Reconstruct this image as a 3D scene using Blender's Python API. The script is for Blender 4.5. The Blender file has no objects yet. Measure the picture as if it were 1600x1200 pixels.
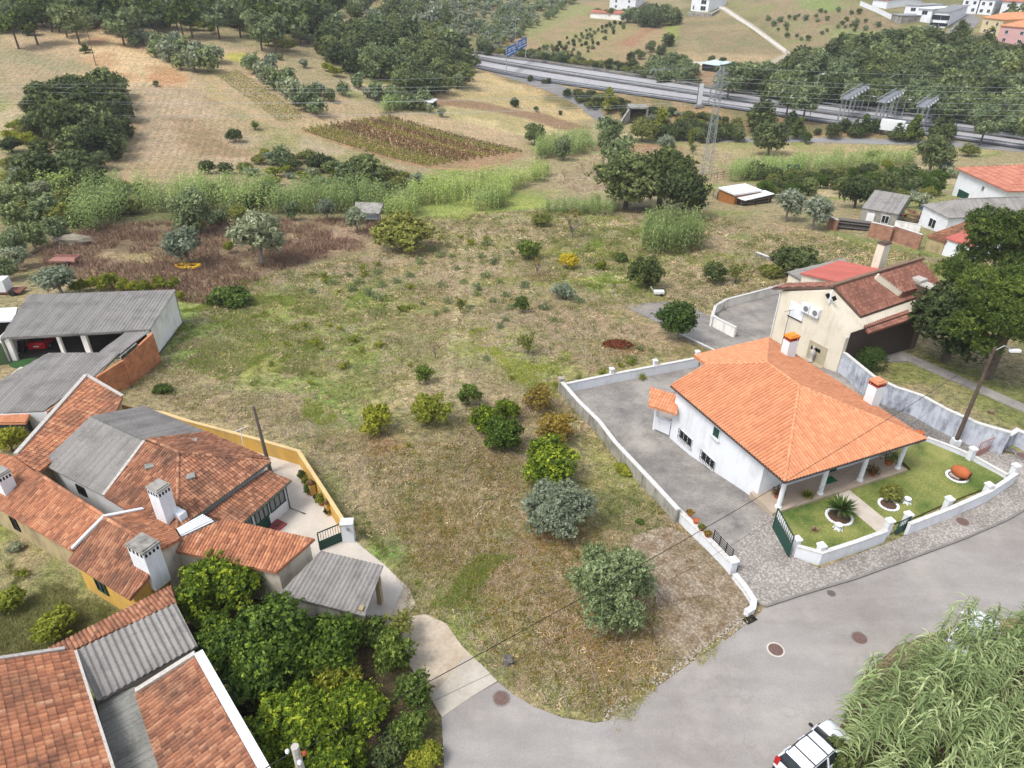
import bpy, bmesh, math, random
import numpy as np
from mathutils import Vector, Matrix
from mathutils.geometry import delaunay_2d_cdt
random.seed(7); RNG = np.random.default_rng(7)
R_ = math.radians
SC = bpy.context.scene; COL = SC.collection
# ---------------------------------------------------------------- camera, sky, sun, exposure
CAMZ = 33.0; F = 1109.0; PITCH = 32.0; ROLL = 0.62
cd = bpy.data.cameras.new('camera'); cam = bpy.data.objects.new('camera', cd); COL.objects.link(cam); SC.camera = cam
cd.sensor_width = 36; cd.lens = F / 1600 * 36; cd.clip_end = 4000; cd.clip_start = .5
CM = Matrix.Rotation(R_(90 - PITCH), 3, 'X') @ Matrix.Rotation(R_(ROLL), 3, 'Z')
cam.location = (0, 0, CAMZ); cam.rotation_euler = CM.to_euler()
SC.view_settings.view_transform = 'Standard'; SC.view_settings.look = 'None'; SC.view_settings.exposure = 0.95; SC.view_settings.gamma = 1
w = bpy.data.worlds.new("World"); SC.world = w; w.use_nodes = True; nt = w.node_tree
sky = nt.nodes.new('ShaderNodeTexSky'); sky.sky_type = 'NISHITA'; sky.sun_disc = False
SUN_EL, SUN_AZ = 58, 235
sky.sun_elevation = R_(SUN_EL); sky.sun_rotation = R_(SUN_AZ); sky.air_density = 1.0; sky.dust_density = 2.0
hs = nt.nodes.new('ShaderNodeHueSaturation'); hs.inputs['Saturation'].default_value = .42
nt.links.new(sky.outputs[0], hs.inputs['Color']); bg = nt.nodes['Background']
nt.links.new(hs.outputs[0], bg.inputs[0]); bg.inputs[1].default_value = .15
sl = bpy.data.lights.new('sun', 'SUN'); sun = bpy.data.objects.new('sun', sl); COL.objects.link(sun)
sl.energy = 1.6; sl.angle = R_(18); sl.color = (1, .96, .9)
_d = Vector((math.sin(R_(SUN_AZ)) * math.cos(R_(SUN_EL)), math.cos(R_(SUN_AZ)) * math.cos(R_(SUN_EL)), math.sin(R_(SUN_EL))))
sun.rotation_euler = _d.to_track_quat('Z', 'Y').to_euler(); sun.location = (0, -20, 80)
CYC = SC.cycles; CYC.max_bounces = 5; CYC.diffuse_bounces = 3; CYC.transparent_max_bounces = 4
# ---------------------------------------------------------------- camera geometry: a photo point turned into a world point
CP = Vector((0, 0, CAMZ)); FWD = CM @ Vector((0, 0, -1)); CMI = CM.transposed()
def ray(u, v):
    return CM @ Vector(((u - 800) / F, -(v - 600) / F, -1))          # length 1 along the view axis
def pz(u, v, z):                                                     # on the horizontal plane at height z
    d = ray(u, v); return CP + d * ((z - CAMZ) / d.z)
def pd(u, v, dep): return CP + ray(u, v) * dep
def ppl(u, v, p0, n):
    d = ray(u, v); return CP + d * ((p0 - CP).dot(n) / d.dot(n))
def depth(p): return (Vector(p) - CP).dot(FWD)
# ---------------------------------------------------------------- terrain heights
TX = np.array([-520, -350, -200, -120, -60, -20, 20, 60, 110, 170, 350, 520.])
TY = np.array([-120, 45, 60, 80, 110, 140, 170, 210, 260, 300, 350, 420, 500, 700, 1000, 1400.])
TZ = np.array([
 [0,0,0,0,0,0,0,0,0,0,0,0],
 [0,0,0,0,0,0,0,0,0,0,0,0],
 [-1,-1,-1,-1,-1,-1.6,-1.8,-1.5,-1.2,-1,-1,-1],
 [-1,-1,-1.5,-2,-2.5,-4,-4,-3.5,-3,-2.5,-2,-2],
 [-2,-2,-2.5,-4,-5.5,-7,-7,-6,-5,-4.5,-4,-4],
 [2,0,-1,-4,-8,-10,-10.5,-10,-9,-8,-7,-7],
 [6,4,2,-2,-8,-12,-14,-14,-13,-12,-10,-9],
 [12,9,6,3,-4,-11,-17,-18,-17,-14,-11,-9],
 [19,15,11,8,1,-8,-17,-18,-15,-8,-3,0],
 [24,19,15,11,4,-8,-15,-15,-10,0,5,8],
 [30,24,19,15,7,-10,-13,-12,-7,5,11,15],
 [38,30,25,20,11,-2,-6,-6,-3,11,18,24],
 [46,37,31,26,17,5,2,1,3,17,26,32],
 [64,55,48,42,34,24,20,20,22,34,42,48],
 [95,85,78,72,62,52,48,48,50,60,70,80],
 [140,130,120,115,110,100,95,95,100,110,120,130]], float)
GX0, GY0, GS = -520., -120., 2.5
GNX, GNY = int(1040 / GS) + 1, int(1520 / GS) + 1
gx = GX0 + GS * np.arange(GNX); gy = GY0 + GS * np.arange(GNY)
_t = np.array([np.interp(gx, TX, r) for r in TZ]); HT = np.array([np.interp(gy, TY, _t[:, i]) for i in range(GNX)]).T.copy()
def blur(a, k, ax):
    n = a.shape[ax]; p = [(0, 0), (0, 0)]; p[ax] = (k + 1, k)
    c = np.cumsum(np.pad(a, p, mode='edge'), axis=ax)
    return (np.take(c, range(2 * k + 1, 2 * k + 1 + n), ax) - np.take(c, range(0, n), ax)) / (2 * k + 1)
for _ in range(2):
    HT = blur(blur(HT, 3, 0), 3, 1)
_m = np.clip((gy - 40) / 8, 0, 1)[:, None]; HT = HT * _m                # level building ground near the road
_ss = lambda t: np.clip(t, 0, 1) ** 2 * (3 - 2 * np.clip(t, 0, 1))
_wx = (_ss((gx + 7) / 7) * (1 - _ss((gx - 17) / 6)))[None, :]; _tg = (-1.75 * _ss((gy - 35.5) / 11.5) * (1 - _ss((gy - 62) / 12)))[:, None]; HT = HT * (1 - _wx) + np.minimum(HT, _tg) * _wx   # the drive falls away beside the white house
def Tn(x, y):
    fx = np.clip((np.asarray(x, float) - GX0) / GS, 0, GNX - 1.001); fy = np.clip((np.asarray(y, float) - GY0) / GS, 0, GNY - 1.001)
    i = fx.astype(int); j = fy.astype(int); a = fx - i; b = fy - j
    return (HT[j, i] * (1 - a) + HT[j, i + 1] * a) * (1 - b) + (HT[j + 1, i] * (1 - a) + HT[j + 1, i + 1] * a) * b
def T(x, y): return float(Tn(x, y))
_ts = np.concatenate([np.arange(15, 120, .12), np.arange(120, 900, .5)])
def gnd(u, v, h=0.):                                                 # where the ray meets the ground (+h)
    d = ray(u, v); X = d.x * _ts; Y = d.y * _ts; Z = CAMZ + d.z * _ts
    k = np.nonzero(Z < Tn(X, Y) + h)[0]
    if len(k) == 0: k = [len(_ts) - 1]
    i = k[0]
    if i > 0:
        g0 = CAMZ + d.z * _ts[i - 1] - T(d.x * _ts[i - 1], d.y * _ts[i - 1]) - h; g1 = Z[i] - T(X[i], Y[i]) - h
        t = _ts[i - 1] + (_ts[i] - _ts[i - 1]) * g0 / max(1e-6, g0 - g1)
    else: t = _ts[0]
    return CP + d * float(t)
# motorway: centre line and width read off at its own level, then the ground is graded to it
mw = [(700, 91, 76), (735, 98, 82), (800, 115, 92), (900, 131, 106), (1000, 147, 122), (1100, 160, 137), (1200, 176, 154), (1300, 191, 166), (1400, 204, 179), (1500, 217, 193), (1600, 230, 206)]
def mzu(u): return float(np.interp(u, [700, 1000, 1250, 1600], [-8.5, -11, -13.5, -14]))
_mn = [pz(u, a, mzu(u)) for u, a, b in mw]; _mf = [pz(u, b, mzu(u)) for u, a, b in mw]
_c = np.array([[(a.x + b.x) / 2, (a.y + b.y) / 2, a.z] for a, b in zip(_mn, _mf)])
pf = np.polyfit(_c[:, 0], _c[:, 1], 3); X0_, X1_ = _c[0, 0], _c[-1, 0]
MX = np.linspace(X0_, X1_, 70); MY = np.polyval(pf, MX)
_dx = np.gradient(MX); _dy = np.gradient(MY); _l = np.hypot(_dx, _dy); MN = np.stack([-_dy / _l, _dx / _l], 1)
_hw = [abs((b - a).xy.dot(Vector(MN[int(np.argmin(abs(MX - c[0])))]))) / 2 for a, b, c in zip(_mn, _mf, _c)]
MHW = np.interp(MX, _c[:, 0], _hw); MZZ = np.interp(MX, _c[:, 0], _c[:, 2])
def _ext(A, n0, n1, k): return np.concatenate([[A[0] + (A[0] - A[1]) * k * i for i in range(n0, 0, -1)], A, [A[-1] + (A[-1] - A[-2]) * k * i for i in range(1, n1 + 1)]])
MX = _ext(MX, 6, 12, 10); MY = _ext(MY, 6, 12, 10); MHW = np.concatenate([[MHW[0]] * 6, MHW, [MHW[-1]] * 12]); MZZ = np.concatenate([[MZZ[0]] * 6, MZZ, [MZZ[-1]] * 12])
for _ in range(6): MHW[1:-1] = (MHW[:-2] + MHW[1:-1] * 2 + MHW[2:]) / 4
_dx = np.gradient(MX); _dy = np.gradient(MY); _l = np.hypot(_dx, _dy); MN = np.stack([-_dy / _l, _dx / _l], 1)   # away from camera
_q = np.linspace(0, len(MX) - 1, 1600); _i = np.arange(len(MX)); _S = np.stack([np.interp(_q, _i, A) for A in (MX, MY, MZZ, MHW)], 1)
GXX, GYY = np.meshgrid(gx, gy)
_m = (GYY > 60) & (GYY < 520) & (GXX > -190) & (GXX < 430); _px = GXX[_m]; _py = GYY[_m]; _dd = np.full(len(_px), 1e9); _zz = np.zeros(len(_px)); _hh = np.zeros(len(_px))
for s in _S[::2]:
    d = (_px - s[0]) ** 2 + (_py - s[1]) ** 2; k = d < _dd; _dd[k] = d[k]; _zz[k] = s[2]; _hh[k] = s[3]
_dd = np.sqrt(_dd); _w = np.clip((_dd - _hh - 3.0) / 16, 0, 1); _w = _w * _w * (3 - 2 * _w)
HT[_m] = HT[_m] * _w + (_zz - .35) * (1 - _w)
# ---------------------------------------------------------------- materials
def hexc(r, g, b, k=1.0):
    f = lambda c: ((c / 255 + .055) / 1.055) ** 2.4 if c > 10 else c / 255 / 12.92
    return (f(r) * k, f(g) * k, f(b) * k)
class NT:
    def __init__(s, name):
        s.m = bpy.data.materials.new(name); s.m.use_nodes = True; s.n = s.m.node_tree.nodes; s.l = s.m.node_tree.links; s.b = s.n['Principled BSDF']
        s.b.inputs['Specular IOR Level'].default_value = .25
    def new(s, t, **k):
        n = s.n.new(t)
        for a, b in k.items(): setattr(n, a, b)
        return n
    def link(s, a, b): s.l.new(a, b)
    def pos(s, scale=(1, 1, 1), obj=False):
        g = s.new('ShaderNodeTexCoord').outputs['Object'] if obj else s.new('ShaderNodeNewGeometry').outputs['Position']
        mp = s.new('ShaderNodeMapping'); mp.inputs['Scale'].default_value = scale; s.link(g, mp.inputs['Vector']); return mp.outputs[0]
    def noise(s, vec, scale, detail=4, rough=.6):
        n = s.new('ShaderNodeTexNoise'); n.inputs['Scale'].default_value = scale; n.inputs['Detail'].default_value = detail; n.inputs['Roughness'].default_value = rough
        s.link(vec, n.inputs['Vector']); return n.outputs['Fac']
    def ramp(s, fac, stops):
        r = s.new('ShaderNodeValToRGB'); e = r.color_ramp.elements
        while len(e) < len(stops): e.new(.5)
        for x, (p, c) in zip(e, stops): x.position = p; x.color = (*c, 1) if len(c) == 3 else c
        s.link(fac, r.inputs[0]); return r.outputs[0]
    def mix(s, a, b, fac, mode='MIX'):
        m = s.new('ShaderNodeMix', data_type='RGBA', blend_type=mode)
        for sock, val in ((m.inputs[0], fac), (m.inputs[6], a), (m.inputs[7], b)):
            if hasattr(val, 'is_output'): s.link(val, sock)
            elif isinstance(val, (int, float)): sock.default_value = val
            else: sock.default_value = (*val, 1)
        return m.outputs[2]
    def attr(s, name): return s.new('ShaderNodeAttribute', attribute_name=name)
    def bump(s, h, dist=.02, st=.6):
        b = s.new('ShaderNodeBump'); b.inputs['Distance'].default_value = dist; b.inputs['Strength'].default_value = st
        s.link(h, b.inputs['Height']); s.link(b.outputs[0], s.b.inputs['Normal'])
    def out(s, col, rough=.8):
        if hasattr(col, 'is_output'): s.link(col, s.b.inputs['Base Color'])
        else: s.b.inputs['Base Color'].default_value = (*col, 1)
        s.b.inputs['Roughness'].default_value = rough; return s.m
MC = {}
def plain(name, c, rough=.6, metal=0, var=.12, scale=1.5):
    if name in MC: return MC[name]
    t = NT(name); n = t.noise(t.pos(), scale, 5); lo = tuple(x * (1 - var) for x in c); hi = tuple(min(1, x * (1 + var)) for x in c)
    t.b.inputs['Metallic'].default_value = metal
    MC[name] = t.out(t.ramp(n, [(.3, lo), (.7, hi)]), rough); return MC[name]
def wallmat(name, c, dirt, amt=.5, streak=True, scale=.6):
    t = NT(name); p = t.pos((1, 1, .22) if streak else (1, 1, 1))
    n1 = t.noise(p, 2.2, 6, .7); n2 = t.noise(t.pos(), scale, 4); f = t.new('ShaderNodeMath', operation='MULTIPLY'); t.link(n1, f.inputs[0]); t.link(n2, f.inputs[1])
    fac = t.ramp(f.outputs[0], [(.22 - .1 * amt + .05, (0, 0, 0)), (.42 - .05 * amt, (amt, amt, amt))])
    col = t.mix(c, dirt, fac); n3 = t.noise(t.pos(), 9, 3); t.bump(n3, .02, .4)
    return t.out(col, .85)
def tilemat(name, stops, dark, damt=.5, lich=.25, rough=.8):
    t = NT(name); a = t.attr('rnd').outputs['Fac']; c = t.ramp(a, stops)
    n = t.noise(t.pos(), .55, 6, .7); c = t.mix(c, dark, t.ramp(n, [(.48, (0, 0, 0)), (.68, (damt,) * 3)]))
    n2 = t.noise(t.pos(), 7, 5, .75); c = t.mix(c, tuple(x * .55 for x in dark), t.ramp(n2, [(.52, (0, 0, 0)), (.72, (damt,) * 3)]))
    n3 = t.noise(t.pos(), 4.3, 6, .8); c = t.mix(c, hexc(205, 195, 178, .6), t.ramp(n3, [(.64, (0, 0, 0)), (.72, (lich,) * 3)]))
    h_ = t.new('ShaderNodeHueSaturation'); h_.inputs['Saturation'].default_value = .92; t.link(c, h_.inputs['Color']); return t.out(h_.outputs[0], rough)
BRT = dict(dark_leaves=1.22, oak_leaves=1.42, dark_olive_leaves=1.3, olive_leaves=1.15, pine_needles=.92, citrus_leaves=1.6, dark_citrus_leaves=1.5, cane_leaves=1.0, far_cane_leaves=.98, hay=1.06, vine_leaves=1.55, green_clover=1.25, grass_blades=1.12, citrus_leaves_=1, brown_weeds=1.3)
def leafmat(name, c1, c2, c3=None, trans=.25):
    k_ = BRT.get(name, 1.); q = lambda c, k: tuple(v * k_ for v in q0(c, k)); q0 = lambda c, k: (c[0] * k * 1.04, c[1] * k, c[2] * k * (1.02 if name in ('hay', 'grass_blades', 'rusty_leaves', 'dry_stalks', 'brown_weeds', 'olive_leaves') else .84)); c1 = q(c1, 1.3); c2 = q(c2, 1.22); c3 = q(c3, 1.18) if c3 else None
    t = NT(name); a = t.attr('rnd').outputs['Fac']; st = [(0, c1), (.6, c2), (1, c3 or tuple(x * 1.35 for x in c2))]
    c = t.ramp(a, st); oi = t.new('ShaderNodeObjectInfo'); rr = t.ramp(oi.outputs['Random'], [(0, (.72, .76, .74)), (.5, (1, 1, 1)), (1, (1.22, 1.16, .95))])
    c = t.mix(c, rr, 1.0, 'MULTIPLY'); t.b.inputs['Specular IOR Level'].default_value = .15
    m = t.out(c, .6)
    tr = t.new('ShaderNodeBsdfTranslucent'); t.link(c, tr.inputs[0]); ms = t.new('ShaderNodeMixShader'); ms.inputs[0].default_value = trans
    o = t.n['Material Output']; t.link(t.b.outputs[0], ms.inputs[1]); t.link(tr.outputs[0], ms.inputs[2]); t.link(ms.outputs[0], o.inputs[0]); return m
# ---------------------------------------------------------------- object helpers
OFF = {}
def tag(o, label=None, cat=None, group=None, kind=None):
    if label: o['label'] = label
    if cat: o['category'] = cat
    if group: o['group'] = group
    if kind: o['kind'] = kind
    return o
def thing(name, label, cat, loc, group=None, kind=None, rz=0):
    o = bpy.data.objects.new(name, None); o.empty_display_size = .3; COL.objects.link(o); o.location = loc; o.rotation_euler.z = rz
    OFF[o.name] = Vector(loc); return tag(o, label, cat, group, kind)
def link_mesh(name, me, parent, origin):
    o = bpy.data.objects.new(name, me); COL.objects.link(o)
    if parent is not None:
        o.parent = parent; OFF[o.name] = OFF[parent.name]
        if parent.type == 'MESH' and False: pass
    else: o.location = origin; OFF[o.name] = Vector(origin)
    return o
class MB:
    def __init__(s): s.v = []; s.f = []; s.r = []
    def add(s, vs, fs, r=None):
        b = len(s.v); s.v.extend([tuple(x) for x in vs])
        for f in fs: s.f.append([b + i for i in f]); s.r.append(random.random() if r is None else r)
        return s
    def box(s, c, sz, rz=0, r=None, M=None):
        x, y, z = sz[0] / 2, sz[1] / 2, sz[2] / 2; ca, sa = math.cos(rz), math.sin(rz)
        vs = [Vector((i * x, j * y, k * z)) for k in (-1, 1) for j in (-1, 1) for i in (-1, 1)]
        vs = [(M @ p if M else Vector((p.x * ca - p.y * sa, p.x * sa + p.y * ca, p.z))) + Vector(c) for p in vs]
        return s.add(vs, [(0, 2, 3, 1), (4, 5, 7, 6), (0, 1, 5, 4), (2, 6, 7, 3), (0, 4, 6, 2), (1, 3, 7, 5)], r)
    def beam(s, a, b, wd, h=None, r=None):
        a = Vector(a); b = Vector(b); d = (b - a); L = d.length; d.normalize(); up = Vector((0, 0, 1)) if abs(d.z) < .95 else Vector((1, 0, 0))
        sd = d.cross(up).normalized(); up = sd.cross(d); M = Matrix((d, sd, up)).transposed()
        return s.box((a + b) / 2, (L, wd, h or wd), 0, r, M)
    def prism(s, xy, z0, z1, r=None):
        n = len(xy); z0 = [z0] * n if not hasattr(z0, '__len__') else z0; z1 = [z1] * n if not hasattr(z1, '__len__') else z1
        if sum(xy[i][0] * xy[(i + 1) % n][1] - xy[(i + 1) % n][0] * xy[i][1] for i in range(n)) < 0: xy = xy[::-1]; z0 = z0[::-1]; z1 = z1[::-1]
        vs = [(p[0], p[1], z) for p, z in zip(xy, z0)] + [(p[0], p[1], z) for p, z in zip(xy, z1)]
        return s.add(vs, [tuple(range(n))[::-1], tuple(range(n, 2 * n))] + [(i, (i + 1) % n, n + (i + 1) % n, n + i) for i in range(n)], r)
    def slab(s, pts, th, r=None):
        pts = [Vector(p) for p in pts]; n = len(pts); nn = newell(pts)
        if nn.z < 0: pts = pts[::-1]; nn = -nn
        lo = [p - Vector((0, 0, th)) for p in pts]
        return s.add(pts + lo, [tuple(range(n)), tuple(range(n, 2 * n))[::-1]] + [((i + 1) % n, i, n + i, n + (i + 1) % n) for i in range(n)], r)
    def tube(s, pts, rad, n=8, cap=True, r=None):
        pts = [Vector(p) for p in pts]; rad = rad if hasattr(rad, '__len__') else [rad] * len(pts); vs = []; fs = []
        for i, p in enumerate(pts):
            d = (pts[min(i + 1, len(pts) - 1)] - pts[max(i - 1, 0)]).normalized(); a = d.orthogonal().normalized() if abs(d.z) < .9 else (Vector((1, 0, 0)) - d * d.x).normalized(); b = d.cross(a)
            for k in range(n):
                t = 2 * math.pi * k / n; vs.append(p + (a * math.cos(t) + b * math.sin(t)) * rad[i])
        for i in range(len(pts) - 1):
            for k in range(n): fs.append((i * n + k, i * n + (k + 1) % n, (i + 1) * n + (k + 1) % n, (i + 1) * n + k))
        if cap: fs += [tuple(range(n))[::-1], tuple(range((len(pts) - 1) * n, len(pts) * n))]
        return s.add(vs, fs, r)
    def lathe(s, c, prof, n=14, r=None):
        vs = [(c[0] + q * math.cos(2 * math.pi * k / n), c[1] + q * math.sin(2 * math.pi * k / n), c[2] + z) for q, z in prof for k in range(n)]; m = len(prof)
        return s.add(vs, [(i * n + k, i * n + (k + 1) % n, (i + 1) * n + (k + 1) % n, (i + 1) * n + k) for i in range(m - 1) for k in range(n)] + [tuple(range(n))[::-1], tuple(range((m - 1) * n, m * n))], r)
    def ball(s, c, R, n=8, jit=0, r=None):
        R = R if hasattr(R, '__len__') else (R, R, R); vs = []; m = n // 2 + 1
        for i in range(1, m):
            ph = math.pi * i / m
            for k in range(n):
                t = 2 * math.pi * k / n; q = 1 + random.uniform(-jit, jit); vs.append((c[0] + R[0] * q * math.sin(ph) * math.cos(t), c[1] + R[1] * q * math.sin(ph) * math.sin(t), c[2] + R[2] * q * math.cos(ph)))
        vs += [(c[0], c[1], c[2] + R[2]), (c[0], c[1], c[2] - R[2])]; a = (m - 1) * n
        fs = [(i * n + k, (i + 1) * n + k, (i + 1) * n + (k + 1) % n, i * n + (k + 1) % n) for i in range(m - 2) for k in range(n)]
        fs += [(a, k, (k + 1) % n) for k in range(n)] + [(a + 1, (m - 2) * n + (k + 1) % n, (m - 2) * n + k) for k in range(n)]
        return s.add(vs, fs, r)
    def build(s, name, mat, parent=None, origin=None, smooth=False):
        off = OFF[parent.name] if parent is not None else Vector(origin if origin is not None else (0, 0, 0))
        me = bpy.data.meshes.new(name); me.from_pydata([(a - off.x, b - off.y, c - off.z) for a, b, c in s.v], [], s.f)
        at = me.attributes.new('rnd', 'FLOAT', 'FACE'); at.data.foreach_set('value', s.r); me.materials.append(mat)
        if smooth: me.polygons.foreach_set('use_smooth', [True] * len(me.polygons))
        me.update(); return link_mesh(name, me, parent, off)
def np_mesh(name, V, nper, rnd, mat, smooth=False):
    V = np.asarray(V, np.float32).reshape(-1, 3); nf = len(V) // nper; me = bpy.data.meshes.new(name)
    me.vertices.add(len(V)); me.vertices.foreach_set('co', V.ravel()); me.loops.add(len(V)); me.loops.foreach_set('vertex_index', np.arange(len(V), dtype=np.int32))
    me.polygons.add(nf); me.polygons.foreach_set('loop_start', np.arange(0, len(V), nper, dtype=np.int32)); me.polygons.foreach_set('loop_total', np.full(nf, nper, np.int32))
    me.update(calc_edges=True); at = me.attributes.new('rnd', 'FLOAT', 'FACE'); at.data.foreach_set('value', np.asarray(rnd, np.float32)); me.materials.append(mat); return me
def newell(p):
    n = Vector((0, 0, 0))
    for i in range(len(p)):
        a = p[i]; b = p[(i + 1) % len(p)]; n += Vector(((a.y - b.y) * (a.z + b.z), (a.z - b.z) * (a.x + b.x), (a.x - b.x) * (a.y + b.y)))
    return n.normalized()
def plane_px(px, zs):
    """photo outline of one flat roof face; the first three corners have known heights, the rest lie in their plane"""
    P = [pz(u, v, z) for (u, v), z in zip(px[:3], zs)]; n = (P[1] - P[0]).cross(P[2] - P[0]).normalized()
    return P + [ppl(u, v, P[0], n) for u, v in px[3:]]
def roof_face(pts, ei, ej, pu=.22, pw=.36, amp=.045, step=.03, cols=6, prof='tile', th=.14, jr=.25):
    """bmesh pieces of one roof face: rounded tiles (or corrugations) running down the slope, clipped to the outline"""
    pts = [Vector(p) for p in pts]; n = newell(pts)
    if n.z < 0: n = -n
    e = (pts[ej] - pts[ei]); e = (e - n * e.dot(n)).normalized(); wv = n.cross(e).normalized()
    if wv.z < 0: wv = -wv
    o = pts[ei]; us = [(p - o).dot(e) for p in pts]; ws = [(p - o).dot(wv) for p in pts]
    u0, u1, w0, w1 = min(us) - pu, max(us) + pu, min(ws) - pw, max(ws) + pw
    nu = int((u1 - u0) / pu) + 1; nw = int((w1 - w0) / pw) + 1
    bm = bmesh.new(); lay = bm.faces.layers.float.new('rnd'); N = nu * cols
    hp = [amp * (([0, 0, .7, 1, 1, .7][i] if cols == 6 else abs(math.sin(math.pi * i / cols)) ** .6) if prof == 'tile' else .5 + .5 * math.sin(2 * math.pi * i / cols)) for i in range(cols)]
    UU = [u0 + i * pu / cols for i in range(N + 1)]
    colr = [random.random() for _ in range(nu)]
    def inside(u, wq):                                                # coarse reject
        x = e * u + wv * wq
        return all(((o + x) - c).dot(m) < max(1., pw * .6 + .3) for c, m in edges)
    cen = sum(pts, Vector()) / len(pts); edges = []
    for i in range(len(pts)):
        a, b = pts[i], pts[(i + 1) % len(pts)]; m = (b - a).cross(n).normalized()
        if (cen - a).dot(m) > 0: m = -m
        edges.append((a, m))
    for j in range(nw):
        wa = w0 + j * pw; wb = wa + pw; jj = [random.uniform(-1, 1) * .25 * step for _ in range(nu + 1)]
        rvs = [min(1, max(0, c_ * jr + random.random() * (1 - jr))) for c_ in colr]; lo = []; hi = []
        ok = [inside(u, (wa + wb) / 2) for u in UU]
        for i, u in enumerate(UU):
            if not (ok[i] or (i and ok[i - 1]) or (i < N and ok[i + 1])): lo.append(None); hi.append(None); continue
            h = hp[i % cols]; t = i // cols
            lo.append(bm.verts.new(o + e * u + wv * wa + n * (h + step + jj[t]))); hi.append(bm.verts.new(o + e * u + wv * wb + n * (h + .001)))
        for i in range(N):
            if lo[i] is None or lo[i + 1] is None: continue
            rv = rvs[i // cols]
            f = bm.faces.new((lo[i], lo[i + 1], hi[i + 1], hi[i])); f[lay] = rv
            if step > .004:
                a = bm.verts.new(lo[i].co - n * (step)); b = bm.verts.new(lo[i + 1].co - n * (step)); f = bm.faces.new((a, b, lo[i + 1], lo[i])); f[lay] = rv
    for a, m in edges:
        bmesh.ops.bisect_plane(bm, geom=bm.verts[:] + bm.edges[:] + bm.faces[:], plane_co=a, plane_no=m, clear_outer=True, clear_inner=False, dist=1e-4)
    up = [p + n * -.004 for p in pts]; vs = [bm.verts.new(p) for p in up]; vl = [bm.verts.new(p - Vector((0, 0, th))) for p in up]
    k = len(vs); fs = [bm.faces.new(vs), bm.faces.new(vl[::-1])] + [bm.faces.new((vs[i], vl[i], vl[(i + 1) % k], vs[(i + 1) % k])) for i in range(k)]
    for f in fs: f[lay] = .5
    return bm
def ridge_bm(bm, a, b, rad=.11, n=6):
    lay = bm.faces.layers.float.get('rnd'); a = Vector(a); b = Vector(b); L = (b - a).length; k = max(1, int(L / .4)); d = (b - a).normalized(); sd = d.cross(Vector((0, 0, 1))).normalized(); up = sd.cross(d)
    for i in range(k):
        p = a + d * (L * i / k); q = a + d * (L * (i + 1.12) / k); rv = random.random(); rings = []
        for c, rr in ((p, rad * 1.12), (q, rad * .92)):
            rings.append([bm.verts.new(c + sd * (rr * math.cos(math.pi * t / n)) + up * (rr * math.sin(math.pi * t / n) - .01)) for t in range(n + 1)])
        for t in range(n): f = bm.faces.new((rings[0][t], rings[0][t + 1], rings[1][t + 1], rings[1][t])); f[lay] = rv; f.smooth = True
def bm_obj(name, bms, mat, parent, origin=None):
    off = OFF[parent.name] if parent is not None else Vector(origin); bmo = bms[0]
    tmp = []
    for b in bms:
        m = bpy.data.meshes.new('t'); b.to_mesh(m); b.free(); tmp.append(m)
    bm = bmesh.new(); bm.faces.layers.float.new('rnd')
    for m in tmp: bm.from_mesh(m); bpy.data.meshes.remove(m)
    bmesh.ops.translate(bm, vec=-off, verts=bm.verts); me = bpy.data.meshes.new(name); bm.to_mesh(me); bm.free(); me.materials.append(mat)
    return link_mesh(name, me, parent, off)
def roof(name, faces, mat, parent, ridges=(), origin=None, **kw):
    """faces: list of (points, eave_i, eave_j)"""
    bms = [roof_face(f[0], f[1], f[2], **kw) for f in faces]
    if ridges:
        b = bmesh.new(); b.faces.layers.float.new('rnd')
        for a, c in ridges: ridge_bm(b, Vector(a) + Vector((0, 0, .05)), Vector(c) + Vector((0, 0, .05)))
        bms.append(b)
    return bm_obj(name, bms, mat, parent, origin)
def inset(xy, d):
    n = len(xy); c = Vector((sum(p[0] for p in xy) / n, sum(p[1] for p in xy) / n)); out = []
    ar = sum(xy[i][0] * xy[(i + 1) % n][1] - xy[(i + 1) % n][0] * xy[i][1] for i in range(n)); sg = 1 if ar > 0 else -1
    d = d if hasattr(d, '__len__') else [d] * n
    for i in range(n):
        p0, p1, p2 = Vector(xy[i - 1][:2]), Vector(xy[i][:2]), Vector(xy[(i + 1) % n][:2]); a = (p1 - p0).normalized(); b = (p2 - p1).normalized()
        na = Vector((-a.y, a.x)) * sg; nb = Vector((-b.y, b.x)) * sg; da, db = d[i - 1], d[i]
        q0 = p0 + na * da; q1 = p1 + nb * db; den = a.x * b.y - a.y * b.x
        out.append(tuple(q0 + a * (((q1 - q0).x * b.y - (q1 - q0).y * b.x) / den)) if abs(den) > .05 else tuple(p1 + na * da))
    return out
def cdt(poly, holes=(), grid=None, zf=None, dz=0):
    pts = [Vector((p[0], p[1])) for p in poly]; fine = []
    for i in range(len(pts)):
        a, b = pts[i], pts[(i + 1) % len(pts)]; k = max(1, int((b - a).length / (grid or 1e9)))
        fine += [a.lerp(b, t / k) for t in range(k)]
    vs = list(fine); n = len(fine); face = [list(range(n))]
    if grid:
        x0, x1 = min(p.x for p in pts), max(p.x for p in pts); y0, y1 = min(p.y for p in pts), max(p.y for p in pts)
        X, Y = np.meshgrid(np.arange(x0 + grid / 2, x1, grid), np.arange(y0 + grid / 2, y1, grid)); X = X.ravel(); Y = Y.ravel(); m = pip(X, Y, pts)
        vs += [Vector((a, b)) for a, b in zip(X[m], Y[m])]
    r = delaunay_2d_cdt(vs, [], face, 1, 1e-5)
    V = [(p.x, p.y, (T(p.x, p.y) if zf is None else zf(p.x, p.y)) + dz) for p in r[0]]
    return V, [tuple(f) for f in r[2]]
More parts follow.
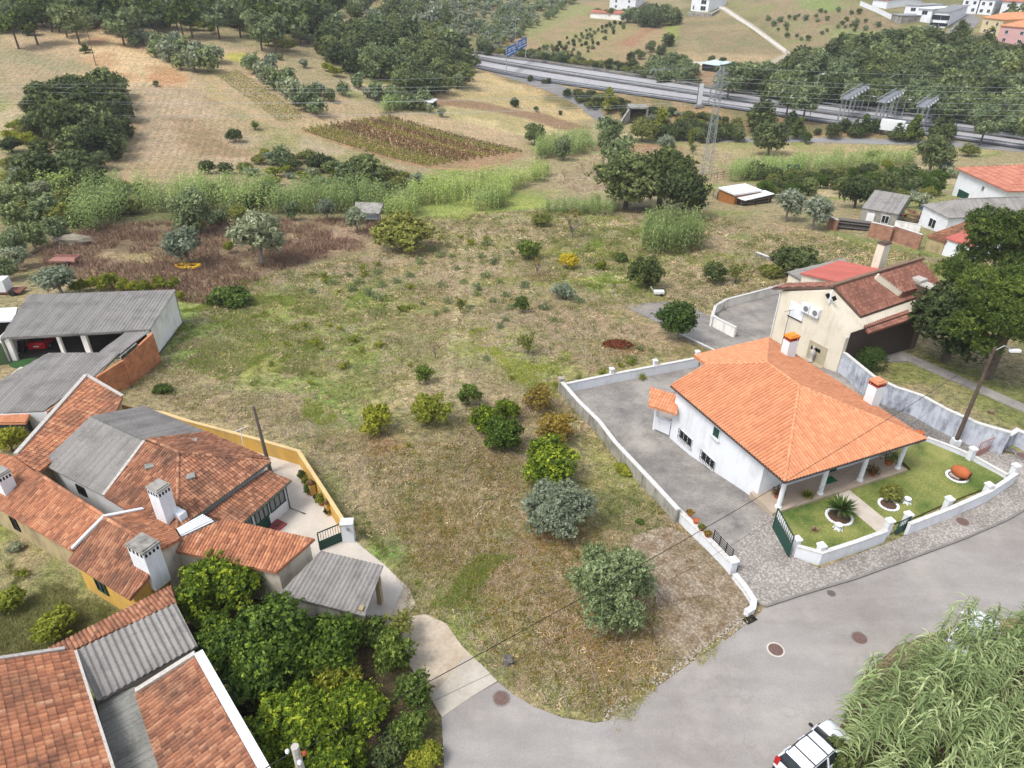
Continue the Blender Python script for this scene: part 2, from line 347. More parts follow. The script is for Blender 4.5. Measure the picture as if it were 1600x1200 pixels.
def pip(X, Y, poly):
    m = np.zeros(len(X), bool); n = len(poly)
    for i in range(n):
        x0, y0 = poly[i][0], poly[i][1]; x1, y1 = poly[(i + 1) % n][0], poly[(i + 1) % n][1]
        if y0 == y1: continue
        c = ((y0 > Y) != (y1 > Y)); m ^= c & (X < (x1 - x0) * (Y - y0) / (y1 - y0) + x0)
    return m
SHEETS = []
def sheet(name, px, mat, dz=.03, grid=1.0, kind='structure', edge=.12, world=False, zf=None, label=None):
    pts = px if world else [gnd(*q) for q in px]; V, Fc = cdt(pts, grid=grid, dz=dz, zf=zf); mb = MB(); mb.add(V, Fc, .5)
    n = len(pts); 
    for i in range(n):
        a, b = pts[i], pts[(i + 1) % n]; k = max(1, int((Vector(b[:2]) - Vector(a[:2])).length / grid))
        for t in range(k):
            p = Vector(a[:2]).lerp(Vector(b[:2]), t / k); q = Vector(a[:2]).lerp(Vector(b[:2]), (t + 1) / k); z = (zf or T)
            zp, zq = z(p.x, p.y) + dz, z(q.x, q.y) + dz; mb.add([(p.x, p.y, zp), (q.x, q.y, zq), (q.x, q.y, zq - edge), (p.x, p.y, zp - edge)], [(0, 1, 2, 3)], .5)
    SHEETS.append([(p[0], p[1]) for p in pts]); return tag(mb.build(name, mat), label, kind=kind)
def noise2(x, y, s, seed=0):
    r = np.random.default_rng(seed); G = r.random((256, 256)); fx = x / s; fy = y / s; i = np.floor(fx).astype(int); j = np.floor(fy).astype(int); a = fx - i; b = fy - j
    a = a * a * (3 - 2 * a); b = b * b * (3 - 2 * b); i &= 255; j &= 255; i1 = (i + 1) & 255; j1 = (j + 1) & 255
    return (G[j, i] * (1 - a) + G[j, i1] * a) * (1 - b) + (G[j1, i] * (1 - a) + G[j1, i1] * a) * b
def fbm(x, y, s, o=4, seed=0):
    t = 0; k = 0
    for q in range(o): t = t + noise2(x, y, s / 2 ** q, seed + q) * .55 ** q; k += .55 ** q
    return t / k
# ---------------------------------------------------------------- vegetation builders
def rnd_unit(n, g): v = g.normal(size=(n, 3)); return v / np.linalg.norm(v, axis=1, keepdims=True)
def leaf_quads(C, Nrm, L, W, g):
    """one rhombic leaf (4 corners) per centre, facing roughly Nrm"""
    n = len(C); t = rnd_unit(n, g); a = np.cross(Nrm, t); a /= np.linalg.norm(a, axis=1, keepdims=True) + 1e-9; b = np.cross(Nrm, a)
    L = np.broadcast_to(L, n)[:, None]; W = np.broadcast_to(W, n)[:, None]
    return np.stack([C + a * L, C + b * W, C - a * L, C - b * W], 1)
def crown_blobs(R, zc, nb, br, g, top=False, low=-.9):
    out = []
    for i in range(nb):
        d = rnd_unit(1, g)[0]
        if d[2] < low: d[2] *= -.4
        d /= np.linalg.norm(d); k = g.uniform(.5, .97) if i % 4 else g.uniform(.0, .5)
        if i % 4 == 0: d[2] = abs(d[2]) + .5
        out.append((d[0] * R[0] * k * (1 - br * .5), d[1] * R[1] * k * (1 - br * .5), zc + d[2] * R[2] * k * (1 - br * .3), R[0] * br * g.uniform(.6, 1.4)))
    return out
def crown_mesh(name, mat, blobs, n, L, W, g, flat=.8, fuzz=.3, wild=.8, hull=True, topbright=False, core=None):
    B = np.array(blobs); p = B[:, 3] ** 2; p /= p.sum(); m = 9; ns = max(1, n // m); k = g.choice(len(B), ns, p=p); d = rnd_unit(ns, g); d[:, 2] = np.where(d[:, 2] < -.85, -d[:, 2], d[:, 2])
    q = 1 - fuzz * g.random(ns) ** 1.3 + .30 * g.random(ns) ** 3; S = B[k, :3] + d * (B[k, 3] * q)[:, None] * np.array([1, 1, flat]); br = g.random(len(B)); sr = np.clip(.12 + .3 * br[k] + .6 * g.random(ns) ** 1.3, 0, 1)   # sprigs, each with its own tint
    cs = np.repeat(np.arange(ns), m); ax = np.repeat(d * .7 + rnd_unit(ns, g) * .7, m, 0); n = ns * m; C = S[cs] + ax * (g.uniform(-.2, 1, n) * L * 1.9)[:, None] + rnd_unit(n, g) * L * .9
    Nm = d[cs] + wild * rnd_unit(n, g); Nm /= np.linalg.norm(Nm, axis=1, keepdims=True); s = g.uniform(.7, 1.35, n); V = leaf_quads(C, Nm, L * s, W * s, g)
    rv = np.clip(sr[cs] * .8 + .25 * g.random(n), 0, 1); V = V.reshape(-1, 3)
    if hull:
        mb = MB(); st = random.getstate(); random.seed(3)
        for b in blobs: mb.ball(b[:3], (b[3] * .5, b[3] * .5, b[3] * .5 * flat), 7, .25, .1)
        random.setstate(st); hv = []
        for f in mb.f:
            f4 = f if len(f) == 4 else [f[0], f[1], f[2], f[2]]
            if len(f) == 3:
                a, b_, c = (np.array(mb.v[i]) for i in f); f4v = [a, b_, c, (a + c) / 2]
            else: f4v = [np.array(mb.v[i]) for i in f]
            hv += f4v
        V = np.concatenate([V, np.array(hv)]); rv = np.concatenate([rv, np.full(len(mb.f), .08)])  # inner core takes the darkest leaf tone, painting the unlit crown interior
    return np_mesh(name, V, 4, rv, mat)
M_bark = plain('bark', hexc(120, 105, 92, .55), .9, var=.35, scale=3)
M_bark2 = plain('pale_bark', hexc(160, 150, 138, .6), .9, var=.3, scale=3)
LM = dict(
 olive=leafmat('olive_leaves', hexc(80, 92, 72, .6), hexc(138, 150, 122, .68), hexc(186, 194, 170, .72), .15),
 olivedk=leafmat('dark_olive_leaves', hexc(62, 78, 54, .6), hexc(112, 128, 94, .66), hexc(158, 172, 140, .68), .15),
 dark=leafmat('dark_leaves', hexc(40, 54, 32, .6), hexc(78, 92, 58, .62), hexc(118, 130, 84, .62), .15),
 oak=leafmat('oak_leaves', hexc(52, 66, 42, .6), hexc(96, 108, 72, .64), hexc(136, 146, 98, .66), .15),
 pine=leafmat('pine_needles', hexc(42, 58, 30, .58), hexc(84, 106, 50, .64), hexc(136, 154, 74, .74), .12),
 citrus=leafmat('citrus_leaves', hexc(44, 60, 18, .62), hexc(94, 116, 36, .68), hexc(172, 180, 60, .85), .25),
 citrusdk=leafmat('dark_citrus_leaves', hexc(34, 52, 20, .58), hexc(70, 94, 38, .64), hexc(128, 148, 62, .74), .2),
 yellow=leafmat('yellow_green_leaves', hexc(92, 104, 36, .66), hexc(140, 150, 58, .74), hexc(188, 188, 88, .8), .3),
 gold=leafmat('golden_leaves', hexc(150, 140, 40, .7), hexc(214, 192, 60, .85), hexc(240, 222, 100, .9), .3),
 fresh=leafmat('fresh_green_leaves', hexc(64, 84, 42, .62), hexc(98, 122, 60, .68), hexc(146, 164, 88, .74), .25),
 shrub=leafmat('shrub_leaves', hexc(84, 92, 48, .65), hexc(126, 134, 74, .7), hexc(164, 166, 98, .72), .2),
 rust=leafmat('rusty_leaves', hexc(110, 84, 40, .65), hexc(140, 126, 56, .7), hexc(176, 150, 76, .72), .2),
 reed=leafmat('cane_leaves', hexc(88, 110, 70, .66), hexc(148, 168, 120, .78), hexc(204, 214, 172, .9), .3),
 reedfar=leafmat('far_cane_leaves', hexc(92, 120, 68, .7), hexc(138, 166, 100, .78), hexc(188, 202, 144, .86), .22),
 straw=leafmat('dry_stalks', hexc(116, 92, 74, .7), hexc(150, 126, 104, .72), hexc(188, 168, 142, .75), .1),
 vine=leafmat('vine_leaves', hexc(66, 76, 34, .65), hexc(108, 116, 48, .7), hexc(150, 150, 66, .7), .2),
 vinedry=leafmat('dry_vine_leaves', hexc(84, 56, 46, .65), hexc(112, 92, 58, .68), hexc(134, 122, 66, .7), .15),
 box=leafmat('clipped_leaves', hexc(48, 70, 34, .6), hexc(78, 104, 50, .64), hexc(112, 136, 66, .66), .12),
)
PROTO = {}; PINFO = {}
def tree_proto(key, name, mat, R, zc, nb, br, n, L, W, seed, trunk=None, flat=.8, fuzz=.3, wild=.8, low=-.9, barkm=None, lean=.1, twig=0, blobs=None, hull=True):
    """a trunk with limbs and a leafy crown; kept as mesh data, used for every tree of the kind"""
    g = np.random.default_rng(seed); bl = blobs(g) if blobs else crown_blobs(R, zc, nb, br, g, low=low)
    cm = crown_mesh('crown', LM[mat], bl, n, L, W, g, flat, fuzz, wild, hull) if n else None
    rs = random.Random(seed); mb = MB(); tr = trunk if trunk else (R[0] * .06, zc * .9)
    x, y = rs.uniform(-lean, lean), rs.uniform(-lean, lean); h = tr[1]
    mb.tube([(0, 0, -.3), (x * .3, y * .3, h * .3), (x * .8, y, h * .65), (x, y, h)], [tr[0] * 1.25, tr[0], tr[0] * .85, tr[0] * .5], 7, r=.5)
    picks = rs.sample(bl, min(len(bl), 6))
    for b in picks:
        s0 = Vector((x * .6, y * .7, h * rs.uniform(.35, .7))); e = Vector(b[:3]); m_ = s0.lerp(e, .5) + Vector((0, 0, .1 * h)); mb.tube([s0, m_, e], [tr[0] * .5, tr[0] * .32, tr[0] * .12], 5, r=.5)
        for _ in range(twig):
            d = Vector((rs.gauss(0, 1), rs.gauss(0, 1), rs.uniform(.1, 1.1))).normalized(); q = m_.lerp(e, rs.random()); ln = b[3] * rs.uniform(.8, 1.5)
            mb.tube([q, q + d * ln * .5 + Vector((0, 0, .06)), q + d * ln], [tr[0] * .16, tr[0] * .1, tr[0] * .04], 3, r=.5)
    vs = mb
    me = bpy.data.meshes.new('trunk'); me.from_pydata(vs.v, [], vs.f); me.materials.append(barkm or M_bark); me.update()
    PROTO[key] = (name, cm, me); PINFO[key] = (R[0], zc, R[2])
def spawn(key, p, s, rz, label, cat, group=None, sz=1, name=None):
    nm, cm, tm = PROTO[key]; r = bpy.data.objects.new(name or nm, None); r.empty_display_size = .3; COL.objects.link(r); r.location = p; r.rotation_euler.z = rz; r.scale = (s, s, s * sz)
    tag(r, label, cat, group)
    for n_, me in (('crown', cm), ('trunk', tm)):
        if me: o = bpy.data.objects.new(n_, me); COL.objects.link(o); o.parent = r
    return r
def at_crown(key, cu, cv, wpx, sz=1):
    R0, zc0, _ = PINFO[key]; p = gnd(cu, cv); s = 1
    for _ in range(7):
        s = wpx * depth(p + Vector((0, 0, zc0 * s * sz))) / F / (2 * R0); p = p * .5 + .5 * gnd(cu, cv, h=zc0 * s * sz)
        p.z = T(p.x, p.y)
    return p, s
def tree(key, cu, cv, wpx, label, cat='tree', group=None, sz=1, rz=None, name=None):
    p, s = at_crown(key, cu, cv, wpx, sz); return spawn(key, p, s, random.uniform(0, 6.28) if rz is None else rz, label, cat, group, sz, name)
def inpoly(poly): 
    X = [p[0] for p in poly]; Y = [p[1] for p in poly]
    while 1:
        x, y = random.uniform(min(X), max(X)), random.uniform(min(Y), max(Y))
        if pip(np.array([x]), np.array([y]), poly)[0]: return x, y
def wood(keys, poly, n, w0, w1, label, cat, group, sz=1, mind=.55, name=None):
    """many like trees set out in a patch; photo outline of the patch, spacing kept"""
    got = []; tries = 0
    while len(got) < n and tries < n * 60:
        tries += 1; u, v = inpoly(poly); ww = random.uniform(w0, w1)
        if any(((u - a) / ww) ** 2 + ((v - b) / (ww * .6)) ** 2 < mind ** 2 for a, b in got): continue
        got.append((u, v)); k = random.choice(keys); tree(k, u, v, ww, label if isinstance(label, str) else label[k], cat, group, sz, name=name)
    return got
# prototypes (crown half-width, centre height, ... in metres)
tree_proto('olive1', 'olive_tree', 'olive', (2.6, 2.6, 1.9), 2.7, 40, .26, 30000, .085, .034, 11, (.2, 1.6), fuzz=.5, wild=1.0, barkm=M_bark2)
tree_proto('olive2', 'olive_tree', 'olivedk', (2.6, 2.6, 2.0), 2.7, 44, .25, 32000, .085, .034, 12, (.22, 1.6), fuzz=.5, wild=1.0, barkm=M_bark2)
tree_proto('olive3', 'olive_tree', 'olive', (2.4, 2.2, 2.0), 2.8, 26, .3, 9000, .15, .06, 13, (.2, 1.8), fuzz=.45, barkm=M_bark2)
tree_proto('olive4', 'olive_tree', 'olivedk', (2.4, 2.4, 1.9), 2.5, 24, .32, 9000, .15, .06, 14, (.2, 1.7), fuzz=.45, barkm=M_bark2)
tree_proto('olivef', 'olive_tree', 'olive', (2.4, 2.4, 1.8), 2.3, 12, .42, 1500, .28, .14, 15, (.2, 1.6), fuzz=.35)
tree_proto('olivef2', 'olive_tree', 'olivedk', (2.4, 2.2, 1.9), 2.3, 12, .42, 1500, .28, .14, 16, (.2, 1.6), fuzz=.35)
tree_proto('oak1', 'evergreen_oak', 'oak', (3.6, 3.6, 2.6), 3.7, 34, .3, 16000, .16, .09, 21, (.25, 2.8), fuzz=.35)
tree_proto('oak2', 'evergreen_oak', 'dark', (3.6, 3.4, 2.8), 3.7, 34, .3, 16000, .16, .09, 22, (.28, 2.8), fuzz=.35)
tree_proto('oakf1', 'evergreen_oak', 'oak', (3.6, 3.6, 2.9), 3.4, 18, .38, 3200, .3, .18, 23, (.25, 2.6), fuzz=.35)
tree_proto('oakf2', 'evergreen_oak', 'dark', (3.6, 3.3, 3.0), 3.4, 18, .38, 3200, .3, .18, 24, (.25, 2.6), fuzz=.35)
tree_proto('oakf3', 'evergreen_oak', 'olivedk', (3.6, 3.5, 2.7), 3.4, 16, .4, 3200, .3, .18, 25, (.25, 2.6), fuzz=.35)
def pineblobs(R, zc, nb, br, lo):
    def f(g):
        return [(math.cos(a) * R * k, math.sin(a) * R * k, zc + h, R * br * g.uniform(.75, 1.25)) for a, k, h in [(g.uniform(0, 6.28), math.sqrt(g.random()) * .85, g.uniform(-lo, lo * .6)) for _ in range(nb)]]
    return f
tree_proto('pinebig', 'stone_pine', 'pine', (6.2, 6.2, 4), 9.5, 0, 0, 60000, .17, .05, 31, (.42, 8.5), flat=.62, fuzz=.28, wild=1.1, blobs=pineblobs(6.2, 9.5, 34, .25, 3.6))
tree_proto('pinef', 'pine_tree', 'pine', (2.8, 2.8, 3.2), 6.2, 0, 0, 3600, .3, .12, 32, (.2, 6), flat=.65, fuzz=.4, blobs=pineblobs(2.8, 6.2, 14, .36, 2.4))
tree_proto('pinef2', 'pine_tree', 'olivedk', (3.0, 3.0, 3.2), 6, 0, 0, 3600, .3, .12, 33, (.2, 6), flat=.65, fuzz=.4, blobs=pineblobs(3.0, 6, 14, .36, 2.4))
tree_proto('citrus1', 'orange_tree', 'citrus', (2.3, 2.3, 1.6), 2.1, 38, .27, 22000, .1, .05, 41, (.13, 1.4), fuzz=.4, wild=.9)
tree_proto('citrus2', 'orange_tree', 'citrusdk', (2.5, 2.5, 1.9), 2.4, 40, .27, 24000, .1, .05, 42, (.14, 1.6), fuzz=.4, wild=.9)
tree_proto('citrus3', 'lemon_tree', 'yellow', (2.2, 2.2, 1.5), 2.1, 32, .25, 12000, .1, .05, 43, (.13, 1.4), fuzz=.6, wild=.9, hull=False)
tree_proto('round1', 'mandarin_tree', 'citrus', (2.2, 2.2, 1.7), 1.8, 50, .26, 30000, .075, .04, 44, (.14, 1.2), fuzz=.3, wild=.7)
tree_proto('fig1', 'fig_tree', 'yellow', (2.0, 2.0, 1.2), 1.6, 26, .22, 3200, .11, .075, 45, (.1, 1.0), fuzz=.7, hull=False, twig=5, barkm=M_bark2)
tree_proto('fruit1', 'fruit_tree', 'fresh', (1.8, 1.8, 1.4), 1.9, 26, .27, 8000, .1, .055, 46, (.1, 1.4), fuzz=.5, hull=False, twig=2)
tree_proto('fruit2', 'fruit_tree', 'rust', (1.9, 1.9, 1.3), 1.9, 24, .27, 5200, .09, .05, 47, (.1, 1.4), fuzz=.7, hull=False, twig=4)
tree_proto('fruit3', 'young_tree', 'shrub', (1.5, 1.5, 1.3), 1.8, 18, .28, 3200, .09, .04, 48, (.07, 1.5), fuzz=.7, hull=False, twig=4)
tree_proto('bare1', 'bare_tree', 'rust', (1.6, 1.6, 1.2), 1.8, 14, .3, 350, .07, .04, 49, (.1, 1.2), fuzz=.9, hull=False, twig=9, barkm=M_bark2)
tree_proto('bush1', 'bush', 'shrub', (1.6, 1.5, 1.1), .95, 26, .32, 9000, .09, .045, 51, (.05, .6), fuzz=.5, low=-.2)
tree_proto('bush2', 'bush', 'dark', (1.6, 1.6, 1.2), 1.0, 24, .32, 9000, .09, .05, 52, (.05, .6), fuzz=.4, low=-.2)
tree_proto('bush3', 'bush', 'fresh', (1.6, 1.6, .8), .65, 24, .3, 7000, .1, .06, 53, (.05, .4), fuzz=.4, low=-.1)
tree_proto('bush4', 'bush', 'olive', (1.5, 1.5, 1.0), .85, 22, .32, 7000, .09, .035, 54, (.05, .6), fuzz=.5, low=-.2)
tree_proto('bushy', 'bush', 'yellow', (1.4, 1.4, 1.1), .95, 20, .32, 5000, .1, .05, 55, (.05, .6), fuzz=.5, low=-.2)
tree_proto('bushg', 'bush', 'gold', (1.4, 1.4, 1.0), 1.0, 18, .32, 5000, .1, .05, 56, (.05, .6), fuzz=.6, low=-.2)
tree_proto('tuft', 'weed_tuft', 'shrub', (.6, .6, .35), .25, 7, .5, 500, .08, .03, 57, (.02, .1), fuzz=.8, low=0, hull=False)
tree_proto('tufty', 'flowering_weed', 'yellow', (.6, .6, .4), .35, 7, .45, 420, .07, .035, 58, (.02, .1), fuzz=.8, low=0, hull=False)
tree_proto('tuftd', 'weed_tuft', 'olivedk', (.7, .7, .4), .3, 8, .5, 600, .08, .03, 59, (.02, .1), fuzz=.8, low=0, hull=False)
tree_proto('magnolia', 'magnolia_tree', 'box', (2.6, 2.6, 1.9), 2.9, 34, .28, 9000, .15, .07, 61, (.17, 2.2), fuzz=.45, wild=.9, barkm=M_bark2)
tree_proto('roundbush', 'round_tree', 'dark', (2.1, 2.1, 1.9), 1.95, 60, .22, 24000, .07, .04, 62, (.1, 1), fuzz=.3, wild=.7)
tree_proto('hedge', 'clipped_bush', 'box', (1.3, 1.3, 1.15), 1.15, 60, .2, 22000, .035, .02, 63, (.08, .8), fuzz=.15, wild=.6, blobs=lambda g: [(0, 0, 1.15, 1.25)] + crown_blobs((1.28, 1.28, 1.15), 1.15, 30, .22, g))
def coneblobs(R, H, nb):
    return lambda g: [((1 - t) * R * .75 * math.cos(a), (1 - t) * R * .75 * math.sin(a), .25 * H + t * .72 * H, R * (.5 - .32 * t)) for t, a in [(g.random() ** 1.3, g.uniform(0, 6.28)) for _ in range(nb)]]
tree_proto('cone1', 'cypress_tree', 'pine', (1.7, 1.7, 3), 2.9, 0, 0, 3600, .2, .09, 64, (.12, 3.5), blobs=coneblobs(1.7, 5.6, 26), fuzz=.4)
tree_proto('cone2', 'conifer', 'dark', (2.2, 2.2, 3), 3.2, 0, 0, 4200, .24, .11, 65, (.14, 3.5), blobs=coneblobs(2.2, 6.2, 28), fuzz=.4)
tree_proto('poplar', 'poplar_tree', 'yellow', (1.3, 1.3, 3), 3.6, 0, 0, 2600, .2, .12, 66, (.1, 4.5), blobs=lambda g: [(g.uniform(-.5, .5), g.uniform(-.5, .5), z, .9) for z in np.linspace(1.3, 6.2, 14)], fuzz=.4)
# giant cane and reeds ----------------------------------------------------------
def cane_mesh(name, roots, H, mat, g, nl=12, L=.75, W=.045, seg=3, low=.35, stemr=.014, spread=.12, hm=None):
    """upright stems carrying two ranks of arching blades; roots: (x, y, z) relative to the origin"""
    V = []; rv = []; SV = []; srv = []
    for ri, (x, y, z) in enumerate(roots):
        h = H * g.uniform(.72, 1.1) * (hm[ri] if hm is not None else 1); az = g.uniform(0, 6.28); ln = g.uniform(.02, spread) * h; tip = np.array([x + math.cos(az) * ln, y + math.sin(az) * ln, z + h]); base = np.array([x, y, z])
        q = np.array([-math.sin(az), math.cos(az), 0]) * stemr; q2 = np.array([math.cos(az), math.sin(az), 0]) * stemr
        for s_ in (q, q2): SV.append([base - s_, base + s_, tip + s_ * .4, tip - s_ * .4]); srv.append(g.random() * .3)
        bc = g.random(); a0 = g.uniform(0, 6.28)
        for i in range(nl):
            t = low + (1 - low) * (i + g.random() * .5) / nl; p = base + (tip - base) * t; a = a0 + (math.pi if i % 2 else 0) + g.uniform(-.7, .7); l = L * g.uniform(.7, 1.2) * (1.15 - .45 * abs(t - .7)); 
            dh = np.array([math.cos(a), math.sin(a), 0]); sd = np.array([-math.sin(a), math.cos(a), 0]) * W * g.uniform(.7, 1.2); up = g.uniform(.55, 1.1); pts = []
            for k in range(seg + 1):
                f = k / seg; pts.append(p + dh * l * f * (1 - .15 * f) + np.array([0, 0, l * (up * f - (up + .35) * f * f)]))
            c = min(1, max(0, .25 + .4 * bc + .35 * g.random()))
            for k in range(seg):
                w0 = 1 - (k / seg) ** 1.5; w1 = 1 - ((k + 1) / seg) ** 1.5; w1 = max(w1, .05); V.append([pts[k] - sd * w0, pts[k] + sd * w0, pts[k + 1] + sd * w1, pts[k + 1] - sd * w1]); rv.append(c)
    return np_mesh(name, np.array(V), 4, rv, mat), np_mesh(name, np.array(SV), 4, srv, LM['straw'])
def reed_patch(name, px, dens, H, label, cat='reeds', kind='stuff', group=None, nl=9, L=.6, W=.06, seg=2, mat='reedfar', low=.15, world=None, low_w=1.0):
    pts = world or [gnd(*q) for q in px]; ar = abs(sum(pts[i].x * pts[(i + 1) % len(pts)].y - pts[(i + 1) % len(pts)].x * pts[i].y for i in range(len(pts)))) / 2
    n = int(min(7000, ar * dens * 1.35)); g = np.random.default_rng(int(abs(pts[0].x * 7 + pts[0].y * 3)) + n); X = [p.x for p in pts]; Y = [p.y for p in pts]
    x = g.uniform(min(X), max(X), n * 6); y = g.uniform(min(Y), max(Y), n * 6); m = pip(x, y, pts); x = x[m][:n]; y = y[m][:n]
    q_ = fbm(x + 300, y + 300, 2.6, 2, 5); kk = (q_ > .44) | (g.random(len(x)) > .75); x = x[kk]; y = y[kk]; hm = .55 + .95 * q_[kk]; z = Tn(x, y); o = Vector((float(np.mean(x)), float(np.mean(y)), 0)); o.z = T(o.x, o.y)
    roots = np.stack([x - o.x, y - o.y, z - o.z - .1], 1); me = []
    a, b = cane_mesh(name, roots, H * 1.22, LM[mat], g, nl, L, W, seg, low, spread=.2, hm=hm)
    r = thing(name, label, cat, o, group, kind)
    for nm, mm in (('blades', a), ('stems', b)): ob = bpy.data.objects.new(nm, mm); COL.objects.link(ob); ob.parent = r
    return r
# ---------------------------------------------------------------- the ground: one sheet to the horizon, painted with plots
rows = [-60.]
while rows[-1] < 1380: rows.append(rows[-1] + max(.33, .0068 * (abs(rows[-1]) - 10)))
cols_ = np.sinh(np.linspace(-3.4, 3.4, 640)) / math.sinh(3.4)
ys = np.array(rows); NXc = len(cols_)
_sp = 30 + 1.02 * np.maximum(ys, 20) 
VX = np.clip(cols_[None, :] * 0 + np.sign(cols_)[None, :] * (np.abs(np.linspace(-1, 1, NXc)) ** 1.25)[None, :] * np.minimum(_sp, 519)[:, None], -519, 519); VY = np.repeat(ys[:, None], NXc, 1)
vx = VX.ravel(); vy = VY.ravel(); vz = Tn(vx, vy)
K = .82
def C(r, g, b): return np.array(hexc(r, g, b, K))
n1 = fbm(vx, vy, 14, 4, 3); n2 = fbm(vx, vy, 4.5, 4, 11); n3 = np.where(vy < 85, fbm(vx, vy, 1.6, 3, 23), fbm(vx, vy, 7., 2, 23)); n2 = np.where(vy < 85, n2, fbm(vx, vy, 9., 2, 11)); nL = fbm(vx, vy, 40, 3, 31)
dry = C(160, 140, 112); grn = C(132, 140, 72); lush = C(112, 128, 56); tan = C(184, 164, 136); brn = C(142, 116, 92); yel = C(156, 158, 76)
def lerp(a, b, t): t = np.clip(t, 0, 1)[:, None]; return a * (1 - t) + b * t
colr = np.tile(C(158, 142, 112), (len(vx), 1)); colr = lerp(colr, grn, (n1 - .47) * 5 + (n2 - .5) * 4); colr = lerp(colr, tan, (n2 - .58) * 6)
furrow = np.zeros(len(vx)); 
def paint(px, c, soft=1.5, amt=1., c2=None, fur=0, nz=.6, world=None, ns=1., c3=None):
    P = world or [gnd(*q) for q in px]; P = [(p[0], p[1]) for p in P]; X = [p[0] for p in P]; Y = [p[1] for p in P]
    idx = np.nonzero((vx > min(X) - soft * 2) & (vx < max(X) + soft * 2) & (vy > min(Y) - soft * 2) & (vy < max(Y) + soft * 2))[0]
    if len(idx) == 0: return
    x = vx[idx]; y = vy[idx]; ins = pip(x, y, P); d = np.full(len(x), 1e9)
    for i in range(len(P)):
        ax, ay = P[i]; bx, by = P[(i + 1) % len(P)]; L2 = (bx - ax) ** 2 + (by - ay) ** 2 + 1e-9; t = np.clip(((x - ax) * (bx - ax) + (y - ay) * (by - ay)) / L2, 0, 1)
        d = np.minimum(d, np.hypot(x - ax - t * (bx - ax), y - ay - t * (by - ay)))
    d = np.where(ins, d, -d); d = d + (n2[idx] - .5) * soft * 6 * nz + (n3[idx] - .5) * soft * 3 * nz; a = np.clip(d / soft * .5 + .5, 0, 1) * amt
    cc = np.tile(c, (len(idx), 1))
    if c2 is not None: cc = lerp(cc, c2, (n2[idx] - .48) * 5 * ns + (n3[idx] - .5) * 3)
    if c3 is not None: cc = lerp(cc, c3, (n1[idx] - .5) * 6)
    colr[idx] = colr[idx] * (1 - a[:, None]) + cc * a[:, None]; furrow[idx] = furrow[idx] * (1 - a) + fur * a
def ell(u, v, a, b, n=14, rot=0):
    return [(u + a * math.cos(t) * math.cos(rot) - b * math.sin(t) * math.sin(rot), v + a * math.cos(t) * math.sin(rot) + b * math.sin(t) * math.cos(rot)) for t in [2 * math.pi * i / n for i in range(n)]]
def band(px, w0, w1):
    n = len(px); L = [(u - (w0 + (w1 - w0) * i / (n - 1)), v) for i, (u, v) in enumerate(px)]; return L + [(u + (w0 + (w1 - w0) * i / (n - 1)), v) for i, (u, v) in enumerate(px)][::-1]
TRACKS = [band([(692, 660), (698, 600), (706, 540), (714, 480), (720, 420), (724, 370), (727, 350)], 6, 3), band([(716, 640), (722, 580), (730, 520), (738, 460), (743, 410), (747, 365), (749, 350)], 6, 3), band([(762, 430), (766, 390), (768, 355)], 2.6, 2), band([(782, 425), (785, 390), (786, 355)], 2.6, 2), band([(700, 420), (704, 390), (706, 360)], 2.6, 2)]
# far hills
far = vy > 330; colr[far] = lerp(np.tile(C(158, 142, 112), (far.sum(), 1)), C(124, 122, 80), (nL[far] - .45) * 6)
paint([(0, 40), (75, 35), (200, 55), (330, 120), (330, 240), (280, 300), (170, 300), (120, 200), (0, 150)], C(180, 154, 128), 2, 1, C(152, 134, 108), .3)
paint([(0, 70), (130, 95), (140, 150), (0, 150)], C(160, 140, 116), 3, .9, C(150, 140, 112), .4)
paint([(205, 125), (330, 145), (395, 190), (400, 270), (300, 285), (200, 260)], C(176, 152, 132), 2.5, 1, C(154, 128, 102), .5, c3=C(168, 146, 118))
paint([(60, 32), (160, 45), (300, 115), (290, 135), (200, 130), (130, 90)], C(206, 174, 140), 2, .9, C(190, 150, 116), .3)
paint(ell(265, 122, 32, 10), C(186, 136, 98), 1, .9)
paint(ell(150, 62, 15, 5), C(170, 120, 96), 1, .7)
paint([(320, 115), (370, 112), (470, 170), (480, 200), (440, 200), (330, 150)], C(172, 150, 110), 1.5, 1, C(178, 156, 120), 0)
paint([(330, 70), (400, 75), (480, 130), (600, 170), (700, 180), (820, 200), (830, 245), (700, 265), (480, 215), (400, 200), (340, 130)], C(184, 156, 130), 2, .9, C(170, 148, 118), .2)
paint([(640, 140), (720, 100), (790, 105), (900, 150), (940, 185), (850, 195), (700, 170)], C(192, 166, 124), 2, 1, C(176, 156, 112), .3)
paint([(665, 148), (740, 158), (860, 180), (930, 200), (840, 205), (760, 185), (680, 165)], C(146, 112, 90), 1.2, .9)
paint([(700, 165), (820, 185), (900, 210), (870, 225), (760, 200), (690, 180)], C(200, 178, 138), 1.5, .9, C(172, 158, 112))
paint([(470, 205), (615, 182), (825, 240), (760, 268), (650, 262)], C(172, 134, 106), 1, 1, C(160, 128, 98), 0, .3)
paint([(400, 190), (470, 210), (640, 262), (500, 250), (380, 230)], C(176, 156, 136), 1.5, .8, C(150, 140, 100))
paint(ell(370, 88, 22, 8), C(176, 168, 50), 1, .8); paint(ell(300, 32, 35, 6), C(176, 172, 90), 1.5, .8); paint(ell(420, 55, 30, 8), C(150, 140, 84), 1.5, .7)
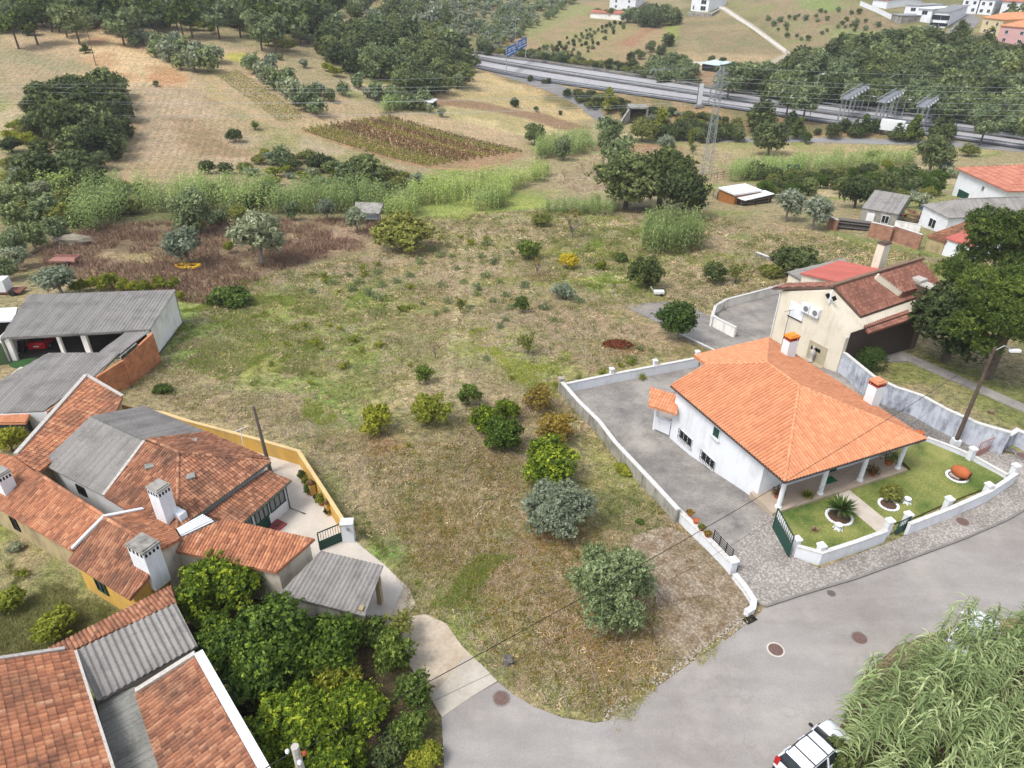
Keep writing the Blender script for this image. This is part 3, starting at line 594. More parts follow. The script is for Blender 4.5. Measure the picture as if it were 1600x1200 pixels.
# beyond the motorway
paint([(740, 80), (870, 15), (940, 0), (1000, 30), (1080, 30), (1010, 100), (960, 120), (800, 90)], C(170, 144, 114), 3, 1, C(154, 142, 98), .8)
paint([(800, 40), (900, 5), (930, 12), (830, 60)], C(148, 150, 94), 3, .9); paint([(870, 60), (960, 35), (1000, 45), (900, 85)], C(160, 150, 100), 3, .8)
paint([(965, 70), (1010, 42), (1035, 38), (990, 75)], C(172, 124, 98), 2, .9, fur=.6); paint([(1030, 65), (1045, 35), (1068, 30), (1060, 65)], C(148, 158, 66), 2, .9)
paint([(1065, 30), (1100, 18), (1140, 15), (1230, 85), (1150, 103), (1050, 95), (1060, 60)], C(150, 130, 102), 2, 1, C(138, 130, 96), .2, c3=C(160, 142, 110))
paint([(1052, 80), (1230, 85), (1160, 103), (1050, 96)], C(180, 154, 124), 2, .8)
paint([(1130, 0), (1330, 0), (1430, 50), (1300, 75), (1240, 75), (1180, 30)], C(154, 134, 108), 3, 1, C(142, 138, 92), .5)
paint([(1240, 0), (1320, 0), (1330, 25), (1260, 15)], C(128, 148, 76), 3, .9); paint([(1290, 40), (1380, 45), (1370, 62), (1300, 70)], C(132, 146, 82), 3, .8)
paint([(1250, 30), (1330, 12), (1420, 48), (1350, 50)], C(146, 124, 100), 3, .8)
paint([(650, 0), (760, 0), (700, 25), (640, 20)], C(158, 138, 112), 3, .8); paint([(670, 50), (760, 20), (860, 0), (900, 0), (780, 50), (730, 70)], C(152, 144, 104), 3, .9)
paint([(1130, 100), (1240, 95), (1430, 50), (1600, 60), (1700, 90), (1700, 215), (1230, 160), (1140, 130)], C(84, 86, 58), 3, 1)
paint([(1070, 115), (1110, 112), (1125, 130), (1080, 135)], C(150, 116, 94), 2, .9)
# motorway banks
paint([(740, 101), (900, 136), (1150, 168), (1400, 212), (1400, 220), (1120, 205), (900, 175), (760, 118)], C(150, 122, 92), 2, 1, C(120, 110, 76))
paint([(830, 225), (1000, 225), (1200, 225), (1450, 228), (1480, 250), (1300, 262), (1120, 280), (900, 262)], C(168, 154, 114), 2.5, .95, C(150, 150, 92), .3)
paint([(1160, 232), (1420, 225), (1470, 245), (1240, 258)], C(178, 152, 120), 2, .8, C(160, 140, 104)); paint(ell(1000, 232, 70, 7), C(160, 112, 84), 1.5, .8)
# valley bottom and the big field
paint([(0, 270), (180, 290), (620, 290), (640, 330), (200, 370), (0, 420)], C(98, 100, 62), 3, .9, C(118, 112, 74))
paint([(640, 315), (860, 300), (870, 345), (700, 350), (620, 335)], C(136, 152, 64), 2.5, .95, C(152, 160, 72))
paint([(130, 350), (330, 345), (560, 340), (640, 360), (600, 385), (430, 430), (330, 480), (230, 470), (120, 440), (30, 430), (60, 380)], C(140, 114, 98), 1.8, 1, C(162, 140, 112), 0, c3=C(128, 108, 84))
paint([(430, 385), (520, 360), (575, 365), (500, 400), (440, 410)], C(166, 136, 122), 1.2, .8)
paint([(200, 395), (330, 400), (310, 415), (190, 412)], C(166, 148, 104), 1.2, .7); paint([(0, 375), (120, 372), (110, 420), (0, 440)], C(128, 108, 80), 2, .7, C(118, 118, 72))
paint([(700, 350), (800, 350), (830, 385), (790, 420), (700, 415), (680, 385)], C(180, 158, 132), 2, .9, C(150, 142, 100), .9)
paint([(720, 410), (750, 410), (740, 520), (745, 620), (700, 620), (705, 500)], C(172, 156, 126), 1.2, .95, C(150, 144, 100), .5)
for tr_ in TRACKS: paint(tr_, C(194, 176, 148), .6, .6, C(170, 152, 122), .0, .25)
paint([(860, 345), (1000, 345), (1030, 400), (1010, 470), (960, 480), (900, 450), (860, 400)], C(128, 144, 66), 2, .9, C(146, 156, 66)); paint(ell(975, 455, 60, 12), C(140, 152, 66), 1.5, .8)
paint([(1100, 330), (1500, 350), (1500, 420), (1300, 400), (1100, 380)], C(150, 136, 104), 2.5, .9, C(124, 132, 74)); paint([(1260, 345), (1480, 405), (1490, 415), (1300, 375)], C(116, 132, 66), 1.5, .7)
paint([(820, 480), (1000, 470), (1090, 520), (1060, 560), (900, 590), (850, 540)], C(162, 138, 112), 2.5, .9, C(140, 134, 94))
paint([(250, 470), (420, 470), (560, 430), (660, 440), (640, 520), (500, 600), (390, 610), (280, 560)], C(142, 156, 74), 2.5, .95, C(126, 142, 66), c3=C(158, 158, 84))
paint([(270, 490), (350, 485), (390, 530), (330, 580), (240, 590)], C(116, 136, 66), 1.8, .95, C(132, 150, 68)); paint([(420, 450), (560, 440), (620, 500), (600, 560), (500, 570), (400, 540)], C(146, 162, 68), 1.6, .9, C(122, 140, 62))
paint([(470, 600), (570, 600), (560, 650), (520, 690), (470, 670)], C(116, 142, 50), 1.5, .95, C(136, 146, 74)); paint([(590, 530), (690, 520), (690, 560), (600, 570)], C(118, 130, 66), 1.5, .7)
paint([(720, 540), (830, 520), (870, 570), (820, 590), (730, 570)], C(124, 140, 66), 2.5, .8, C(148, 150, 78)); paint([(800, 560), (850, 560), (840, 640), (800, 610)], C(120, 134, 66), 1.5, .6)
paint([(450, 680), (620, 680), (760, 690), (900, 860), (1060, 1090), (950, 1120), (800, 1060), (640, 880), (560, 800)], C(160, 140, 114), 2.5, .92, C(132, 128, 88), c3=C(146, 122, 96))
paint([(380, 610), (480, 640), (560, 780), (530, 800), (470, 700), (300, 650)], C(160, 142, 118), 1.5, .8, C(130, 120, 88))
paint(ell(720, 945, 32, 42, rot=-.5), C(104, 142, 54), .8, .9, C(122, 148, 60)); paint(ell(600, 865, 32, 18), C(100, 146, 44), .8, .95); paint(ell(790, 1050, 26, 12), C(112, 132, 58), .8, .6); paint(ell(860, 1070, 30, 18), C(118, 132, 66), .8, .6)
paint(ell(790, 840, 26, 22), C(108, 130, 58), 1, .7); paint(ell(640, 770, 18, 10), C(112, 130, 60), .8, .6); paint(ell(520, 760, 30, 26), C(128, 138, 72), 1, .6)
paint([(840, 820), (900, 830), (890, 870), (850, 880), (800, 860)], C(160, 112, 84), 1, .8); paint([(860, 960), (960, 985), (1040, 975), (1050, 1030), (960, 1050), (870, 1010)], C(156, 112, 80), 1.3, .85, C(138, 112, 84))
paint([(930, 700), (990, 740), (980, 780), (930, 760)], C(146, 152, 76), 1, .8); paint([(930, 760), (1050, 800), (1070, 830), (990, 850), (940, 820)], C(138, 112, 84), 1, .9, C(110, 112, 66))
paint(ell(592, 690, 40, 14), C(146, 108, 80), 1, .8); paint(ell(690, 670, 45, 14), C(122, 110, 72), 1, .7); paint(ell(780, 715, 45, 16), C(120, 92, 66), 1, .7); paint(ell(840, 640, 40, 14), C(128, 102, 74), 1, .7); paint(ell(965, 545, 34, 10), C(150, 96, 68), .8, .7)
paint(ell(895, 362, 50, 9), C(112, 86, 56), 1, .7); paint(ell(1030, 335, 70, 14), C(116, 92, 72), 1.5, .8); paint(ell(840, 432, 30, 8), C(120, 88, 76), .8, .7)
paint(ell(1080, 548, 40, 12), C(120, 106, 66), 1, .7)
# behind the houses on the left and lower left
paint([(-60, 860), (120, 930), (200, 960), (100, 1040), (-60, 1060)], C(124, 128, 76), 1.5, .95, C(110, 124, 60), c3=C(140, 126, 92)); paint([(260, 880), (600, 960), (660, 1000), (700, 1200), (700, 1400), (100, 1400), (300, 1000)], C(86, 70, 54), 1, .95, C(110, 90, 66))
paint([(640, 1000), (690, 1110), (700, 1300), (620, 1300), (630, 1080)], C(150, 126, 98), 1, .9, C(128, 118, 80))
paint([(1230, 1240), (1320, 1120), (1340, 1060), (1420, 1010), (1700, 960), (1800, 1400), (1230, 1400)], C(92, 78, 58), .8, .95)
paint([(1540, 800), (1700, 700), (1700, 900), (1600, 860)], C(170, 150, 122), 2, .6); paint([(1560, 970), (1700, 900), (1700, 960), (1560, 1020)], C(190, 160, 118), 1, .9)
# garden of the beige house
paint([(1380, 560), (1450, 545), (1640, 620), (1640, 700), (1480, 600), (1390, 600)], C(122, 128, 66), 1, .9)
# ---- mesh
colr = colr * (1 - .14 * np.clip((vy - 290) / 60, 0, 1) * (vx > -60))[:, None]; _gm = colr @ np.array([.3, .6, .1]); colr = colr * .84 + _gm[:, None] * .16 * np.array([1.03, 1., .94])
bump_ = (fbm(vx, vy, 1.1, 3, 44) - .5) * .16 * np.clip((vy - 30) / 20, .25, 1) * np.clip(1 - (vy - 80) / 60, 0, 1)
SUNK = []
def finish_ground():
    low = np.zeros(len(vx), bool)
    for P in SHEETS:
        X = [p[0] for p in P]; Y = [p[1] for p in P]; idx = np.nonzero((vx > min(X)) & (vx < max(X)) & (vy > min(Y)) & (vy < max(Y)))[0]
        if len(idx): low[idx] |= pip(vx[idx], vy[idx], P)
    nr = len(ys); ci = low.reshape(nr, NXc)
    for _ in range(2):
        c2 = ci.copy(); c2[1:] |= ci[:-1]; c2[:-1] |= ci[1:]; c2[:, 1:] |= ci[:, :-1]; c2[:, :-1] |= ci[:, 1:]; ci = c2
    near = ci.ravel(); z = vz + np.where(near, -.02, bump_); z = np.where(low, z - .05, z)
    co = np.stack([vx, vy, z], 1).astype(np.float32); me = bpy.data.meshes.new('ground'); me.vertices.add(len(co)); me.vertices.foreach_set('co', co.ravel())
    J, I = np.meshgrid(np.arange(nr - 1), np.arange(NXc - 1), indexing='ij'); a = (J * NXc + I).ravel(); q = np.stack([a, a + 1, a + NXc + 1, a + NXc], 1).astype(np.int32)
    me.loops.add(q.size); me.loops.foreach_set('vertex_index', q.ravel()); me.polygons.add(len(q)); me.polygons.foreach_set('loop_start', np.arange(0, q.size, 4, dtype=np.int32)); me.polygons.foreach_set('loop_total', np.full(len(q), 4, np.int32))
    me.polygons.foreach_set('use_smooth', [True] * len(q)); me.update(calc_edges=True)
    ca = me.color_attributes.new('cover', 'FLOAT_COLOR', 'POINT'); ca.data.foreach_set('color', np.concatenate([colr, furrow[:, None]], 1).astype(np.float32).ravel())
    t = NT('soil_and_grass'); at = t.attr('cover'); c = at.outputs['Color']; p = t.pos()
    nA = t.noise(p, 1.7, 8, .75); nB = t.noise(p, 6.5, 6, .8); nC = t.noise(p, .35, 5, .65)
    nH = t.noise(p, 2.3, 6, .7)
    c = t.mix(c, t.mix(c, (.95, 1.03, .84), 1., 'MULTIPLY'), t.ramp(nH, [(.42, (0, 0, 0)), (.56, (.9, .9, .9))]))
    c = t.mix(c, t.ramp(nA, [(.37, (.5, .5, .46)), (.5, (.98, .98, .98)), (.62, (1.42, 1.38, 1.32))]), 1., 'MULTIPLY')
    c = t.mix(c, t.ramp(nB, [(.38, (.46, .47, .42)), (.5, (.98, .98, .98)), (.62, (1.46, 1.42, 1.34))]), .9, 'MULTIPLY')
    nD = t.noise(p, 17, 5, .8); c = t.mix(c, t.ramp(nD, [(.4, (.5, .5, .46)), (.5, (1, 1, 1)), (.6, (1.46, 1.42, 1.34))]), .9, 'MULTIPLY')
    c = t.mix(c, t.ramp(nC, [(.36, (.86, .9, .84)), (.62, (1.14, 1.08, 1.04))]), 1., 'MULTIPLY')
    wv = t.new('ShaderNodeTexWave', wave_type='BANDS', bands_direction='X'); wv.inputs['Scale'].default_value = .2; wv.inputs['Distortion'].default_value = .7; wv.inputs['Detail'].default_value = 1; wv.inputs['Detail Scale'].default_value = 1.2
    mp = t.new('ShaderNodeMapping'); mp.inputs['Rotation'].default_value = (0, 0, R_(-14)); t.link(t.new('ShaderNodeNewGeometry').outputs['Position'], mp.inputs[0]); t.link(mp.outputs[0], wv.inputs['Vector'])
    c = t.mix(c, t.mix(c, t.ramp(wv.outputs['Fac'], [(.2, (.86, .84, .82)), (.7, (1.08, 1.08, 1.08))]), 1., 'MULTIPLY'), at.outputs['Alpha'])
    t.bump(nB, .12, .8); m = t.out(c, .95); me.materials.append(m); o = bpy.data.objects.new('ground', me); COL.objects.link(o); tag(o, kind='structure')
# ---------------------------------------------------------------- shared materials for built things
def groundmat(name, c, c2, sc=.5, fine=6, amt=.5, cob=0, stain=None, crack=0):
    t = NT(name); p = t.pos(); n = t.noise(p, sc, 6, .65); col = t.mix(c, c2, t.ramp(n, [(.38, (0, 0, 0)), (.66, (1, 1, 1))]))
    nf = t.noise(p, fine, 4, .7); col = t.mix(col, t.ramp(nf, [(.3, (1 - amt * .5,) * 3), (.7, (1 + amt * .4,) * 3)]), 1., 'MULTIPLY')
    if stain: col = t.mix(col, stain, t.ramp(t.noise(p, .22, 5, .7), [(.5, (0, 0, 0)), (.68, (.55,) * 3)]))
    if crack:
        wn = t.new('ShaderNodeTexVoronoi', feature='DISTANCE_TO_EDGE'); wn.inputs['Scale'].default_value = .16; nz_ = t.new('ShaderNodeTexNoise'); nz_.inputs['Scale'].default_value = .8; nz_.inputs['Detail'].default_value = 5; t.link(p, nz_.inputs['Vector']); mv = t.new('ShaderNodeVectorMath', operation='MULTIPLY_ADD'); t.link(nz_.outputs['Color'], mv.inputs[0]); mv.inputs[1].default_value = (3, 3, 3); t.link(p, mv.inputs[2]); t.link(mv.outputs[0], wn.inputs['Vector']); msk = t.ramp(t.noise(p, .11, 3), [(.5, (0, 0, 0)), (.56, (1, 1, 1))])
        col = t.mix(col, t.mix((1., 1., 1.), t.ramp(wn.outputs['Distance'], [(.0, (.88,) * 3), (.012, (1.,) * 3)]), msk), 1., 'MULTIPLY'); col = t.mix(col, t.ramp(t.noise(t.pos((.5, 1.6, 1)), .5, 4, .6), [(.4, (.93,) * 3), (.6, (1.04,) * 3)]), 1., 'MULTIPLY')
    if cob:
        v = t.new('ShaderNodeTexVoronoi'); v.inputs['Scale'].default_value = cob; t.link(p, v.inputs['Vector']); col = t.mix(col, t.ramp(v.outputs['Distance'], [(.3, (1.06,) * 3), (.62, (.66,) * 3)]), 1., 'MULTIPLY')
        col = t.mix(col, t.ramp(v.outputs['Color'], [(.2, (.85,) * 3), (.8, (1.12,) * 3)]), 1., 'MULTIPLY')
    t.bump(nf, .02, .5); return t.out(col, .9)
M_asph = groundmat('pale_asphalt', hexc(184, 179, 175, .62), hexc(168, 160, 154, .6), .16, 14, .3, stain=hexc(198, 190, 180, .64), crack=1)
M_conc = groundmat('weathered_concrete', hexc(174, 168, 161, .62), hexc(136, 131, 128, .6), .35, 5, .5, stain=hexc(204, 197, 186, .64))
M_cob = groundmat('cobbles', hexc(192, 184, 176, .72), hexc(166, 158, 150, .7), .3, 6, .35, cob=7)
M_cobd = groundmat('dark_cobbles', hexc(160, 154, 148, .66), hexc(134, 128, 122, .64), .3, 6, .35, cob=7)
M_court = groundmat('pale_court', hexc(222, 212, 200, .74), hexc(208, 198, 184, .7), .4, 5, .12)
M_dirt = groundmat('pale_dirt', hexc(214, 200, 180, .7), hexc(190, 172, 148, .68), .5, 4, .5, stain=hexc(172, 152, 126, .64))
M_oldcob = groundmat('overgrown_cobbles', hexc(186, 170, 148, .7), hexc(150, 126, 98, .66), 1.1, 5, .6, cob=6.5, stain=hexc(128, 118, 78, .62))
M_lawn = groundmat('lawn_turf', hexc(138, 142, 78, .8), hexc(88, 112, 50, .72), .34, 7, .95, stain=hexc(166, 162, 98, .82))
M_path = groundmat('path_slabs', hexc(214, 204, 190, .74), hexc(200, 188, 174, .7), .8, 5, .15)
M_white = wallmat('white_render', hexc(240, 243, 248, .76), hexc(200, 197, 190, .66), .38)
M_whited = wallmat('stained_white_render', hexc(236, 233, 226, .9), hexc(176, 171, 160, .7), .5)
M_bluew = wallmat('streaked_blue_white_wall', hexc(205, 210, 220, .78), hexc(108, 112, 124, .6), .95)
M_grw = wallmat('grey_wall', hexc(176, 172, 164, .66), hexc(96, 92, 84, .5), .8)
M_beige = wallmat('beige_render', hexc(226, 216, 196, .82), hexc(184, 170, 148, .6), .35)
M_brown = plain('brown_render', hexc(112, 92, 80, .62), .85)
M_yellow = wallmat('ochre_render', hexc(232, 184, 92, .72), hexc(196, 168, 112, .6), .6)
M_oldyel = wallmat('old_yellow_render', hexc(204, 184, 140, .66), hexc(150, 136, 112, .55), .8)
M_stucco = wallmat('rough_stucco', hexc(222, 212, 194, .76), hexc(150, 142, 128, .6), .6); M_ochrecap = wallmat('ochre_coping', hexc(226, 196, 140, .74), hexc(190, 168, 130, .66), .4)
def brickmat(name, c1, c2, m, sc=5.5):
    t = NT(name); p = t.pos(); b = t.new('ShaderNodeTexBrick'); b.inputs['Scale'].default_value = sc; b.inputs['Color1'].default_value = (*c1, 1); b.inputs['Color2'].default_value = (*c2, 1); b.inputs['Mortar'].default_value = (*m, 1); b.inputs['Mortar Size'].default_value = .03
    mp = t.new('ShaderNodeMapping'); mp.inputs['Rotation'].default_value = (R_(90), 0, R_(20)); t.link(p, mp.inputs[0]); t.link(mp.outputs[0], b.inputs['Vector'])
    n = t.noise(t.pos(), 1.3, 6, .7); col = t.mix(b.outputs['Color'], t.ramp(n, [(.3, (.6, .6, .6)), (.6, (1.1, 1.1, 1.1))]), 1., 'MULTIPLY'); return t.out(col, .9)
M_brick = brickmat('orange_hollow_brick', hexc(226, 148, 102, .8), hexc(208, 124, 80, .76), hexc(176, 140, 112, .6))
M_brickold = brickmat('old_brick', hexc(190, 126, 98, .72), hexc(158, 102, 80, .68), hexc(186, 166, 146, .68))
M_tileN = tilemat('new_orange_tiles', [(0, hexc(212, 134, 86, .72)), (.5, hexc(222, 146, 96, .74)), (1, hexc(232, 158, 108, .76))], hexc(190, 118, 86, .64), .25, .0)
M_tileO = tilemat('old_orange_tiles', [(0, hexc(156, 98, 68, .66)), (.45, hexc(196, 124, 82, .7)), (.8, hexc(212, 140, 92, .72)), (1, hexc(222, 168, 126, .74))], hexc(124, 90, 74, .55), .7, .5)
M_tileR = tilemat('old_red_tiles', [(0, hexc(134, 88, 64, .62)), (.5, hexc(178, 114, 78, .67)), (1, hexc(206, 148, 108, .7))], hexc(108, 82, 70, .5), .75, .5)
M_tileB = tilemat('red_brown_tiles', [(0, hexc(146, 92, 74, .6)), (.5, hexc(166, 106, 84, .62)), (1, hexc(190, 130, 106, .64))], hexc(112, 78, 68, .52), .5, .4)
M_tileF = tilemat('salmon_tiles', [(0, hexc(190, 110, 84, .66)), (1, hexc(214, 138, 108, .7))], hexc(160, 100, 80, .6), .3, .0)
M_redsheet = tilemat('red_roof_sheets', [(0, hexc(196, 92, 78, .68)), (1, hexc(206, 104, 86, .7))], hexc(170, 84, 72, .6), .3, .0)
M_corr = tilemat('grey_fibre_cement', [(0, hexc(158, 153, 148, .62)), (1, hexc(176, 171, 165, .64))], hexc(122, 118, 114, .58), .6, .3)
M_corrd = tilemat('mossy_fibre_cement', [(0, hexc(150, 152, 144, .64)), (1, hexc(176, 174, 166, .66))], hexc(110, 110, 102, .55), .6, .3)
M_wood = plain('weathered_wood', hexc(140, 118, 96, .6), .8, var=.25, scale=4)
M_pole = plain('tarred_pole_wood', hexc(112, 96, 84, .55), .85, var=.3, scale=4)
M_green = plain('green_paint', hexc(34, 78, 66, .7), .45); M_greenlt = plain('faded_green_paint', hexc(96, 122, 84, .6), .6)
M_dark = plain('dark_metal', hexc(48, 48, 50, .5), .5); M_metal = plain('grey_steel', hexc(158, 162, 166, .62), .45, .35); M_galv = plain('galvanised_steel', hexc(176, 180, 184, .66), .5, .2)
M_glass = plain('window_glass', hexc(54, 62, 68, .5), .12, 0, .2); M_glassl = plain('pale_glass', hexc(150, 156, 156, .55), .15); M_black = plain('dark_interior', hexc(34, 32, 30, .5), .9)
M_wpaint = plain('white_paint', hexc(240, 242, 244, .76), .5, 0, .04); M_terra = plain('terracotta', hexc(198, 110, 66, .66), .75); M_stone = plain('pale_stone', hexc(206, 200, 192, .66), .9, var=.2, scale=6)
M_rust = plain('rusty_metal', hexc(140, 92, 78, .6), .8, var=.3, scale=5); M_pink = plain('faded_pink_paint', hexc(196, 146, 134, .62), .6); M_cap = plain('wall_coping', hexc(222, 220, 216, .72), .8, var=.16, scale=3); M_rubber = plain('rubber', (.02, .02, .02), .8); M_manh = plain('rust_iron_cover', hexc(138, 112, 104, .54), .7, var=.2, scale=8)
def gpl(p, a): return p
# ---------------------------------------------------------------- roads and paved ground
Z0 = lambda x, y: 0.0
def flat(px, z=0.): return [pz(u, v, z) for u, v in px]
road_px = [(690, 1122), (735, 1090), (778, 1066), (800, 1084), (835, 1105), (880, 1122), (930, 1130), (950, 1126), (1000, 1092), (1080, 1036), (1140, 996), (1183, 962), (1195, 950), (1250, 932), (1340, 905), (1430, 872), (1510, 842), (1570, 816), (1605, 796), (1700, 735), (1850, 640), (2000, 760), (1750, 930), (1620, 962), (1500, 975), (1400, 1010), (1345, 1060), (1325, 1120), (1280, 1180), (1235, 1240), (1200, 1400), (700, 1400), (694, 1200)]
sheet('road', flat(road_px), M_asph, .02, 2.0, world=True)
sheet('pavement', flat([(1152, 896), (1186, 944), (1196, 948), (1250, 930), (1340, 903), (1430, 870), (1510, 840), (1570, 814), (1605, 794), (1700, 733), (1850, 636), (1800, 610), (1640, 690), (1600, 715), (1560, 705), (1500, 705), (1570, 750), (1400, 845), (1280, 890), (1242, 872), (1224, 806), (1200, 800), (1152, 852)]), M_cob, .10, 1.5, world=True)
kb = MB(); kp = flat([(1196, 949), (1250, 931), (1340, 904), (1430, 871), (1510, 841), (1570, 815), (1605, 795), (1700, 734)])
for a, b in zip(kp[:-1], kp[1:]): kb.beam(a + Vector((0, 0, .05)), b + Vector((0, 0, .05)), .14, .18)
tag(kb.build('kerb', plain('kerb_stone', hexc(150, 146, 142, .6), .9)), kind='structure')
sheet('yard', [(888, 606), (1000, 585), (1092, 572), (1215, 552), (1330, 590), (1420, 625), (1500, 665), (1560, 700), (1505, 712), (1440, 690), (1222, 805), (1150, 900), (1128, 872), (1060, 802), (1000, 735), (960, 690), (925, 650)], M_conc, .05, .8)
sheet('alley', [(1330, 596), (1400, 628), (1480, 652), (1560, 690), (1600, 712), (1560, 704), (1510, 722), (1450, 690), (1380, 640)], M_cobd, .09, 1.)
sheet('courtyard', [(262, 655), (345, 675), (402, 692), (464, 712), (545, 834), (562, 852), (602, 884), (632, 915), (600, 985), (560, 960), (430, 900), (400, 800), (320, 720)], M_court, .04, 1.)
sheet('dirt_drive', [(602, 884), (640, 920), (650, 945), (632, 965), (665, 960), (698, 975), (722, 1010), (745, 1032), (776, 1064), (735, 1090), (691, 1121), (672, 1090), (640, 1040), (600, 1012), (575, 995), (575, 930)], M_dirt, .025, .8)
sheet('concrete_apron', [(728, 1024), (752, 1038), (777, 1065), (735, 1090), (691, 1121), (676, 1086), (700, 1060)], groundmat('pale_apron', hexc(212, 204, 190, .64), hexc(196, 186, 170, .62), .5, 5, .2), .035, .8)
sheet('old_paving', [(985, 838), (1040, 822), (1080, 838), (1150, 900), (1170, 940), (1160, 965), (1080, 1030), (1035, 1030), (1020, 985), (1025, 935)], M_oldcob, .03, .8)
sheet('concrete_terrace', [(976, 478), (1050, 470), (1075, 476), (1118, 500), (1200, 520), (1205, 545), (1118, 546), (1060, 520)], M_conc, .05, 1.)
sheet('ramp', [(1118, 500), (1122, 475), (1180, 455), (1235, 447), (1260, 470), (1215, 540), (1205, 535), (1150, 515)], M_conc, .10, 1.)
sheet('access_road', [(738, 99), (800, 116), (860, 129), (910, 149), (935, 166), (950, 188), (938, 190), (905, 166), (860, 144), (800, 124), (738, 104)], groundmat('grey_tarmac', hexc(150, 148, 148, .6), hexc(138, 136, 134, .6), .2, 6, .2), .06, 2.)
sheet('lower_road', [(1030, 213), (1130, 214), (1247, 215), (1440, 220), (1560, 226), (1680, 236), (1680, 246), (1560, 234), (1440, 227), (1247, 222), (1130, 221), (1030, 219)], MC.get('x') or groundmat('grey_tarmac_low', hexc(166, 164, 164, .6), hexc(152, 150, 148, .6), .2, 6, .2), .06, 2.)
sheet('village_road', [(1488, 24), (1520, 22), (1532, 32), (1520, 45), (1498, 58), (1475, 58), (1490, 40)], groundmat('village_tarmac', hexc(160, 156, 156, .6), hexc(150, 146, 142, .6), .2, 6, .2), .12, 3.)
sheet('hill_track', [(1112, 2), (1130, 8), (1180, 40), (1235, 82), (1240, 90), (1205, 104), (1190, 102), (1225, 85), (1170, 42), (1120, 12)], groundmat('track_dust', hexc(196, 184, 164, .6), hexc(176, 162, 140, .6), .2, 3, .3), .12, 3.)
sheet('garden_path', [(1372, 552), (1400, 545), (1480, 580), (1640, 650), (1640, 662), (1480, 592), (1420, 565), (1385, 566)], M_conc, .06, 1.)
# motorway
def ribbon(name, o0, o1, dz, mat, parent=None, th=.0):
    mb = MB(); vs = []
    for x, y, z, (nx, ny), hw in zip(MX, MY, MZZ, MN, MHW):
        for o in (o0, o1): vs.append((x + nx * hw * o, y + ny * hw * o, z + dz))
    n = len(MX); mb.add(vs, [(2 * i, 2 * i + 2, 2 * i + 3, 2 * i + 1) for i in range(n - 1)], .5); return mb.build(name, mat, parent)
M_mway = groundmat('motorway_asphalt', hexc(180, 178, 180, .74), hexc(168, 166, 168, .74), .08, 3, .15)
tag(ribbon('motorway', -1, 1, -.02, M_mway), kind='structure')
tag(ribbon('motorway_median', -.15, .10, .12, groundmat('median_soil', hexc(110, 104, 102, .6), hexc(90, 86, 84, .6), .3, 3, .5)), kind='structure')
tag(ribbon('motorway_verge', -1.12, -.9, .03, groundmat('kerb_concrete', hexc(124, 124, 132, .6), hexc(110, 110, 118, .6), .3, 3, .3)), kind='structure')
tag(ribbon('motorway_verge_far', .88, 1.1, .03, groundmat('kerb_concrete_far', hexc(118, 118, 118, .6), hexc(104, 104, 104, .6), .3, 3, .3)), kind='structure')
for i, o_ in enumerate((-.86, -.5, .45, .84)):
    mb = MB(); n = len(MX)
    for k in range(n - 1):
        if o_ in (-.5, .45) and k % 2: continue
        P = [(MX[j] + MN[j][0] * MHW[j] * (o_ + s), MY[j] + MN[j][1] * MHW[j] * (o_ + s), MZZ[j] + .01) for j in (k, k + 1) for s in (-.008, .008)]; mb.add(P, [(0, 2, 3, 1)], .5)
    tag(mb.build('lane_marking', M_wpaint), kind='structure')
for o_, lb in ((-1.02, 'grey guard rail along the near edge of the motorway'), (-.14, 'guard rail on the near side of the motorway median'), (.09, 'guard rail on the far side of the motorway median'), (1.02, 'grey barrier along the far edge of the motorway')):
    pts = [Vector((x + nx * hw * o_, y + ny * hw * o_, z)) for x, y, z, (nx, ny), hw in zip(MX, MY, MZZ, MN, MHW)]; r = thing('guard_rail', lb, 'guard rail', pts[30], 'guard rails along the motorway')
    mb = MB()
    for k, (a, b) in enumerate(zip(pts[:-1], pts[1:])):
        mb.beam(a + Vector((0, 0, .75)), b + Vector((0, 0, .75)), .06, .42, .5)
        if 4 < k < 80: mp = MB(); mp.beam(a, a + Vector((0, 0, .8)), .12, .12, .5); mp.build('post', M_metal, r)
    mb.build('rail', M_metal, r)
# ---------------------------------------------------------------- building helpers
def P2d(p): return Vector((p[0], p[1]))
def proj(p):
    q = CMI @ (Vector(p) - CP); return 800 + F * q.x / -q.z, 600 - F * q.y / -q.z
def ztop(ub, vb, vt):
    b = gnd(ub, vb); lo, hi = 0., 60.
    for _ in range(40):
        m = (lo + hi) / 2
        if proj(b + Vector((0, 0, m)))[1] > vt: lo = m
        else: hi = m
    return b, lo
class PL:
    """a roof plane through three photo points of known height"""
    def __init__(s, a, b, c):
        P = [pz(*q) if not isinstance(q, Vector) else q for q in (a, b, c)]; s.p = P[0]; s.n = (P[1] - P[0]).cross(P[2] - P[0]).normalized()
        if s.n.z < 0: s.n = -s.n
    def at(s, u, v): return ppl(u, v, s.p, s.n)
    def z(s, x, y): return s.p.z - (s.n.x * (x - s.p.x) + s.n.y * (y - s.p.y)) / s.n.z
    def pts(s, px): return [s.at(*q) for q in px]
def walls(parent, pts, ins, mat, pl=None, z1=None, z0=None, name='wall', gap=.1):
    xy = inset([(p.x, p.y) for p in pts], ins); zz = [(pl.z(*q) - gap) if pl else z1 for q in xy]; lo = [min(T(*q) for q in xy) - .4 if z0 is None else z0] * len(xy)
    mb = MB(); mb.prism(xy, lo, zz); return mb.build(name, mat, parent), xy
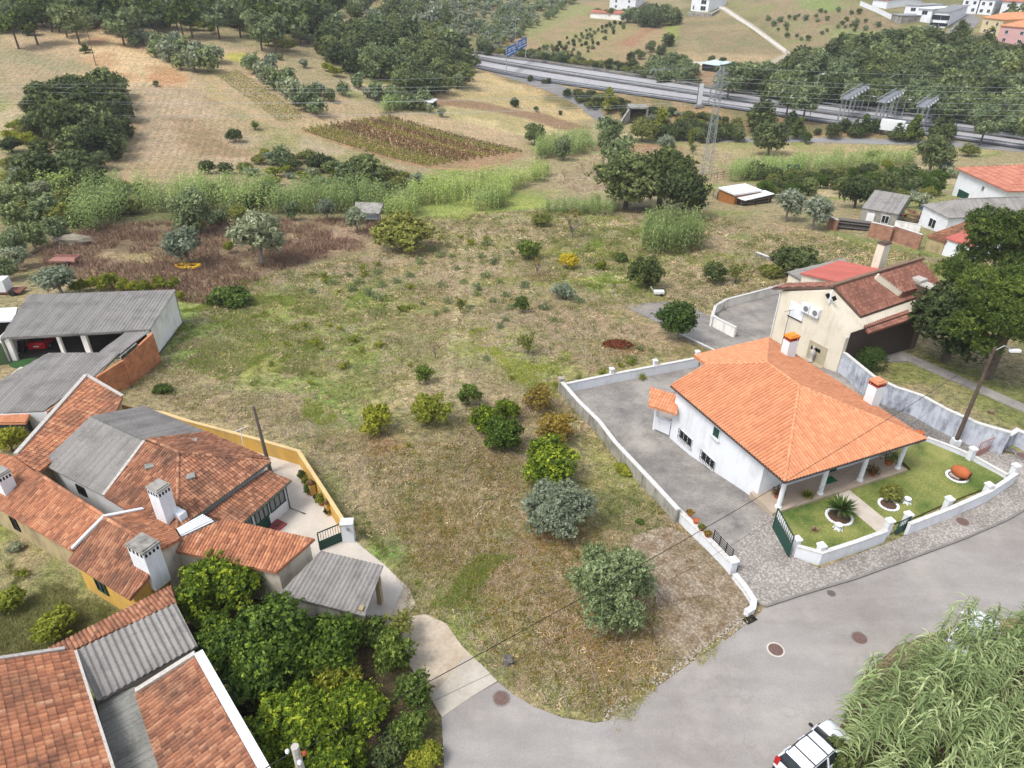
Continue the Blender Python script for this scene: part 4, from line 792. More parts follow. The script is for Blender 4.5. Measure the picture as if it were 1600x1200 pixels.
class WallP:
    def __init__(s, A, B, cen):
        s.A = P2d(A); s.B = P2d(B); s.d = (s.B - s.A).normalized(); s.n = Vector((s.d.y, -s.d.x)); 
        if (s.A - P2d(cen)).dot(s.n) < 0: s.n = -s.n
        s.L = (s.B - s.A).length
    def px(s, u, v):
        q = ppl(u, v, Vector((*s.A, 0)), Vector((*s.n, 0))); return (P2d(q) - s.A).dot(s.d), q.z
    def pt(s, t, z, o=0): p = s.A + s.d * t + s.n * o; return Vector((p.x, p.y, z))
    def mat(s): return Matrix((Vector((*s.d, 0)), Vector((*s.n, 0)), Vector((0, 0, 1)))).transposed()
    def bx(s, mb, t, z, w, h, o, dep, r=.5): mb.box(s.pt(t, z, o), (w, dep, h), 0, r, s.mat())
    def window(s, parent, t, z, w, h, frame=None, pane=None, name='window', bars=1, sill=True, label=None, grille=False):
        fm = frame or M_wpaint; m = MB(); f = .07
        s.bx(m, t, z + h / 2, w + f, f, .03, .1); s.bx(m, t, z - h / 2, w + f, f, .03, .1); s.bx(m, t - w / 2, z, f, h - f, .03, .1); s.bx(m, t + w / 2, z, f, h - f, .03, .1)
        for i in range(bars): s.bx(m, t - w / 2 + w * (i + 1) / (bars + 1), z, f * .7, h - f, .03, .08)
        o = m.build(name, fm, parent); tag(o, label)
        m = MB(); s.bx(m, t, z, w - f, h - f, .012, .03); m.build('pane', pane or M_glass, o)
        if sill: m = MB(); s.bx(m, t, z - h / 2 - .08, w + .25, .06, .08, .2); m.build('sill', M_cap, o)
        if grille:
            m = MB(); k = max(3, int(w / .16))
            for i in range(k + 1): s.bx(m, t - w / 2 - .1 + (w + .2) * i / k, z, .025, h + .2, .16, .025)
            for q in (-.5, -.15, .2, .5): s.bx(m, t, z + q * (h + .2), w + .22, .03, .16, .03)
            m.build('grille', M_dark, o)
        return o
    def door(s, parent, t, z0, w, h, mat, name='door', handle=True):
        m = MB(); s.bx(m, t, z0 + h / 2, w, h, .02, .08)
        for q in (.28, .72): s.bx(m, t, z0 + h * q, w * .7, h * .3, .07, .02)
        o = m.build(name, mat, parent)
        if handle: m = MB(); s.bx(m, t + w * .4, z0 + h * .48, .04, .14, .1, .06); m.build('handle', M_dark, o)
        return o
def cen(pts): return sum((Vector(p) for p in pts), Vector()) / len(pts)
def wall_line(name, px, h, th, mat, label, cat='wall', group=None, capm=None, caph=.07, base=None, tops=True, pillars=(), ph=.3, pw=.36, world=None, sink=.5, close=False, pmat=None):
    """free-standing wall; px is its top line in the photo, h its height over the ground"""
    P = world or [gnd(u, v, h=h) for u, v in px]; P = [Vector((p.x, p.y, (p.z if world else T(p.x, p.y) + h))) for p in P]; r = thing(name, label, cat, (P[0].x, P[0].y, P[0].z - h), group); mb = MB(); mc = MB(); n = len(P)
    offs = []
    for i in range(n):
        d0 = (P2d(P[i]) - P2d(P[i - 1])).normalized() if i else (P2d(P[1]) - P2d(P[0])).normalized(); d1 = (P2d(P[i + 1]) - P2d(P[i])).normalized() if i < n - 1 else d0
        m = Vector((-(d0 + d1).y, (d0 + d1).x)).normalized(); k = 1 / max(.5, m.dot(Vector((-d0.y, d0.x)))); offs.append(m * k)
    for (mm, t2, zt, zb) in ((mb, th / 2, -.02, None), (mc, th / 2 + .03, caph, 0)):
        vs = []
        for p, o in zip(P, offs):
            for s_ in (-1, 1):
                for z in ((p.z - h - sink if zb is None else p.z - .015), p.z + zt): vs.append((p.x + o.x * t2 * s_, p.y + o.y * t2 * s_, z))
        fs = []
        for i in range(n - 1):
            a = 4 * i; b = a + 4; fs += [(a, b, b + 1, a + 1), (a + 3, b + 3, b + 2, a + 2), (a + 1, b + 1, b + 3, a + 3), (a + 2, b + 2, b, a)]
        fs += [(0, 1, 3, 2), (4 * n - 4, 4 * n - 2, 4 * n - 1, 4 * n - 3)]; mm.add(vs, fs, .5)
    mb.build('panel', mat, r); mc.build('coping', capm or M_cap, r)
    for u, v in pillars:
        q = gnd(u, v, h=h + ph); m = MB(); zb = T(q.x, q.y); m.box((q.x, q.y, zb + (h + ph) / 2 - .2), (pw, pw, h + ph + .4), .3); m.box((q.x, q.y, zb + h + ph + .06), (pw + .12, pw + .12, .12), .3); m.build('pillar', pmat or mat, r)
    return r, P
def chimney(parent, p, w, d, h, rz, mat, top, name='chimney', holes=True, capmat=None):
    M = Matrix.Rotation(rz, 3, 'Z'); m = MB(); m.box(p + Vector((0, 0, h / 2 - .4)), (w, d, h + .8), 0, .5, M); o = m.build(name, mat, parent); z = h
    if holes:
        m = MB(); m.box(p + Vector((0, 0, h + .16)), (w * .7, d * .7, .32), 0, .5, M); m.build('flue', M_black, o); m = MB()
        for i in range(5):
            for s_ in (-1, 1):
                m.box(p + M @ Vector((w * (-.46 + .23 * i), s_ * d * .46, h + .14)), (w * .1, d * .08, .28), 0, .5, M); m.box(p + M @ Vector((s_ * w * .46, d * (-.46 + .23 * i), h + .14)), (w * .08, d * .1, .28), 0, .5, M)
        m.build('vent_ring', top, o); z = h + .3
    m = MB(); m.box(p + Vector((0, 0, z + .06)), (w * 1.12, d * 1.12, .12), 0, .5, M); m.box(p + Vector((0, 0, z + .16)), (w * .8, d * .8, .1), 0, .5, M); m.build('cap', capmat or top, o); return o
# ---------------------------------------------------------------- the white house with the new orange roof
ze = 3.3; zr = 5.6
Fc, Rc, BLc, Nc, Jc, Wc = [pz(u, v, ze) for u, v in ((1226, 754), (1447, 686), (1201, 529), (1084, 557), (1101, 570), (1048, 603))]
Pa = pz(1248.5, 603, 5.55); Pb = pz(1198, 567, 5.55)
H = thing('white_house', 'white house with a new orange hipped tile roof and two white chimneys', 'house', (20.5, 45, 0))
Jr = PL(Fc, Wc, Pa).at(1101, 569)
roof('roof', [([Fc, Wc, Jr, Pb, Pa], 0, 1), ([Fc, Rc, Pa], 0, 1), ([Rc, BLc, Pb, Pa], 0, 1), ([BLc, Nc, Jr, Pb], 0, 1)], M_tileN, H, ridges=[(Fc, Pa), (Pa, Pb), (Rc, Pa), (BLc, Pb), (Jr, Pb)], pu=.27, pw=.42, amp=.13, step=.025, cols=6)
xy = inset([(p.x, p.y) for p in (Fc, Rc, BLc, Nc, Jc, Wc)], [2.3, .6, .5, .4, .4, .45])
mb = MB(); mb.prism(xy, -3.2, 3.2); mb.build('wall', M_white, H)
hc = (20.5, 45, 0); WW = WallP(xy[0], xy[5], hc); WF = WallP(xy[0], xy[1], hc)
mb = MB()                                                            # gutters
for a, b in ((Fc, Wc), (Fc, Rc), (Rc, BLc)): mb.beam(a + Vector((0, 0, -.03)), b + Vector((0, 0, -.03)), .12, .1)
mb.build('gutter', plain('gutter_grey', hexc(90, 84, 80, .6), .5), H)
for (u, v) in ((1072, 685), (1107, 719)):
    t, z = WW.px(u, v); WW.window(H, t, z, 1.5, .75, M_wpaint, M_glass, bars=2, grille=True, label='low window behind a black iron grille')
t, z = WW.px(1120, 676); WW.window(H, t, z, .75, .9, M_wpaint, plain('green_blind', hexc(40, 88, 76, .6), .6), bars=0, label='small green window under the eaves')
# porch slab, columns, front windows
e_ = (Rc - Fc).normalized(); n_ = Vector((-e_.y, e_.x, 0)); Fp = Fc - n_ * .05; mb = MB()
po = [P2d(Fc + n_ * .35 + e_ * .1), P2d(Rc + n_ * .35 - e_ * .15), P2d(Rc + n_ * 2.7 - e_ * .15), P2d(Fc + n_ * 2.7 + e_ * .1)]
mb.prism([tuple(p) for p in po], -.3, .32); mb.build('porch_floor', groundmat('beige_tiles', hexc(206, 188, 168, .64), hexc(190, 172, 152, .62), .5, 5, .15), H)
Lf = (Rc - Fc).length
for i, (u, v) in enumerate(((1216, 792), (1281, 771), (1343, 750), (1402, 731))):
    q = pz(u, v, .32); m = MB(); m.lathe((q.x, q.y, .3), [(.24, 0), (.24, .12), (.19, .16), (.17, .3), (.16, 2.6), (.21, 2.68), (.21, 2.82), (.26, 2.9)], 16); m.build('column', M_wpaint, H, smooth=False)
for u, v, w, h in ((1340, 724, 1.5, 1.3), (1359, 718, .9, 1.6)):
    t, z = WF.px(u, v); WF.window(H, t, 1.75, w, h, M_wpaint, M_glass, bars=2)
t, z = WF.px(1296, 742); WF.door(H, t, .33, 1.0, 2.1, M_green); t, z = WF.px(1240, 755); WF.window(H, t, 1.75, 1.2, 1.2, M_wpaint, M_glass, bars=1)
q = pz(1296, 750, .34); m = MB(); m.box((q.x, q.y, .345), (.95, .6, .03), math.atan2(e_.y, e_.x)); tag(m.build('doormat', plain('green_mat', hexc(36, 120, 72, .6), .95), origin=(q.x, q.y, .33)), 'green doormat on the front porch of the white house', 'doormat')
rzH = math.atan2(e_.y, e_.x)
plE = PL(Rc, BLc, Pb); c1 = plE.at(1230, 556); chimney(H, c1, .95, .75, 1.55, rzH, M_wpaint, plain('vent_tiles', hexc(196, 70, 46, .65), .7), capmat=plain('orange_cap', hexc(240, 150, 56, .75), .7))
c2 = plE.at(1360, 632); chimney(H, c2, .85, .8, 1.75, rzH, M_wpaint, plain('vent_tiles', (0, 0, 0)), capmat=M_tileN)
# small tiled lean-to at the back corner
la, lb_, lc = pz(1013, 634, 1.4), pz(1058, 648, 1.4), pz(1060, 618, 2.0); pl = PL(la, lb_, lc); ld = la + (lc - lb_); 
roof('lean_to_roof', [([lb_, la, ld, lc], 0, 1)], M_tileN, H, pu=.24, pw=.4, amp=.06, step=.035, cols=5)
q = gnd(1022, 671); m = MB(); m.tube([q, Vector((q.x, q.y, 1.4))], .16, 10); m.build('lean_to_post', M_wpaint, H)
q2 = gnd(1046, 682); m = MB(); m.beam(Vector((q.x, q.y, -.95)), Vector((q2.x, q2.y, -.95)), .3, 1.2); m.build('lean_to_wall', M_white, H)
# lawn, path, garden
sheet('front_lawn', flat([(1222, 800), (1303, 775), (1371, 832), (1272, 864), (1243, 860), (1225, 830)], .12), M_lawn, .14, .6, world=True, zf=Z0)
sheet('side_lawn', flat([(1327, 766), (1424, 734), (1395, 705), (1448, 690), (1510, 716), (1570, 747), (1552, 758), (1484, 784), (1420, 812), (1390, 818), (1385, 815)], .12), M_lawn, .14, .6, world=True, zf=Z0)
sheet('front_path', flat([(1303, 775), (1327, 766), (1391, 818), (1397, 830), (1378, 838), (1371, 832)], .12), M_path, .15, .6, world=True, zf=Z0)
GH = .95
wall_line('garden_wall', [(1245, 853), (1284, 864), (1340, 846), (1386, 829)], GH, .22, M_white, 'low white garden wall section left of the small green gate', 'wall', pillars=[(1246, 843), (1284, 853), (1391, 814)], pmat=M_wpaint)
wall_line('garden_wall', [(1421, 819), (1484, 795), (1546, 768), (1588, 740)], GH, .22, M_white, 'long white garden wall with pillars right of the small green gate', 'wall', pillars=[(1420, 804), (1484, 780), (1546, 758), (1588, 728)], pmat=M_wpaint)
wall_line('lawn_border_wall', [(1449, 684), (1490, 699), (1520, 712), (1574, 742)], .45, .2, M_white, 'low white border wall on the far side of the lawn', 'wall', pillars=[(1521, 702)], ph=.7)
wall_line('lawn_border_wall', [(1216, 800), (1229, 828), (1243, 850)], .4, .15, M_white, 'short white border beside the lawn next to the large green gate', 'wall')
def gate(name, A, B, h, label, solid=.5, mat=None, z0=.1, bars=10, cat='gate'):
    A = Vector(A); B = Vector(B); r = thing(name, label, cat, A); L = (B - A).length; d = (B - A) / L; rz = math.atan2(d.y, d.x); m = MB(); mat = mat or M_green
    if solid: m.beam(A + Vector((0, 0, z0 + h * solid / 2)), B + Vector((0, 0, z0 + h * solid / 2)), .03, h * solid); m.build('lower_panel', mat, r)
    m = MB()
    for z in (z0 + .02, z0 + h): m.beam(A + Vector((0, 0, z)), B + Vector((0, 0, z)), .06, .06)
    for p in (A, B): m.beam(p + Vector((0, 0, z0)), p + Vector((0, 0, z0 + h)), .07)
    m.build('frame', mat, r); m = MB()
    for i in range(1, bars): p = A + d * L * i / bars; m.beam(p + Vector((0, 0, z0 + h * solid)), p + Vector((0, 0, z0 + h)), .025)
    m.build('bars', mat, r); return r
a = pz(1207, 826, .1); b = pz(1231, 871, .1); gate('driveway_gate', a, b, 1.7, 'large green metal gate standing open beside the lawn', .6)
a = pz(1398, 837, .1); b = pz(1414, 829, .1); gate('garden_gate', a, b + (b - a) * .1, 1.1, 'small green gate between two white pillars of the garden wall', .55, bars=6)
q = pz(1283, 872, .5)
# west boundary wall of the yard and white back wall
M_wallout = wallmat('field_side_wall', hexc(186, 182, 172, .74), hexc(112, 110, 100, .56), .8)
wall_line('boundary_wall', [(877, 596), (905, 628), (935, 657), (962, 692), (1012, 745), (1060, 797)], 1.15, .28, M_wallout, 'long grey boundary wall with a white top between the field and the concrete yard', 'wall', pillars=[(877, 592)], ph=.25)
wall_line('boundary_wall', [(1060, 797), (1100, 835), (1146, 882)], .75, .3, M_white, 'white low wall with flower pots at the driveway entrance', 'wall', pillars=[(1146, 876)], ph=.25, pw=.42)
wall_line('kerb_wall', [(1148, 897), (1165, 918), (1178, 938), (1176, 950), (1166, 956)], .35, .3, M_white, 'low white curved kerb wall ending at the drain by the road', 'wall')
wall_line('back_wall', [(884, 600), (956, 585), (1024, 572), (1092, 559)], .95, .22, M_white, 'white back wall of the concrete yard with square posts', 'wall', pillars=[(956, 577), (1024, 564), (1090, 550)], ph=.5, pw=.3)
a = gnd(1114, 843, h=.8); b = gnd(1143, 874, h=.8); r = thing('iron_railing', 'black iron railing on the white wall by the driveway', 'railing', (a.x, a.y, a.z)); m = MB()
for k in range(5): m.beam(a + Vector((0, 0, .1 + .17 * k)), b + Vector((0, 0, .1 + .17 * k)), .03)
m.build('rails', M_dark, r); m = MB()
for k in range(4): p = a.lerp(b, k / 3); m.beam(p, p + Vector((0, 0, .85)), .05)
m.build('posts', M_dark, r)
def pot(p, s, label, plant=None, pm=None, n=60, name='flower_pot', group=None, hgt=1.0, spread=1.0):
    r = thing(name, label, 'flower pot', p, group); m = MB(); m.lathe(p, [(s * .55, 0), (s * .75, s * .8), (s * .85, s * .85), (s * .85, s), (s * .7, s), (s * .68, s * .9)], 12); m.build('pot', pm or M_terra, r)
    if plant:
        g = np.random.default_rng(int(abs(p[0]) * 100)); C_ = rnd_unit(n * 5, g) * s * g.uniform(.3, 1.1, (n * 5, 1)) * spread; C_[:, 2] = abs(C_[:, 2]) * hgt + s; me = np_mesh('plant', leaf_quads(C_, rnd_unit(n * 5, g), .09, .035, g), 4, g.random(n * 5), LM[plant]); o = bpy.data.objects.new('plant', me); COL.objects.link(o); o.parent = r
    return r
pts = [(1078, 805, 'rust', 'round terracotta bowl with dry plants, first on the white wall by the driveway'), (1087, 817, None, 'shallow brown bowl of white gravel on the white driveway wall'), (1096, 828, 'shrub', 'oval bowl of grey green plants on the white driveway wall'), (1105, 838, 'rust', 'reddish plant bowl nearest the iron railing on the white wall')]
for u, v, pl_, lb in pts: p = gnd(u, v, h=.8); pot(p, .26, lb, pl_, hgt=.4); 
for i, (u, v, pk, lb) in enumerate([(1214, 774, 'vinedry', 'dark red leaved potted plant beside the left corner column of the white house'), (1388, 722, 'fresh', 'large bushy potted plant with red blooms by the right porch column'), (1362, 740, 'vinedry', 'small red leaved pot in the middle of the white house porch')]): p = pz(u, v + 3, .33); pot(p, .3 if i != 1 else .42, lb, pk, hgt=1.3, spread=1.6)
p = pz(1426, 706, .15); r = thing('hanging_pot', 'terracotta pot hanging at the right corner of the porch roof', 'flower pot', p + Vector((0, 0, 1.5))); m = MB(); m.lathe(p + Vector((0, 0, 1.5)), [(.15, 0), (.32, .1), (.36, .3), (.3, .38), (.25, .34)], 14); m.build('pot', M_terra, r); m = MB(); m.tube([p + Vector((0, 0, 1.9)), Vector((p.x, p.y, 3.2))], .012, 4); m.build('chain', M_dark, r)
def spiky(p, n, L, W, label, mat, name, cat, up=.75, stem=0):
    r = thing(name, label, cat, p); g = np.random.default_rng(n); V = []; rv = []
    for i in range(n):
        a = g.uniform(0, 6.28); e = math.asin(g.uniform(.05, 1) ** .8) * up + .15; l = L * g.uniform(.75, 1.1); d = np.array([math.cos(a) * math.cos(e), math.sin(a) * math.cos(e), math.sin(e)]); s_ = np.array([-math.sin(a), math.cos(a), 0]) * W; b = np.array([0, 0, stem]); m_ = b + d * l * .5 + [0, 0, .02]; t = b + d * l + [0, 0, -.06 * l]
        V += [[b - s_ * .5, b + s_ * .5, m_ + s_, m_ - s_], [m_ - s_, m_ + s_, t + s_ * .08, t - s_ * .08]]; c = g.random(); rv += [c, c]
    o = bpy.data.objects.new('leaves', np_mesh('leaves', np.array(V), 4, rv, LM[mat])); COL.objects.link(o); o.parent = r
    if stem: m = MB(); m.tube([Vector(p), Vector(p) + Vector((0, 0, stem + .1))], [.22, .16], 8); m.build('trunk', M_bark, r)
    return r
def stone_ring(p, rad, label, ry=None):
    r = thing('stone_ring', label, 'stone ring', p); m = MB(); k = int(rad * 2 * math.pi / .17)
    for i in range(k): a = 6.283 * i / k; m.ball((p[0] + rad * math.cos(a), p[1] + rad * math.sin(a), p[2] + .05), (.11, .11, .08), 6, .15)
    m.build('stones', M_wpaint, r); m = MB(); m.lathe((p[0], p[1], p[2] - .02), [(rad * .92, 0), (rad * .9, .05), (.02, .07)], 18); m.build('soil', plain('bed_soil', hexc(110, 88, 70, .55), .95), r)
p = pz(1311, 808, .15); stone_ring(p, .82, 'ring of white stones round the spiky yucca in the front lawn'); spiky(p + Vector((0, 0, .1)), 130, 1.25, .05, 'large spiky yucca growing in a ring of white stones', 'box', 'yucca', 'yucca', stem=.55)
p = pz(1388, 789, .15); stone_ring(p, .62, 'ring of white stones round the leafy shrub in the middle of the lawn'); tree('bush1', 1394, 772, 40, 'loose leafy shrub growing in a ring of white stones', 'shrub', name='garden_shrub')
p = pz(1495, 745, .15); stone_ring(p, .68, 'ring of white stones carrying the big clay jar')
r = thing('clay_jar', 'big terracotta jar lying on its side on a ring of stones in the lawn', 'jar', p); prof = [(.2, 0), (.3, .12), (.42, .4), (.45, .7), (.38, 1.0), (.25, 1.15), (.28, 1.25), (.2, 1.25), (.17, 1.1)]
m = MB(); m.lathe((0, 0, 0), prof, 18); d = Vector((.6, -.8, 0)).normalized(); M = Vector((0, 0, 1)).rotation_difference(d).to_matrix(); m.v = [tuple(M @ Vector(q) + p + Vector((-.3, .42, .52))) for q in m.v]; m.build('body', M_terra, r, smooth=True)
m = MB(); m.lathe((0, 0, 0), [(.17, 1.2), (.17, 1.27), (.01, 1.275)], 14); m.v = [tuple(M @ Vector(q) + p + Vector((-.3, .42, .52))) for q in m.v]; m.build('mouth', M_black, r); m = MB(); m.lathe((0, 0, 0), [(.29, 1.16), (.33, 1.2), (.33, 1.25), (.2, 1.265)], 16); m.v = [tuple(M @ Vector(q) + p + Vector((-.3, .42, .52))) for q in m.v]; m.build('rim', plain('dark_terracotta', hexc(170, 88, 54, .62), .8), r)
m = MB(); m.box(p + Vector((-.1, .05, .08)), (.7, .5, .2), -.9); m.build('cradle_stone', M_stone, r)
spiky(pz(1272, 829, .15), 90, .42, .012, 'small brown tufted plant in the front lawn near the gate', 'straw', 'dry_plant', 'plant', up=1.)
for u, v, lb in ((1309, 826, 'small white stone ornament in the grass in front of the yucca'), (1416, 785, 'small white stone ornament in the grass right of the garden shrub')):
    p = pz(u, v, .15); r = thing('garden_ornament', lb, 'ornament', p); m = MB(); m.lathe(p, [(.2, 0), (.2, .06), (.08, .12), (.08, .26), (.24, .32), (.25, .38), (.1, .36)], 10); m.build('basin', M_wpaint, r); m = MB()
    for k in range(7): a = k * .9; m.ball(p + Vector((.28 * math.cos(a), .28 * math.sin(a), .04)), .07, 6)
    m.build('stones', M_wpaint, r)
spiky(pz(1261, 776, .33), 110, .6, .03, 'pale green arching plant standing on the porch between two columns', 'yellow', 'porch_plant', 'plant', up=.9)
# manhole covers, drain
for i, (u, v, c, lb) in enumerate([(783, 1091, 0, 'round rust coloured manhole cover nearest the pale drive'), (1212, 1015, 0, 'rust coloured manhole cover in a pale ring in the middle of the road'), (1343, 997, 0, 'rust coloured manhole cover near the giant cane'), (1299, 927, 1, 'small grey manhole cover near the kerb'), (1504, 815, 2, 'oval brown cover set in the cobbled pavement'), (1597, 712, 2, 'brown cover in the pavement by the pink gate')]):
    z = .105 if c == 2 else .025; p = pz(u, v, z); r = thing('manhole_cover', lb, 'manhole cover', p, 'round manhole covers'); s = .40 if c != 1 else .24
    m = MB(); m.lathe(p, [(s * 1.22, -.02), (s * 1.22, .008), (s, .008)], 26); m.build('ring', M_conc if u != 1212 else M_court, r); m = MB(); m.lathe(p, [(s, -.01), (s, .014), (.01, .016)], 26)
    for k in range(6): m.box(p + Vector((0, -s * .7 + s * .28 * k, .018)), (s * 1.2, .03, .008))
    m.build('lid', M_manh if c != 1 else plain('grey_iron', hexc(120, 116, 112, .55), .6), r)
p = pz(1171, 967, .03); r = thing('storm_drain', 'dark square drain grate at the end of the white kerb wall', 'drain', p); m = MB(); m.box(p, (.75, .55, .03), .5); m.build('pit', M_black, r); m = MB()
M = Matrix.Rotation(.5, 3, 'Z')
for k in range(7): m.box(p + M @ Vector((-.33 + .11 * k, 0, .02)), (.035, .55, .02), 0, .5, M)
m.build('grate', M_dark, r)
# ---------------------------------------------------------------- left: open car shed, brick shed
KW = dict(prof='corr', pu=.25, pw=2.2, amp=.07, step=.008, cols=4, th=.05, jr=.85); KT = dict(pu=.2, pw=.35, amp=.07, step=.035, cols=4)
br, hr = ztop(290, 503, 453); bf, hf = ztop(246, 558, 516); zr_, zf_ = br.z + hr, bf.z + hf
S = thing('car_shed', 'long open car shed with a grey corrugated roof and white end wall', 'shed', (-45, 66, T(-45, 66)))
pl = PL((275, 453, zr_), (234, 516, zf_), (0, 529, zf_)); rp = pl.pts([(275, 453), (234, 516), (0, 529), (45, 461)])
roof('roof', [(rp, 2, 1)], M_corr, S, **{**KW, 'pu': .34, 'amp': .1})
fr, ff = rp[0], rp[1]; dd = (rp[2] - rp[1]).normalized(); nb = (rp[0] - rp[1]); nb.z = 0; nb.normalize()
zb = T(ff.x, ff.y) - .8
mb = MB(); a_ = P2d(ff + dd * .15); b_ = P2d(fr + dd * .15); o_ = P2d(dd) * .25; mb.prism([tuple(a_), tuple(b_), tuple(b_ + o_), tuple(a_ + o_)], zb - 1.5, [pl.z(*a_) - .06, pl.z(*b_) - .06, pl.z(*b_) - .06, pl.z(*a_) - .06]); mb.build('end_wall', M_whited, S)
c_ = P2d(rp[3]); mb = MB(); q = P2d(nb) * -.3; mb.prism([tuple(b_), tuple(c_), tuple(c_ + q), tuple(b_ + q)], zb - 1, [pl.z(*b_) - .06, pl.z(*c_) - .06, pl.z(*c_) - .06, pl.z(*b_) - .06]); mb.build('back_wall', M_grw, S)
gfl = T(*P2d(ff)) - .1
f0 = T(-44, 60)
sheet('shed_floor', [Vector((*P2d(rp[1]), 0)), Vector((*P2d(rp[0]), 0)), Vector((*P2d(rp[3]), 0)), Vector((*(P2d(rp[2]) + P2d(dd) * 8), 0))], groundmat('oily_concrete', hexc(120, 114, 108, .55), hexc(90, 86, 82, .55), .4, 5, .4), .05, 1.5, world=True)
sheet('shed_yard', [(-60, 640), (0, 600), (30, 575), (70, 560), (130, 555), (190, 550), (150, 590), (60, 640), (40, 690), (-60, 700)], M_court, .06, 1.)
for u, v, w in ((87, 524, .28), (127, 522, .5), (8, 530, .45)):
    for k in range(1):
        p = pl.at(u, v - 2) + nb * .25; m = MB(); m.prism([(p.x - w / 2, p.y - .15), (p.x + w / 2, p.y - .15), (p.x + w / 2, p.y + .15), (p.x - w / 2, p.y + .15)], T(p.x, p.y) - .3, pl.z(p.x, p.y) - .07); m.build('post', M_whited, S)
mb = MB(); mb.beam(rp[2] + nb * .25 - Vector((0, 0, .16)), rp[1] + nb * .25 - Vector((0, 0, .16)), .15, .2); mb.build('roof_beam', M_grw, S)
mb = MB(); p = pl.at(5, 528) + dd * .3; e2 = p + nb * 6; mb.prism([(p.x, p.y), (e2.x, e2.y), (e2.x - .25, e2.y - .1), (p.x - .25, p.y)], T(p.x, p.y) - .5, [pl.z(p.x, p.y) - .07, pl.z(e2.x, e2.y) - .07, pl.z(e2.x, e2.y) - .07, pl.z(p.x, p.y) - .07]); mb.build('side_wall', M_whited, S)
m = MB(); p = pl.at(1, 530); m.prism([(p.x - 2.6, p.y - 1.4), (p.x - .1, p.y - .1), (p.x - .1, p.y), (p.x - 2.6, p.y - 1.3)], T(p.x, p.y), pl.z(p.x, p.y) - .4); m.build('door', M_greenlt, S)
m = MB(); q = rp[3] + Vector((0, 0, 0)); 
# neighbouring white shed roof at the frame edge
S2 = thing('white_shed', 'small shed with a flat white roof at the left frame edge', 'shed', gnd(-20, 520)); z_ = T(*P2d(gnd(0, 510))) + 2.9; P_ = [pz(u, v, z_) for u, v in ((27, 480), (22, 500), (-60, 504), (-60, 484))]; m = MB(); m.slab(P_, .2); m.build('roof', M_wpaint, S2)
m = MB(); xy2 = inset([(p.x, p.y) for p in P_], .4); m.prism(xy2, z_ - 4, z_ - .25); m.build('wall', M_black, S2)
# brick shed
B = thing('brick_shed', 'long brick shed with a low grey corrugated roof in front of the car shed', 'shed', (-41, 58, T(-41, 58)))
bz, bh = ztop(200, 600, 562); zt_ = bz.z + bh; pl2 = PL((187, 562, zt_), (75, 552, zt_ - .1), (102, 619, zt_ - .25))
A1 = pl2.pts([(75, 552), (187, 551), (187, 562), (147, 587), (102, 619), (70, 642), (0, 646), (-60, 648), (-60, 630)]); hull = pl2.pts([(75, 552), (189, 551), (147, 588), (68, 643), (-60, 650), (-60, 630)])
A2 = pl2.pts([(155, 551), (195, 520), (233, 518), (188, 553)])
roof('roof', [(hull, 1, 0), (A2, 0, 3)], M_corr, B, **{**KW, 'pu': .3, 'pw': 2.2, 'amp': .08})
zq = lambda p: pl2.z(p[0], p[1])
bw = [P2d(pl2.at(*q)) for q in ((236, 521), (189, 564), (149, 589), (104, 621), (72, 643))]
for i, (p, q) in enumerate(zip(bw[:-1], bw[1:])):
    d = (q - p).normalized(); n = Vector((d.y, -d.x)) * .22; up = .06 if i != 2 else -.1; mb = MB(); mb.prism([tuple(p), tuple(q), tuple(q - n), tuple(p - n)], min(T(*p), T(*q)) - 1, [zq(p) + up, zq(q) + up, zq(q) + up, zq(p) + up]); mb.build('brick_wall', M_brick if i < 3 else M_brickold, B)
w_ = WallP(bw[0], bw[1], (-46, 58, 0)); t, z = w_.px(202, 553); w_.n = -w_.n if w_.n.dot(P2d((1, -1))) < 0 else w_.n; w_.window(B, t, z, 2.4, .8, M_grw, M_green, bars=2, sill=False, label='long dark green window high in the brick wall')
mb = MB(); p = P2d(pl2.at(72, 643)); q = P2d(pl2.at(-60, 650)); n = Vector((0, .25)); mb.prism([tuple(p), tuple(q), tuple(q + n), tuple(p + n)], T(*p) - .5, zq(p) - .08); mb.build('end_wall', M_white, B)
mb = MB(); P_ = [pz(u, v, zt_ - .6) for u, v in ((-60, 650), (47, 648), (40, 661), (-60, 662))]; roof('porch_roof', [(P_, 3, 2)], M_tileN, B, **KT)
mb = MB(); xy2 = [(p.x, p.y) for p in P_]; xy2 = inset(xy2, .15); mb.prism(xy2, T(*xy2[0]) - .3, zt_ - .85); mb.build('porch_wall', plain('dark_blue_metal', hexc(52, 62, 72, .5), .5), B)
